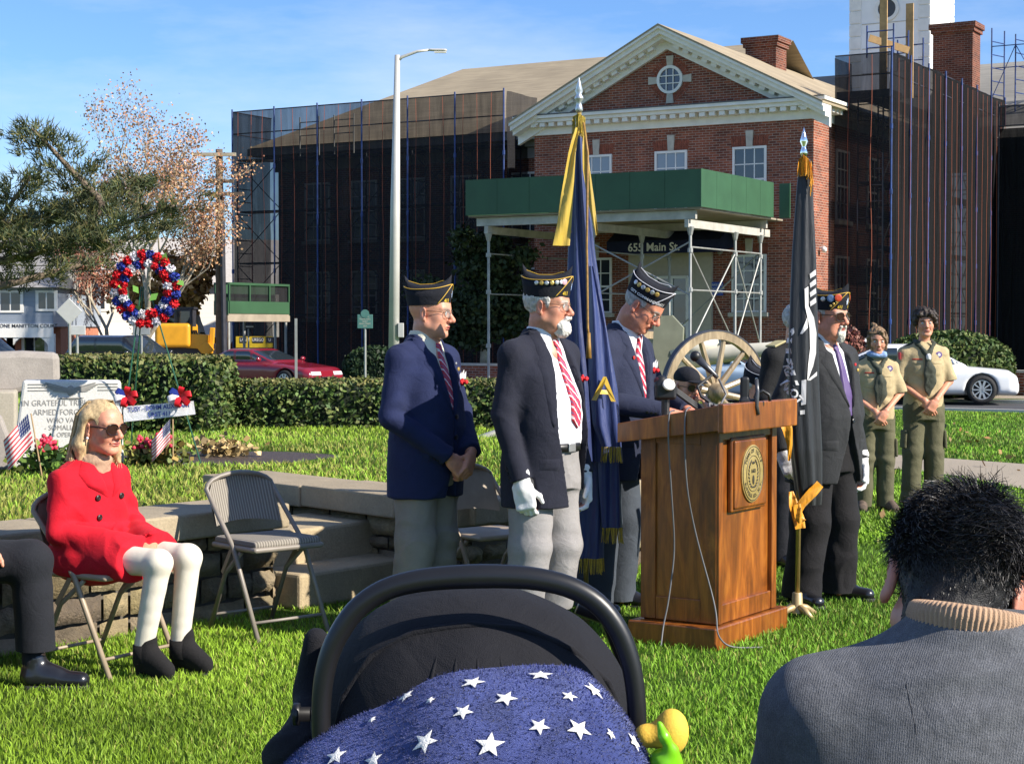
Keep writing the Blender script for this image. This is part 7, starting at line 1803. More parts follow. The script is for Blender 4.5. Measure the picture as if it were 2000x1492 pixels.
def pram():
 d=2.15;o=pt(930,1300,d);b=A(o.x,d,0)
 t=thing('pram','black baby pram seen from behind with hood and thick carry handle','pram',tuple(b))
 L=lambda px,py,dd=d:A(*pt(px,py,dd))-b
 fab=cloth('black_pram_fabric',(.009,.009,.012),sheen=.06);dark=mat('matt_black_tube',(.009,.009,.010),.38,.1,20)
 S=Sdf();c=L(925,1400,2.20);S.ell(c,(.205,.20,.17),.01);S.ell(c,(.183,.178,.148),.005,None,'-');S.box(c+(0,0,-.16),(.3,.3,.10),.01,.01,None,'-')
 g=Cloth(S,.006,2,[(tuple(L(885,1255,2.02)),(1,0,.2),70,.006,(.06,.2,.12))],.003,12,3);hood=g.obj('hood',fab,t)
 arc=[]
 for x,y in((672,1400),(690,1320),(740,1248),(820,1205),(920,1190),(1020,1200),(1110,1238),(1180,1305),(1215,1390)):
  q=L(x,y,2.2);arc.append(g.hit((q[0],-1,q[2]),(0,1,0),.001))
 mb=MB();mb.tube(arc,.005,6);mb.build('hood_seam',fab,hood,smooth=True)
 for k_,dx in enumerate((-60,-25,12,52)):
  q_=[]
  for y in np.linspace(1232,1300,8):w_=L(925+dx+(y-1232)*dx*.004,y,2.2);q_.append(g.hit((w_[0],-1,w_[2]),(0,1,0),-.001))
  mb=MB();mb.tube(q_,[.0005,.0012,.002,.0024,.0026,.0026,.0024,.002],6);mb.build('pleat',fab,hood,smooth=True)
 P=[]
 for x,y,dd in((630,1470,2.06),(626,1400,2.06),(630,1330,2.06),(646,1262,2.06),(690,1190,2.06),(750,1148,2.06),(830,1130,2.06),(930,1124,2.06),(1030,1126,2.06),(1110,1142,2.06),(1170,1176,2.06),(1212,1232,2.06),(1235,1300,2.06),(1244,1370,2.06),(1244,1450,2.06)):P.append(L(x,y,dd))
 P=np.array(P);tt=np.linspace(0,len(P)-1,60);P=np.stack([np.interp(tt,np.arange(len(P)),P[:,k])for k in range(3)],1)
 for _ in range(4):P[1:-1]=P[1:-1]*.5+(P[:-2]+P[2:])*.25
 mb=MB();mb.tube(P,np.interp(tt,[0,5,7,9,14],[.011,.0132,.0148,.0132,.011]),16);mb.build('carry_handle',dark,t,smooth=True)
 S=Sdf();S.box(L(930,1640,2.18),(.20,.26,.13),.08,.03);Cloth(S,.01,1).obj('seat_shell',fab,t)
 for q in(1,-1):
  x=640 if q<0 else 1225
  mb=MB();mb.tube([L(x,1420,2.2),L(x+q*10,1600,2.35),L(x+q*10,1900,2.6)],.014,8);mb.tube([L(x,1500,2.3),L(x,1900,1.95)],.014,8);mb.build('frame_tube',dark,t,smooth=True)
  for dd,rr in((1.95,.11),(2.62,.085)):
   w=MB();cx=L(x+q*14,1900,dd);cx[2]=rr;M=rotm(0,PI/2,0);w.lathe([(rr*.72,-.022),(rr,-.02),(rr,.02),(rr*.72,.022),(rr*.72,-.022)],cx,24,M);wo=w.build('wheel',mat('rubber_tyre',(.015,.015,.015),.8),t,smooth=True);w=MB();w.lathe([(rr*.72,-.01),(rr*.72,.01),(.012,.016),(0,.016)],cx,16,M);w.build('rim',dark,wo)
 S=Sdf();S.cone(L(618,1250,2.3),L(606,1350,2.3),.018,.022,.03);S.cone(L(606,1400,2.25),L(590,1480,2.2),.02,.05,.05);Cloth(S,.006,1,[],.004,20,4).obj('side_bag',fab,t)
 mb=MB();mb.lathe([(.009,0),(.009,.012),(.014,.013),(.014,.02),(0,.021)],L(606,1394,2.1),12,frame_to((-1,0,0)));mb.build('hood_knob',dark,t,smooth=True)
 mb=MB();mb.tube([L(1130,1180,2.28),L(1190,1205,2.28),L(1225,1290,2.25),L(1235,1400,2.2)],.014,8);mb.build('rear_tube',dark,t,smooth=True)
 bl=thing('blanket','fluffy royal blue blanket with white stars draped over the pram','blanket',tuple(b))
 n,k=110,80;prof=[(540,1520),(600,1470),(680,1425),(760,1385),(830,1340),(900,1316),(1000,1306),(1080,1304),(1130,1312),(1170,1340),(1215,1390),(1250,1440),(1275,1500),(1290,1560)]
 u=np.linspace(0,1,n);pr=np.array(prof,float);uu=np.linspace(0,1,len(pr));px=np.interp(u,uu,pr[:,0]);py=np.interp(u,uu,pr[:,1])
 for _ in range(10):px[1:-1]=(px[:-2]+2*px[1:-1]+px[2:])/4;py[1:-1]=(py[:-2]+2*py[1:-1]+py[2:])/4
 G=np.zeros((n,k,3));v=np.linspace(0,1,k)
 for i in range(n):
  top=L(px[i],py[i],2.03);s=math.sin(PI*u[i])
  ang=v*1.35;rad=.20+.16*s
  G[i,:,0]=top[0]*(1+.10*v);G[i,:,1]=top[1]+.03-rad*np.sin(ang)*1.05;G[i,:,2]=top[2]-rad*(1-np.cos(ang))*1.1-.10*v**2
 back=G[:,:1]+np.stack([0*v[:6],.16*np.linspace(0,1,6)[::-1]**1,-.22*np.linspace(0,1,6)[::-1]**1.5],-1)[None]
 G=np.concatenate([back[:,:-1],G],1);kk=G.shape[1];q=G.reshape(-1,3)
 G[...,2]+=(vnoise(q,13,4,2)*.015).reshape(n,kk)-(np.clip(np.abs(vnoise(q*(1,.6,1),9,9))-.25,0,.5)*.0).reshape(n,kk);G[...,1]+=(vnoise(q,10,6,2)*.010).reshape(n,kk)
 T=NT('blue_plush');vv=T.co();a_=T.noise(vv,9,5,.6,1.5);f_=T.noise(vv,600,3,.8)
 T.base(T.mix(T.ramp(f_,[(.4,(0,)*3),(.7,(.4,)*3)]),T.ramp(a_,[(.36,(.008,.011,.05)),(.52,(.022,.032,.14)),(.7,(.05,.068,.24))]),(.07,.09,.28)));T.set(Roughness=1.0);T.b.inputs['Sheen Weight'].default_value=.8;T.b.inputs['Sheen Roughness'].default_value=.35;T.b.inputs['Sheen Tint'].default_value=(.35,.42,.9,1);T.bump(T.math('ADD',f_,T.math('MULTIPLY',a_,1.5)),.8,.006)
 mb=MB();mb.grid(G);V=np.concatenate(mb.v);N=vnormals(V,np.array(mb.f));cl=mesh_obj('cloth',V,mb.f,T.m,bl,smooth=True);tr=BVHTree.FromPolygons(V.tolist(),mb.f)
 r=np.random.default_rng(6);hair=MB();nf=30000;Q=np.array(mb.f);pick=r.integers(0,len(Q),nf);w=r.random((nf,2));P0=V[Q[pick,0]]*((1-w[:,:1])*(1-w[:,1:]))+V[Q[pick,1]]*(w[:,:1]*(1-w[:,1:]))+V[Q[pick,2]]*(w[:,:1]*w[:,1:])+V[Q[pick,3]]*((1-w[:,:1])*w[:,1:]);NN=N[Q[pick,0]];NN=NN*np.sign(NN[:,2:3]+.2-NN[:,1:2])
 def fur(P0,NN,col,name,L_=.007):
  m_=len(P0);dr=NN+r.normal(0,.5,(m_,3));dr/=np.linalg.norm(dr,axis=1)[:,None];sd=np.cross(dr,r.normal(size=(m_,3)));sd/=np.linalg.norm(sd,axis=1)[:,None];w_=.0007
  Vt=np.stack([P0-sd*w_,P0+sd*w_,P0+dr*L_*r.uniform(.5,1,(m_,1))],1).reshape(-1,3);mesh_obj(name,Vt,np.arange(3*m_).reshape(-1,3),vmat('plush_pile',.9,.3,40,sheen=.5),cl,colors=np.repeat(col,3,0))
 stars=[(924,1335,21),(1056,1321,21),(795,1362,16),(842,1370,9),(905,1392,18),(988,1366,20),(1111,1362,14),(1158,1350,20),(1053,1420,18),(1130,1425,22),(831,1450,24),(957,1456,25),(1236,1450,18),(658,1478,20),(731,1486,18),(1230,1400,16),(1190,1435,11),(729,1408,8)]
 wh=mat('white_plush',(.74,.72,.68),.95,.1,200,.6,500,.003,sheen=.4)
 for x,y,rr in stars:
  r0=ray(x,y);oo=Vector((0,0,CAMZ))-Vector(b);h=tr.ray_cast(oo,r0 .normalized())
  if h[0]is None:continue
  pc,nn=np.asarray(h[0]),np.asarray(h[1]);nn=nn*np.sign(-(nn@np.asarray(r0)));e1=norm(np.cross(nn,(0,.3,1))*-1);e2=np.cross(nn,e1);R0=rr*h[3]/F*1.22;ph=r.uniform(0,6.28);pol=[]
  for j in range(10):a=ph+j*PI/5;q_=R0*(1 if j%2==0 else.42);pol.append((q_*math.cos(a),q_*math.sin(a)/max(.55,abs(nn@np.asarray(r0 .normalized())))**.0))
  P5=[pc+nn*.004]
  for a_i in range(10):
   for f in(.5,1.0):
    s_=pc+e1*pol[a_i][0]*f+e2*pol[a_i][1]*f;hh=tr.ray_cast(Vector(s_+nn*.1),Vector(-nn));P5 .append((np.asarray(hh[0])if hh[0]is not None else s_)+nn*(.004 if f<1 else.0025))
  fc=[]
  for j in range(10):a0,a1=1+2*j,1+2*((j+1)%10);fc+=[(0,a0,a1),(a0,a0+1,a1+1,a1)]
  mesh_obj('star',np.array(P5),fc,wh,cl,smooth=True)
 fur(P0,NN,A(.026,.037,.16)*r.uniform(.7,1.3,(nf,1))*np.clip(.85+.75*vnoise(P0,24,77,3),.25,1.7)[:,None],'pile',.0042)
 ty=thing('toy','yellow and lime green plastic toy on the pram side by the blanket','toy',tuple(b))
 yel=mat('yellow_plush',(.72,.44,.05),.8,.08,20,.3,300,.002);grn=mat('lime_plastic',(.19,.55,.01),.35,.08,20)
 S=Sdf();S.ell(L(1312,1428,2.02),(.020,.022,.027),.01);S.cone(L(1262,1436,2.02),L(1300,1434,2.02),.014,.014,.01);Cloth(S,.003,1).obj('yellow_knob',yel,ty)
 S=Sdf();S.chain([L(1288,1412,1.99),L(1297,1438,1.985),L(1312,1465,1.99),L(1322,1495,2.0)],[.004,.006,.007,.008],.006);S.ell(L(1296,1486,2.0),(.017,.02,.015),.01);Cloth(S,.003,1).obj('green_body',grn,ty)
pram()
M_LEAF=vmat('leaf',.6,.2,3,spec=.3);M_BARK=mat('bark',(.16,.12,.085),.95,.35,9,.6,30,.03);M_PBARK=mat('pale_bark',(.36,.31,.23),.95,.35,5,.5,30,.03)
def leaf_quads(P,N,size,col,r,flat=.6,aspect=1.6,var=.3):
 n=len(P);d=N*flat+r.normal(0,1,(n,3))*(1-flat*.5);d/=np.linalg.norm(d,axis=1)[:,None];a=np.cross(d,r.normal(size=(n,3)));a/=np.linalg.norm(a,axis=1)[:,None];b=np.cross(d,a);s=size*r.uniform(.6,1.4,(n,1))
 V=np.stack([P-a*s*aspect*.5,P+b*s*.5,P+a*s*aspect*.5,P-b*s*.5],1).reshape(-1,3);C=np.asarray(col)[r.integers(0,len(col),n)]*np.clip(1+var*r.normal(size=(n,1)),.3,2)
 return V,np.arange(4*n).reshape(-1,4),np.repeat(C,4,0)
def leaves(name,parent,*a,**k):V,Q,C=leaf_quads(*a,**k);return mesh_obj(name,V,Q,M_LEAF,parent,colors=C)
GREENS=[A(.045,.085,.020),A(.07,.115,.026),A(.095,.135,.032),A(.125,.145,.04)]
def hedge(label,loc,rz,size,n,leaf=.035,p=5.0,group=None,cols=GREENS,dome=False,top=None):
 t=thing('hedge',label,'hedge',loc,rz,group);r=np.random.default_rng(n);x,y,z=[k/2 for k in size]
 v=r.normal(size=(n,3));v/=np.linalg.norm(v,axis=1)[:,None];k=(np.abs(v)**p).sum(1)**(-1/p);u=v*k[:,None]
 if not dome:f=r.random(n)<.75;g=r.uniform(-1,1,(n,3));ax=r.choice(3,n,p=[.12,.40,.48]);g[np.arange(n),ax]=np.sign(r.normal(size=n));kk=(np.abs(g)**9).sum(1)**(-1/9);u[f]=(g*kk[:,None])[f]
 P=u*(x,y,z)*(1-.09*r.random((n,1))**2)+.035*vnoise(u*(x,y,z),9,2,2)[:,None]*v+(0,0,z);N=u**3;N/=np.linalg.norm(N,axis=1)[:,None]
 pal=np.array(cols);o=leaves('foliage',t,P,N,leaf,pal,r,flat=.35)
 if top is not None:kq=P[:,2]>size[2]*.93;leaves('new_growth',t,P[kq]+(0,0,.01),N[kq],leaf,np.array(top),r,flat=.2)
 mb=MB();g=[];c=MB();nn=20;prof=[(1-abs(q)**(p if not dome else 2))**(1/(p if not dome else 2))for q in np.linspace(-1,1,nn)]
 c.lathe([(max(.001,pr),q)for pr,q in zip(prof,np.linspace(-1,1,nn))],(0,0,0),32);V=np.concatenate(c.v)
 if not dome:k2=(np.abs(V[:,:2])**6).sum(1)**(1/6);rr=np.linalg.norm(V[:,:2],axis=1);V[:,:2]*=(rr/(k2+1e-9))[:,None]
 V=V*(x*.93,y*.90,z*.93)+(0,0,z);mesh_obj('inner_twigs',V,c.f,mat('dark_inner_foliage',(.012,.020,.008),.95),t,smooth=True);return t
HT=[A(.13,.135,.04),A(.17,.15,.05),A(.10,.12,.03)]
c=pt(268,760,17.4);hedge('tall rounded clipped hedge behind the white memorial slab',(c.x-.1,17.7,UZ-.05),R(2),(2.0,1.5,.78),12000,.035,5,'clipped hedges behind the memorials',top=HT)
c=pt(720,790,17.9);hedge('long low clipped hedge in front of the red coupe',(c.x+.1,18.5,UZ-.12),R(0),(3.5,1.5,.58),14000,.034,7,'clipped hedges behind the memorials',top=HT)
for px,d,s,n,lab in((1850,45.5,(3.4,2.6,1.85),9000,'big round clipped bush behind the taller scout'),(1738,45.8,(3.6,2.0,1.35),7000,'low clipped bush left of the big round bush')):
 q=pt(px,700,d);hedge(lab,(q.x,d,-.45),0,s,n,.085,2.3,'bushes along the hall',dome=True)
q=pt(1655,660,46);hedge('reddish shrub beside the flag bearer shoulder',(q.x,46,-.4),0,(1.0,.9,1.9),2500,.09,2.3,'bushes along the hall',[A(.20,.07,.055),A(.26,.10,.07),A(.12,.06,.04)],True)
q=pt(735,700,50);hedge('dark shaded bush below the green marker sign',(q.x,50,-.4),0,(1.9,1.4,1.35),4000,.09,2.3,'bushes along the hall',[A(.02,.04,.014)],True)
def bough(mb,pts,r0,r1):P=np.array(pts,float);k=len(P);tt=np.linspace(0,k-1,k*4);Q=np.stack([np.interp(tt,np.arange(k),P[:,i])for i in range(3)],1);Q[1:-1]=(Q[:-2]+Q[1:-1]*2+Q[2:])/4;mb.tube(Q,np.linspace(r0,r1,len(Q)),6);return Q
def pine():
 D=30.0;b=pt(-70,740,D);t=thing('pine_tree','spreading dark green pine reaching in from the left edge','tree',(b.x,D,ROADZ));r=np.random.default_rng(17);b=A(b.x,D,ROADZ)
 L=lambda px,py,dd:A(*pt(px,py,D+dd))-b
 lim=[[(-60,420,0),(-20,470,-1),(20,400,-1.5),(60,345,-2)],[(-60,520,0),(60,500,-.5),(150,455,-1),(235,440,-1.5),(340,402,-2)],[(150,455,-1),(205,400,-1),(150,345,-1.2),(100,290,-1.4),(62,252,-1.5)],[(-50,570,0),(60,545,.5),(150,520,1),(240,470,1.5),(330,440,2)],[(-50,480,0),(60,440,1),(150,420,1.2),(240,375,1.5),(280,360,1.6)],[(-60,440,0),(30,440,.5),(90,420,.5),(150,400,.5)],[(-60,500,0),(0,480,-1),(60,470,-1.5),(140,480,-2),(210,470,-2.4)]]
 tr=MB();bough(tr,[(0,0,0),L(-62,600,0),L(-60,400,0),L(-50,250,0)],.34,.12);tr.build('trunk',M_BARK,t,smooth=True);Ps=[];Ds=[]
 for q in lim:
  mb=MB();P=bough(mb,[L(*k)for k in q],.085,.02);mb.build('limb',M_BARK,t,smooth=True);k=len(P)
  for i in range(3,k):
   for _ in range(7):
    s=r.normal(size=3)*(.36,.36,.12);s[2]=abs(s[2])*.8-.05;f=.55+.5*math.sin(PI*min(1,(i+2)/k));c=P[i]+s*f+r.normal(0,.05,3);Ps.append(c);Ds.append(norm(s+A(0,0,.35)+(P[min(i+1,k-1)]-P[i-1])*.8))
 Ps,Ds=np.array(Ps),np.array(Ds);m=26;n=len(Ps);base=np.repeat(Ps,m,0)+r.normal(0,.05,(n*m,3));d=np.repeat(Ds,m,0)+r.normal(0,.55,(n*m,3));d/=np.linalg.norm(d,axis=1)[:,None];sd=np.cross(d,r.normal(size=d.shape));sd/=np.linalg.norm(sd,axis=1)[:,None];l=.16*r.uniform(.6,1.3,(n*m,1))
 V=np.stack([base-sd*.011,base+sd*.011,base+d*l],1).reshape(-1,3);tone=np.repeat(r.uniform(.55,1.5,(n,1)),m,0);C=np.array([A(.062,.078,.028),A(.105,.098,.032),A(.042,.058,.026)])[r.integers(0,3,n*m)]*tone;mesh_obj('crown',V,np.arange(3*n*m).reshape(-1,3),M_LEAF,t,colors=np.repeat(C,3,0))
pine()
def broadleaf(label,px,D,height,spread,cols,nleaf,leaf,seed,bark=M_PBARK,gz=ROADZ,trunk=.3,cat='tree',gnarl=.35,levels=5,px_top=None,sparse=1.0,name='broadleaf_tree',lean=0):
 b=pt(px,640,D);t=thing(name,label,cat,(b.x,D,gz));r=np.random.default_rng(seed);mb=MB();ends=[]
 def grow(p,d,L,rad,lv):
  k=5;P=[p]
  for i in range(k):d=norm(d+r.normal(0,gnarl*.28,3)+A(0,0,.05));p=p+d*L/k;P.append(p)
  mb.tube(P,np.linspace(rad,rad*.68,k+1),6 if lv>1 else 4,cap=False)
  if lv<=2:ends.extend(P[2:])
  if lv==0:return
  for j in range(3 if lv>1 else 3):
   a=r.uniform(0,2*PI);x=norm(np.cross(d,r.normal(size=3)));nd=norm(d*r.uniform(.7,1.0)+x*r.uniform(.5,.95)*spread);grow(P[-1]if j else P[3],nd,L*r.uniform(.62,.85),rad*.58,lv-1)
 grow(A(0,0,0),norm(A(lean,0,1)),height*.26,trunk,levels);mb.build('trunk',bark,t,smooth=True)
 E=np.array(ends);P=E[r.integers(0,len(E),nleaf)]+r.normal(0,height*.022,(nleaf,3));leaves('crown',t,P,r.normal(size=(nleaf,3)),leaf,np.array(cols),r,flat=.1,aspect=1.3);return t
AUT=[A(.43,.23,.11),A(.38,.19,.10),A(.46,.29,.15),A(.34,.15,.10),A(.42,.28,.15)]
broadleaf('bare branched sycamore with sparse orange brown autumn leaves',292,58,9.9,.72,AUT,15000,.062,5,trunk=.15,gnarl=.2,levels=6)
broadleaf('russet leaved oak low behind the utility pole',395,72,7.0,1.0,[A(.36,.18,.05),A(.30,.14,.04),A(.40,.22,.07)],9000,.2,9,gz=-.6,gnarl=.22)
broadleaf('bare pinkish tree between sycamore and pine',215,75,8.0,.6,[A(.34,.16,.10),A(.30,.12,.08)],4500,.11,14,gz=-.6,gnarl=.2,trunk=.12)
def evergreen():
 D=55.0;b=pt(945,640,D);t=thing('evergreen_tree','dark shaded evergreen tree in front of the netted wing','tree',(b.x,D,ROADZ));r=np.random.default_rng(3);mb=MB();mb.tube([(0,0,0),(.05,0,2),(-.05,0,4.2)],[.16,.13,.05],8);mb.build('trunk',M_PBARK,t,smooth=True);P=[]
 for i in range(60):c=A(r.normal(0,.75),r.normal(0,.7),r.uniform(1.5,4.7));s=.55*(1.15-abs(c[2]-2.8)/3.4);P.append(c*(1.0-.16*max(0,c[2]-3),1,1)+r.normal(0,1,(260,3))*s*(.5,.5,.38))
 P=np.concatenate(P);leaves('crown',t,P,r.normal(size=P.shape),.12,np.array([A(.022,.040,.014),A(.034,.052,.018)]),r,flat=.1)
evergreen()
def flowers(label,px,py,d,n,s,red,name='geranium_plant',z=UZ,green=(A(.10,.17,.03),A(.07,.13,.025),A(.16,.20,.04))):
 b=pt(px,py,d);t=thing(name,label,'plant',(b.x,d,z));r=np.random.default_rng(int(px));P=r.normal(0,1,(n,3))*(s,s*.7,s*.42)+(0,0,s*.8);P[:,2]=np.abs(P[:,2]);leaves('foliage',t,P,r.normal(size=P.shape),.05,np.array(green),r,flat=.2,aspect=1.1)
 for k in range(red):
  mb=MB();c=A(r.normal(0,s*.6),-s*.3,s*r.uniform(1.3,2.0));
  for i in range(14):mb.ball(c+r.normal(0,.022,3),.018,6)
  o=mb.build('bloom',M_REDP,t,smooth=True);mb=MB();mb.tube([c,(c[0]*.7,0,.05)],.004,5);mb.build('stem',M_STEM,t)
M_REDP=mat('geranium_red',(.60,.03,.07),.6,.3,60);M_STEM=mat('green_stem',(.08,.15,.03),.6)
flowers('light green geranium with pink blooms before the white slab',100,880,12.2,500,.12,3);flowers('geranium with red blooms between the wreath easel legs',300,880,12.9,500,.11,4,green=(A(.16,.16,.04),A(.10,.13,.03),A(.25,.17,.05)))
flowers('dry straw coloured grass tuft on the mulch bed',440,880,13.6,350,.10,0,'dry_plant',green=(A(.42,.30,.14),A(.34,.24,.10)))
mb=MB();a=np.arange(40)*2*PI/40;rr=1+.12*np.sin(3*a)+.06*np.sin(7*a);rings=[np.stack([-2.25+.85*k*rr*np.cos(a),13.75+.75*k*rr*np.sin(a),np.full(40,UZ+.035*(1-k**3)-.004)],1)for k in(1,.9,.6,.3,.02)];mb.grid(np.stack(rings,1),closed_u=True)
T_=NT('bark_mulch');T_.base(T_.ramp(T_.noise(T_.mapping((30,60,30)),2,6,.8),[(.3,(.03,.02,.014)),(.7,(.13,.085,.055))]));T_.bump(T_.noise(T_.co(),45,5,.8),1,.04);mb.build('mulch_bed',T_.m,None,smooth=True,kind='structure')
r_=np.random.default_rng(2);nl=420;X=r_.uniform(-5,7,nl);Y=r_.uniform(11,30,nl);k=~inpoly(X,Y,_low)&(X>2);X,Y=np.r_[X[k],r_.uniform(-2.4,3.2,0)],np.r_[Y[k],r_.uniform(6.0,9.5,0)];k=~inpoly(X,Y,_low);X,Y=X[k],Y[k];V_,Q_,C_=leaf_quads(np.c_[X,Y,ground_z(X,Y)+.05],np.tile(A(0,0,1.),(len(X),1)),.05,np.array([A(.36,.22,.09),A(.30,.15,.06)]),r_,flat=.9);mesh_obj('fallen_leaves',V_,Q_,M_LEAF,colors=C_,kind='stuff')
def granite(name,c,sp=.35):return slab_mat(name,c,sp,.25)
M_GRAN=granite('white_granite',(.66,.64,.59),.08);M_ROUGH=granite('rough_grey_granite',(.36,.32,.28));M_CARVE=mat('carved_letter',(.30,.285,.255),.9,.1,30)
def slab(name,label,poly,d,thick,m,z=UZ,rz=R(14),lean=0,rough=.0):
 """standing slab: outline given in photograph pixels at depth d"""
 P=[pt(x,y,d)for x,y in poly];cx=sum(p.x for p in P)/len(P);t=thing(name,label,'memorial stone',(cx,d,0),rz);pl=[((p.x-cx),p.z)for p in P];mb=MB();mb.prism(pl,thick,np.array([[1,0,0],[0,0,-1],[0,1,0.]]),(0,thick,0));o=mb.build('slab',m,t,bevel=.02+rough);return t,cx
t,cx=slab('memorial_slab','white granite memorial slab with carved eagle and lettering',[(48,742),(234,744),(240,912),(26,912)],12.9,.22,M_GRAN)
for i,(s,y,h)in enumerate((('IN GRATEFUL TRIBUTE TO ALL',787,.062),('ARMED FORCES OF THE',805,.062),('WHO VALIANTLY',821,.055),('- SOMALIA - HAITI -',835,.055),('- OPERATION -',849,.05))):q=pt(143,y,12.9);letters('carved_lettering',s,h,M_CARVE,t,(q.x-cx,-.003,q.z),(1,0,0),(0,0,1),sx=.86)
q=pt(138,763,12.9);mb=MB();c=A(q.x-cx,-.004,q.z)
for s_ in(1,-1):
 for k in range(6):mb.bar(c+(s_*.02,0,-.012+.006*k),c+(s_*(.20-.018*abs(k-4)),0,.03+.012*k-.03),.006,.007)
mb.ball(c,(.03,.008,.04),10);mb.ball(c+(0,0,-.055),(.10,.006,.008),10);mb.build('carved_eagle',M_CARVE,t)
mb=MB()
for k in range(3):
 for x0,x1 in((58,96),(190,228)):a,b=pt(x0,750+k*6,12.9),pt(x1,750+k*6,12.9);mb.bar((a.x-cx,-.002,a.z),(b.x-cx,-.002,b.z),.006)
mb.build('carved_line',M_CARVE,t)
slab('memorial_stone','tall rough grey granite stone behind the white slab',[(-60,690),(40,686),(112,690),(114,752),(60,762),(30,770),(-60,772)],14.4,.5,M_ROUGH,rough=.03)
slab('memorial_stone','pale smooth granite block under the rough stone at left edge',[(-60,764),(30,764),(30,905),(-60,905)],14.0,.5,granite('tan_granite',(.42,.37,.29),.2))
slab('memorial_stone','low grey granite marker cut off by the left edge',[(-60,808),(0,812),(14,850),(22,918),(-60,920)],12.3,.2,M_ROUGH)
def us_flag(label,px,py,h,d,z=UZ,lean=.0,w=.27):
 b=pt(px,py,d);t=thing('small_flag',label,'small flag',(b.x,d,z),R(15),'small flags on sticks in the flower bed');mb=MB();top=A(lean*h,0,h);mb.tube([(0,0,0),top],.005,6);mb.build('stick',mat('wood_stick',(.42,.28,.14),.7),t);nu,nv=40,27;U,Vv=np.meshgrid(np.linspace(0,1,nu),np.linspace(0,1,nv),indexing='ij');hh=w*.68
 P=np.stack([top[0]-lean*Vv*hh-.02-U*w*.55*1.0,.03*np.sin(U*7)*U,top[2]-Vv*hh-U*w*.62],-1);st=(Vv*13).astype(int)%2==0;C=np.where(st[...,None],A(.50,.02,.035),A(.68,.66,.64));can=(U<.42)&(Vv<7/13);C[can]=A(.015,.025,.11);dot=can&(((U/.42*6*2).astype(int)+(Vv/(7/13)*5*2).astype(int))%2==0)&(((U*40).astype(int))%3==0);C[dot]=.6
 mb=MB();mb.grid(P,C.reshape(-1,3));mb.build('flag_cloth',M_SATIN,t,colors=True,smooth=True)
us_flag('small american flag on a stick before the white memorial slab',82,905,.44,12.0,lean=-.16,w=.30);us_flag('small drooping american flag below the wreath sash',338,893,.36,12.75,w=.24)
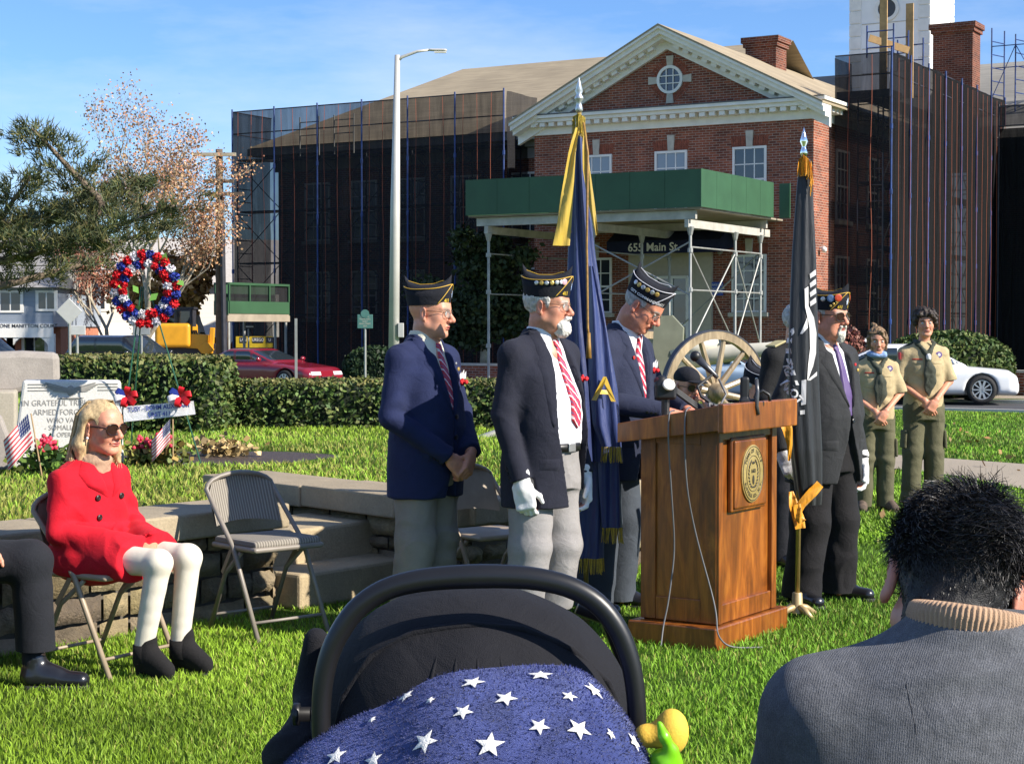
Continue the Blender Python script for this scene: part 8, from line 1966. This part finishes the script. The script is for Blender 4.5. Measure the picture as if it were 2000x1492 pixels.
def wreath():
 D=12.6;b=pt(290,905,D);t=thing('wreath','round wreath of red white and blue artificial carnations on green easel','wreath',(b.x,D,UZ));b=A(b.x,D,UZ);L=lambda x,y,dd=D:A(*pt(x,y,dd))-b;r=np.random.default_rng(8);c=L(287,565);Rr=.195
 grn=mat('easel_green',(.015,.09,.045),.5)
 for a,e in((L(276,560,D+.03),L(232,905,D-.1)),(L(290,560,D+.03),L(392,905,D-.1)),(L(280,560,D+.05),L(254,890,D+.5))):mb=MB();mb.tube([a,e],.0055,6);mb.build('easel_leg',grn,t)
 mb=MB();mb.tube([c+A(Rr*.95*math.cos(a),.02,Rr*1.12*math.sin(a))for a in np.linspace(0,2*PI,30)[:-1]],.045,8,closed=True);mb.build('ring',grn,t,smooth=True)
 cols=[A(.62,.012,.02),A(.74,.70,.72),A(.03,.05,.30)];M_P=vmat('carnation_petal',.8,.2,80)
 seq='RBWRRBRWRBRRWBRBWRRWRBRBWRRBRWRBWRBRRWBRBWRRBWBR'
 for i,ch in enumerate(seq):
  a=i*2*PI/len(seq)*2+.1;rad=Rr*(1.14 if i<24 else.84);ctr=c+A(rad*math.cos(a),-.035-.02*r.random(),rad*1.12*math.sin(a));n=110;d=r.normal(size=(n,3))*(1,.8,1);d[:,1]=-np.abs(d[:,1]);d/=np.linalg.norm(d,axis=1)[:,None];V,Q,C=leaf_quads(ctr+d*.034*r.uniform(.55,1,(n,1)),d,.022,np.array([cols['RWB'.index(ch)]]),r,flat=-.2,aspect=1.0,var=.2);mesh_obj('flower',V,Q,M_P,t,colors=C)
 for x,y in((320,506),(238,560),(265,565),(352,552),(300,580),(268,604)):p=L(x,y,D-.06);V,Q,C=leaf_quads(p[None],A(0,-1,0)[None],.06,np.array([A(.15,.33,.06)]),r,flat=.95,var=0);mesh_obj('leaf',V,Q,M_LEAF,t,colors=C)
 sh=thing('sash','white sash banner with blue lettering across the wreath easel','banner',tuple(b));p0,p1,p2,p3=L(240,794,D-.16),L(378,783,D-.16),L(382,809,D-.16),L(242,824,D-.16);G=np.stack([np.stack([p0+(p1-p0)*u+A(0,.002*math.sin(6*u),0)for u in np.linspace(0,1,12)]),np.stack([p3+(p2-p3)*u+A(0,.002*math.sin(6*u),0)for u in np.linspace(0,1,12)])],1);mb=MB();mb.grid(G);mb.build('ribbon',cloth('white_satin',(.74,.73,.74),.04),sh,smooth=True)
 X=norm(p1-p0);Zd=norm(p0-p3);ink=mat('blue_print',(.06,.09,.36),.6);mid=(p0+p2)/2+A(0,-.0035,0);letters('lettering','TUSY - BOHM AUXILIARY',.047,ink,sh,mid+Zd*.022,X,Zd,bold=.001,sx=.84);letters('lettering','UNIT 411',.047,ink,sh,mid-Zd*.028+X*.0,X,Zd,bold=.001,sx=.84)
 for lab,(x,y)in(('red white and blue ribbon bow at the right end of the sash',(352,775)),('red and blue ribbon bow at the left end of the sash',(247,775))):
  q=L(x,y,D-.2);bo=thing('bow',lab,'bow',tuple(b+q),0,'ribbon bows on the wreath easel')
  for k,col in enumerate((cols[0],cols[0],cols[2],cols[1],cols[0],cols[0]*.7)):
   th=k*1.05+.3;e=A(math.cos(th),-.3,math.sin(th)*.8);a=np.linspace(0,2*PI,12);P=np.stack([e*.045*(1-math.cos(q_))+A(0,-.02*math.sin(q_),.012*math.sin(q_))for q_ in a]);w=norm(np.cross(e,(0,1,0)))*.02;mb=MB();mb.grid(np.stack([P-w,P+w],1),np.tile(col,(24,1)));mb.build('loop',M_TIE,bo,smooth=True,colors=True)
wreath()
def street():
 D=36.5;b=pt(768,700,D);gz=-.1;t=thing('street_lamp','tall pale street lamp pole with single curved arm','street lamp',(b.x,D,gz));b=A(b.x,D,gz);L=lambda x,y:A(*pt(x,y,D))-b;m=mat('pale_lamp_pole',(.52,.50,.46),.5,.08,3,metal=.2)
 mb=MB();mb.tube([(0,0,0),L(772,400),L(776,108)],[.115,.10,.055],14);mb.build('pole',m,t,smooth=True);mb=MB();mb.tube([L(776,120),L(785,112),L(815,101),L(840,98)],[.035,.035,.03,.025],10);mb.build('arm',m,t,smooth=True)
 S_=Sdf();S_.cone(L(840,98),L(868,99),.045,.06,.03,((0,0,1),.6));Cloth(S_,.015,1).obj('lamp_head',m,t);mb=MB();mb.box(L(860,103),(.25,.09,.02));mb.build('lens',M_WHITE,t);mb=MB();mb.box(L(776,645)+(.08,-.08,0),(.12,.12,.3));mb.build('junction_box',m,t,bevel=.01)
 D=60;b=pt(432,740,D);t=thing('utility_pole','weathered wooden utility pole with crossarms at the left of the hall','utility pole',(b.x,D,ROADZ));b=A(b.x,D,ROADZ);wd=mat('weathered_pole_wood',(.10,.075,.055),.9,.3,6)
 mb=MB();mb.tube([(0,0,0),L2(428,292,D,b)],[.19,.12],10);mb.build('pole',wd,t,smooth=True);am=mat('crossarm_wood',(.36,.32,.23),.9)
 for y,x0,x1 in((303,378,462),(355,398,458),(380,402,478)):mb=MB();mb.bar(L2(x0,y,D,b)-(0,.15,0),L2(x1,y,D,b)-(0,.15,0),.12);mb.build('crossarm',am if y<320 else wd,t)
 mb=MB();mb.tube([L2(436,430,D,b)-(0,.2,0),L2(440,700,D,b)-(0,.2,0)],.09,8);mb.build('conduit',M_BLKP,t)
 for x0,y0,x1,y1,k in((430,303,-200,420,0),(430,357,-200,470,1),(430,382,-200,500,2),(430,480,-200,495,3),(430,487,-200,515,4)):
  a,e=A(*pt(x0,y0,D)),A(*pt(x1,y1,D-12));u=np.linspace(0,1,24)[:,None];P=a*(1-u)+e*u-np.c_[0*u,0*u,4*u*(1-u)*.5];mb=MB();mb.tube(P,.016,4);tag(mb.build('power_line',M_CORD),('highest','second highest','middle','second lowest','lowest')[k]+' power line running left from the utility pole','power line','power lines from the utility pole')
 def sign(name,lab,px,py,D,post_to,w,h,m,gz=-.2,diamond=False,cat='sign'):
  c=pt(px,py,D);t=thing(name,lab,cat,(c.x,D,gz));mb=MB();mb.cyl((0,.03,0),(0,.03,c.z-gz+(h*.5 if not diamond else h*.4)),.03,n=8);mb.build('post',M_GALV,t);mb=MB();mb.box((0,0,c.z-gz),(w,.02,h),rotm(0,PI/4,0)if diamond else None);mb.build('panel',m,t,bevel=.01);return t,c.z-gz
 al=mat('bare_sign_back',(.60,.59,.57),.5,.05,metal=.2)
 sign('road_sign','blank back of a diamond road sign on a post behind the hedge',135,608,34,0,.37,.37,al,diamond=True);sign('road_sign','small white rectangular plate on post beside the diamond sign',150,645,36,0,.36,.2,al);sign('road_sign','round sign back on post below the wreath',276,637,50,0,.5,.5,mat('grey_sign_back',(.25,.26,.27),.5))
 for px,lab in((578,'slim galvanised sign post left of the street lamp'),):c=pt(px,622,44);t=thing('sign_post',lab,'post',(c.x,44,ROADZ));mb=MB();mb.box((0,0,(c.z-ROADZ)/2),(.06,.06,c.z-ROADZ));mb.build('post',M_GALV,t);mb=MB();mb.box((0,0,.02),(.2,.2,.04));mb.build('foot',M_GALV,t)
 gm=mat('green_marker',(.06,.16,.14),.6,.1);t,z=sign('historical_marker','small green historical marker sign on a pole before the netted wing',713,628,45,0,.40,.36,gm,ROADZ);mb=MB();mb.lathe([(.11,0),(.11,.03),(0,.03)],(0,.01,z+.2),16,frame_to((0,-1,0)));mb.build('crest',gm,t)
 for k in range(5):letters('lettering',('HISTORIC','TOWN HALL','BUILT','MAIN STREET','ISLIP')[k],.05,M_KEY,t,(0,-.012,z+.12-k*.06),(1,0,0),(0,0,1))
 t,z=sign('one_way_sign','black arrow sign under the green sidewalk shed',485,638,64,0,.48,.16,M_BLKP);mb=MB();mb.prism([(-.2,0),(-.12,.05),(-.12,.02),(.19,.02),(.19,-.02),(-.12,-.02),(-.12,-.05)],.004,np.array([[1,0,0],[0,0,-1],[0,1,0.]]),(0,-.011,z));mb.build('arrow',M_LETW,t)
 c=pt(497,668,66);t=thing('barrier','yellow and black construction barrier lettered panel under the shed','barrier',(c.x,66,ROADZ));z=c.z-ROADZ;mb=MB();mb.box((0,0,z),(1.4,.05,.42));mb.build('panel',mat('barrier_yellow',(.55,.38,.02),.5),t)
 for x,s in((-.42,'LAN'),(.14,'UREGO'),(.58,'U')):mb=MB();mb.box((x,-.03,z+.08),(.4 if len(s)>3 else.26,.02,.22));mb.build('name_plate',M_BLKP,t);letters('lettering',s,.17,M_LETW,t,(x,-.045,z+.08),(1,0,0),(0,0,1),sx=.8)
 for x in(-.6,.6):mb=MB();mb.box((x,.05,z/2),(.08,.08,z));mb.build('leg',M_BLKP,t)
def L2(x,y,d,b):return A(*pt(x,y,d))-b
street()
M_TYRE=mat('rubber_tyre',(.015,.015,.015),.85);M_ALLOY=mat('alloy_rim',(.55,.55,.56),.3,.1,metal=.7);M_CGLASS=glass_mat('car_glass',(.02,.028,.035));M_LAMP=mat('headlamp_glass',(.62,.64,.66),.08,.05,coat=.5)
def car(name,label,loc,rz,Lc,Wc,Hc,paint,belt,cab,wheel=.33,nose=.62,seedc=0,fl=.20,lamps=True):
 """nose towards +x; cab = (rear foot, rear roof, front roof, front foot) along x"""
 t=thing(name,label,'car',loc,rz,'cars parked along the road');S_=Sdf();M=np.array([[0,0,1],[1,0,0],[0,1,0.]]);w=Wc/2;hl=Lc/2
 zc=lambda top:(fl+top)/2;hh=lambda top:(top-fl)/2
 S_.loft([(-hl,0,zc(belt*.9),w*.80,hh(belt*.8)),(-hl+.12,0,zc(belt*.97),w*.93,hh(belt*.97)),(-hl*.5,0,zc(belt),w,hh(belt)),(hl*.25,0,zc(belt),w,hh(belt)),(hl*.55,0,zc(belt*.95),w*.98,hh(belt*.95)),(hl-.25,0,zc(belt*nose*1.18),w*.93,hh(belt*nose*1.18)),(hl-.06,0,zc(belt*nose),w*.85,hh(belt*nose)),(hl,0,zc(belt*nose*.8),w*.7,hh(belt*nose*.6))],.04,5,'+',M)
 a,b,c,d=cab;S_.loft([(a,0,belt-.05,w*.80,.06),(b,0,(belt+Hc)/2-.05,w*.76,(Hc-belt)/2+.05),(c,0,(belt+Hc)/2-.05,w*.76,(Hc-belt)/2+.05),(d,0,belt-.05,w*.80,.06)],.05,4,'+',M)
 wx=(-hl+Lc*.19,hl-Lc*.19)
 for x in wx:
  for s in(1,-1):S_.cone((x,s*(w-.12),wheel),(x,s*(w+.2),wheel),wheel*1.13,None,.02,None,'-')
 V,Q=S_.mesh(.034);V=relax(V,Q,2);N=vnormals(V,Q);fc=V[Q].mean(1);fn=N[Q].mean(1);top=fc[:,2]>belt+.05;roof=(fc[:,2]>Hc-.07)&(fn[:,2]>.8);pil=np.zeros(len(Q),bool)
 for xp in(a+(b-a)*.8,(b+c)/2-.1,c+(d-c)*.12):pil|=np.abs(fc[:,0]-xp-(fc[:,2]-belt)*0)<.045
 side=np.abs(fn[:,1])>.55;gl=top&~roof&~(pil&side)
 gl&=~((np.abs(fn[:,1])>.30)&(np.abs(fn[:,1])<.72))
 mesh_obj('body',V,Q[~gl],paint,t,smooth=True);mesh_obj('window',V,Q[gl],M_CGLASS,t,smooth=True)
 for x in wx:
  for s in(1,-1):
   mb=MB();Mx=frame_to((0,s,0));mb.lathe([(wheel*.68,-.1),(wheel,-.08),(wheel,.08),(wheel*.68,.10),(wheel*.66,.07)],(x,s*(w-.10),wheel),24,Mx);o=mb.build('wheel',M_TYRE,t,smooth=True);mb=MB();ce=A(x,s*(w-.02),wheel)
   for k in range(10):th=k*PI/5;mb.bar(ce,ce+A(math.cos(th),0,math.sin(th))*wheel*.66,.05,.03)
   mb.tube([ce+A(math.cos(q),0,math.sin(q))*wheel*.66 for q in np.linspace(0,2*PI,21)[:-1]],.018,6,closed=True);mb.build('rim',M_ALLOY,o);mb=MB();mb.cyl((x,s*(w-.09),wheel),(x,s*(w-.06),wheel),wheel*.64,n=20);mb.build('wheel_well',M_BLKP,o)
 tr=bvh(V,Q)
 for s in(1,-1):
  if lamps:
   G=np.zeros((5,9,3))
   for i in range(5):
    for j in range(9):o=Vector((hl+1,s*w*(.45+.45*j/8),belt*nose*(.80+.17*i/4)));h=tr.ray_cast(o,Vector((-1,-s*.12,0)));G[i,j]=np.asarray(h[0])+A(.012,0,0)if h[0]is not None else(hl-.2,o.y,o.z)
   mb=MB();mb.grid(G);mb.build('headlight',M_LAMP,t,smooth=True)
  mb=MB();mb.ball((d-.35,s*(w+.08),belt+.07),(.07,.11,.07),10);mb.build('mirror',paint,t,smooth=True)
 h=tr.ray_cast(Vector((hl+1,0,belt*nose*.55)),Vector((-1,0,0)));mb=MB();mb.box(((h[0].x if h[0]else hl)-.01,0,belt*nose*.62),(.05,w*.8,.12));mb.build('grille',M_BLKP,t,bevel=.01)
 return t
def paint(n,c):return mat(n,c,.22,.04,2,coat=.6)
fwd=R(-30)
RX=lambda px,v:(lambda k:FO+FV*v+FU*k)((lambda q,a:(a*q[1]-q[0])/(FU[0]-a*FU[1]))(FO+FV*v,(px-1000)/F))
q=RX(520,-8.4);car('coupe','dark red low coupe with long hood behind the low hedge',(q[0],q[1],ROADZ),fwd-R(4),4.9,1.85,1.27,paint('dark_red_paint',(.20,.010,.022)),.88,(-1.9,-1.0,-.1,.95),.32,.70)
q=RX(262,-8.6);car('estate_car','black estate car seen over the tall hedge under the wreath',(q[0],q[1],ROADZ),fwd,4.7,1.9,1.66,paint('black_paint',(.010,.011,.014)),1.05,(-2.3,-1.9,.1,1.0),.36,.75)
q=RX(-30,-8.6);car('hatchback','dark car cut off by the left edge behind the rough stone',(q[0],q[1],ROADZ),fwd,4.5,1.85,1.62,paint('dark_blue_paint',(.02,.028,.04)),1.0,(-2.1,-1.6,.1,.95),.35,.75)
car('sedan','white sedan parked right of the taller scout',(10.05,43.4,ROADZ+.04),R(-7),4.85,1.86,1.46,paint('white_paint',(.80,.80,.80)),.95,(-2.0,-.95,.25,1.15),.35,.74)
q=RX(1668,-6.6);car('suv','white sport utility vehicle behind the two scouts',(q[0]+.3,q[1]+.8,ROADZ),fwd+R(8),4.6,1.85,1.62,MATS['white_paint'],1.0,(-2.2,-1.8,.3,1.1),.36,.75)
q=RX(1400,-9.2);car('sedan','pale blue car seen through the cannon wheel',(q[0],q[1],ROADZ),fwd+R(5),4.6,1.8,1.42,paint('pale_blue_paint',(.38,.47,.56)),.93,(-1.9,-.9,.25,1.1),.35,.76)
def digger():
 D=61;b=pt(372,700,D);t=thing('excavator','yellow wheeled construction machine with cab between hedge and shed','construction machine',(b.x,D,ROADZ));b=A(b.x,D,ROADZ);L=lambda x,y,dd=0:A(*pt(x,y,D+dd))-b;ye=mat('machine_yellow',(.68,.32,.015),.45,.1,4);S_=Sdf()
 p=L(345,655);S_.box(p,(.62,.8,.42),.12,.03);Cloth(S_,.03,1).obj('engine_cover',ye,t);mb=MB();mb.box(L(362,622),(.62,.9,.72));cb=mb.build('cab',M_BLKP,t,bevel=.05);mb=MB();mb.box(L(362,622)-(0,.46,0),(.48,.02,.5));mb.build('window',M_CGLASS,cb);mb=MB();mb.box(L(362,602),(.70,.95,.07));mb.build('cab_roof',M_BLKP,cb)
 mb=MB();mb.bar(L(370,665)-(0,.5,0),L(412,668)-(0,.5,0),.34,.5);mb.bar(L(400,672)-(0,.5,0),L(415,690)-(0,.5,0),.4,.4);mb.build('boom',ye,t,bevel=.03);mb=MB();mb.bar(L(419,640)-(0,.4,0),L(416,690)-(0,.4,0),.16,.2);mb.build('exhaust_stack',ye,t,bevel=.02);mb=MB();mb.box(L(378,682),(1.9,.9,.4));mb.build('chassis',M_BLKP,t,bevel=.04)
 mb=MB()
 for k in range(5):mb.tube([L(372+4*k,645)-(0,.55,0),L(378+4*k,662)-(0,.6,0),L(392+3*k,668)-(0,.55,0)],.035,5)
 mb.build('hydraulic_hose',M_CORD,t)
 for x in(345,405):
  for s in(-.6,.6):mb=MB();c=L(x,690)+(0,s,0);c[2]=.42;mb.lathe([(.2,-.15),(.42,-.13),(.42,.13),(.2,.15),(.0,.1)],c,20,frame_to((0,np.sign(s),0)));mb.build('wheel',M_TYRE,t,smooth=True)
digger()
def cannon():
 D=17.8;c=pt(1328,762,D);gz=float(upper_z(np.array(c.x),np.array(D)));t=thing('cannon','old field gun with weathered spoked wooden wheels and pale barrel','cannon',(c.x,D,0));wd=wood_mat('weathered_wheel_wood',(.21,.15,.08),(.37,.27,.155),(.50,.385,.24));MATS['ww']=wd;rz=rotz(R(28));gr=mat('pale_grey_gun_paint',(.60,.56,.45),.6,.1,6);zc=c.z;rad=.61
 def wheel(off,nm):
  o=A(*(rz@A(0,off,0)))+(0,0,zc);ax=rz@A(0,1.,0);M=frame_to(ax);mb=MB();mb.lathe([(rad-.085,-.035),(rad-.006,-.035),(rad-.006,.035),(rad-.085,.035),(rad-.085,-.035)],o,48,M);w=mb.build('wheel',wd,t,autosmooth=40);mb=MB();mb.lathe([(rad-.006,-.038),(rad+.008,-.038),(rad+.008,.038),(rad-.006,.038),(rad-.006,-.038)],o,48,M);mb.build('iron_tyre',M_BLKP,w);mb=MB();mb.lathe([(.0,-.16),(.06,-.15),(.10,-.05),(.10,.05),(.06,.15),(0,.16)],o,16,M);mb.build('hub',wd,w,smooth=True)
  for k in range(12):a=k*PI/6+.2;e=M@A(math.cos(a),math.sin(a),0);mb=MB();mb.tube([o+e*.08,o+e*(rad-.07)],[.034,.026],8);mb.build('spoke',wd,w)
 wheel(-.62,'wheel');wheel(.62,'wheel')
 L=lambda x,y,dd=0:A(*pt(x,y,D+dd))-A(c.x,D,0)
 mb=MB();mb.tube([L(1300,712,.2),L(1400,692,.1),L(1500,682,0),L(1560,674,-.1)],[.10,.095,.07,.065],16);mb.build('barrel',gr,t,smooth=True);mb=MB();mb.tube([L(1310,692,.15),L(1408,668,.1)],.065,12);mb.tube([L(1406,669,.1),L(1414,667,.1)],.072,12);mb.build('recoil_cylinder',gr,t,smooth=True)
 mb=MB();mb.tube([L(1330,750,.1),L(1130,800,-.6),L(935,868,-1.4)],[.09,.085,.085],12);mb.build('trail',gr,t,smooth=True);mb=MB();mb.bar(rz@A(0,-.62,0)+A(0,0,zc),rz@A(0,.62,0)+A(0,0,zc),.09);mb.build('axle',wd,t)
 mb=MB();s=[L(1278,618,.1),L(1312,616,.1),L(1334,640,.1),L(1330,770,.1),L(1270,770,.1)];mb.add([*s,*[q+rz@A(.03,.02,0)for q in s]],[(0,1,2,3,4),(9,8,7,6,5)]+[(i,(i+1)%5,5+(i+1)%5,5+i)for i in range(5)]);mb.build('gun_shield',mat('olive_gun_paint',(.17,.175,.12),.6),t)
cannon()
def siding(name,c):
 T=NT(name);w=T.n('TexWave');w.bands_direction='Z';w.wave_profile='SAW';w.inputs['Scale'].default_value=1.6;T.l(T.co(),w.inputs['Vector']);T.base(T.ramp(w.outputs['Fac'],[(.0,tuple(k*.72 for k in c)),(.12,c),(1,tuple(min(1,k*1.04)for k in c))]));T.set(Roughness=.6);T.bump(w.outputs['Fac'],.4,.02);return T.m
def house(label,D,x0,x1,ytop,ybrick,wall,side,wins,arches,rz=0,sign=None):
 a,b=pt(x0,690,D),pt(x1,690,D);w=b.x-a.x;cx=(a.x+b.x)/2;gz=-.6;t=thing('house',label,'house',(cx,D,gz),rz,'houses across the side street');Z=lambda y:pt(500,y,D).z-gz;X=lambda x:pt(x,690,D).x-cx;zt,zb=Z(ytop),Z(ybrick)
 def bx(nm,xa,xb,ya,yb,za,zb_,m,par=None):mb=MB();mb.box(((xa+xb)/2,(ya+yb)/2,(za+zb_)/2),(xb-xa,yb-ya,zb_-za));return mb.build(nm,m,par or t)
 bx('upper_wall',-w/2,w/2,0,9,zb,zt,wall);bx('brick_wall',-w/2+.1,w/2-.1,1.6,9,-.3,zb,M_SALMON);bx('frieze',-w/2-.02,w/2+.02,-.06,0,zb-.45,zb+.12,M_WHITE)
 mb=MB();mb.prism([(-.5,zt),(4.5,zt+2.4),(9.5,zt)],w+.6,np.array([[0,0,1],[1,0,0],[0,1,0.]]),(-w/2-.3,0,0));mb.build('roof',side,t)
 for xa,xb in arches:
  xa,xb=X(xa),X(xb);n=14;th=np.linspace(0,PI,n);h=zb-.35;rx=(xb-xa)/2;rz_=min(rx,1.2);pl=[(xa,zb)]+[((xa+xb)/2-rx*math.cos(q),h-rz_+rz_*math.sin(q))for q in th]+[(xb,zb)];mb=MB();f=[]
  V=[(x,-.03,z)for x,z in pl[1:-1]]+[(x,-.03,zb)for x,_ in pl[1:-1]];k=n;mb.add(V+[(x,.22,z)for x,_,z in V[:k]],[(i,i+1,k+i+1,k+i)for i in range(k-1)]+[(i+1,i,2*k+i,2*k+i+1)for i in range(k-1)]);ar=mb.build('arch',M_WHITE,t)
  for x in(xa,xb):bx('column',x-.13,x+.13,-.04,.22,-.3,zb-.3,M_WHITE)
 for x,y0,y1,ww in wins:
  f=bx('window',X(x)-ww/2-.1,X(x)+ww/2+.1,(-.05 if Z(y1)>zb else 1.5),(0 if Z(y1)>zb else 1.6),Z(y1)-.1,Z(y0)+.1,M_WHITE);yy=-.06 if Z(y1)>zb else 1.49
  for s in(-1,1):bx('pane',X(x)+(s-1)*ww/4+.03-(.0 if s>0 else.0),X(x)+(s+1)*ww/4-.03,yy,yy+.02,Z(y1),Z(y0),M_GLASS,f)
 if sign:letters('sign_lettering',sign[0],sign[1],M_BLKP,t,(X(sign[2]),-.07,Z(sign[3])),(1,0,0),(0,0,1),bold=.004)
 return t
M_SALMON=mat('salmon_brick',(.42,.15,.085),.85,.12,6)
house('blue grey clapboard house with brick ground floor at the left edge',72,-150,104,562,638,siding('blue_grey_clapboard',(.27,.31,.37)),mat('house_shingle',(.25,.24,.23),.9),[(22,572,606,.85),(92,572,603,.7),(48,660,690,.9),(-60,572,606,.85)],[(-120,-40),(-40,20),(20,100)],sign=('ONE MANITTON COURT',.21,57,637));house('white clapboard building with arched salmon brick ground floor',82,104,640,556,640,siding('white_clapboard',(.66,.63,.57)),mat('pale_house_shingle',(.40,.37,.34),.9),rz=R(22),wins=[(151,657,684,.8),(222,657,684,.8),(310,664,690,.8),(194,574,604,.7),(120,580,604,.5),(520,650,684,.8)],arches=[(108,200),(205,290),(295,370),(375,440),(445,520)])
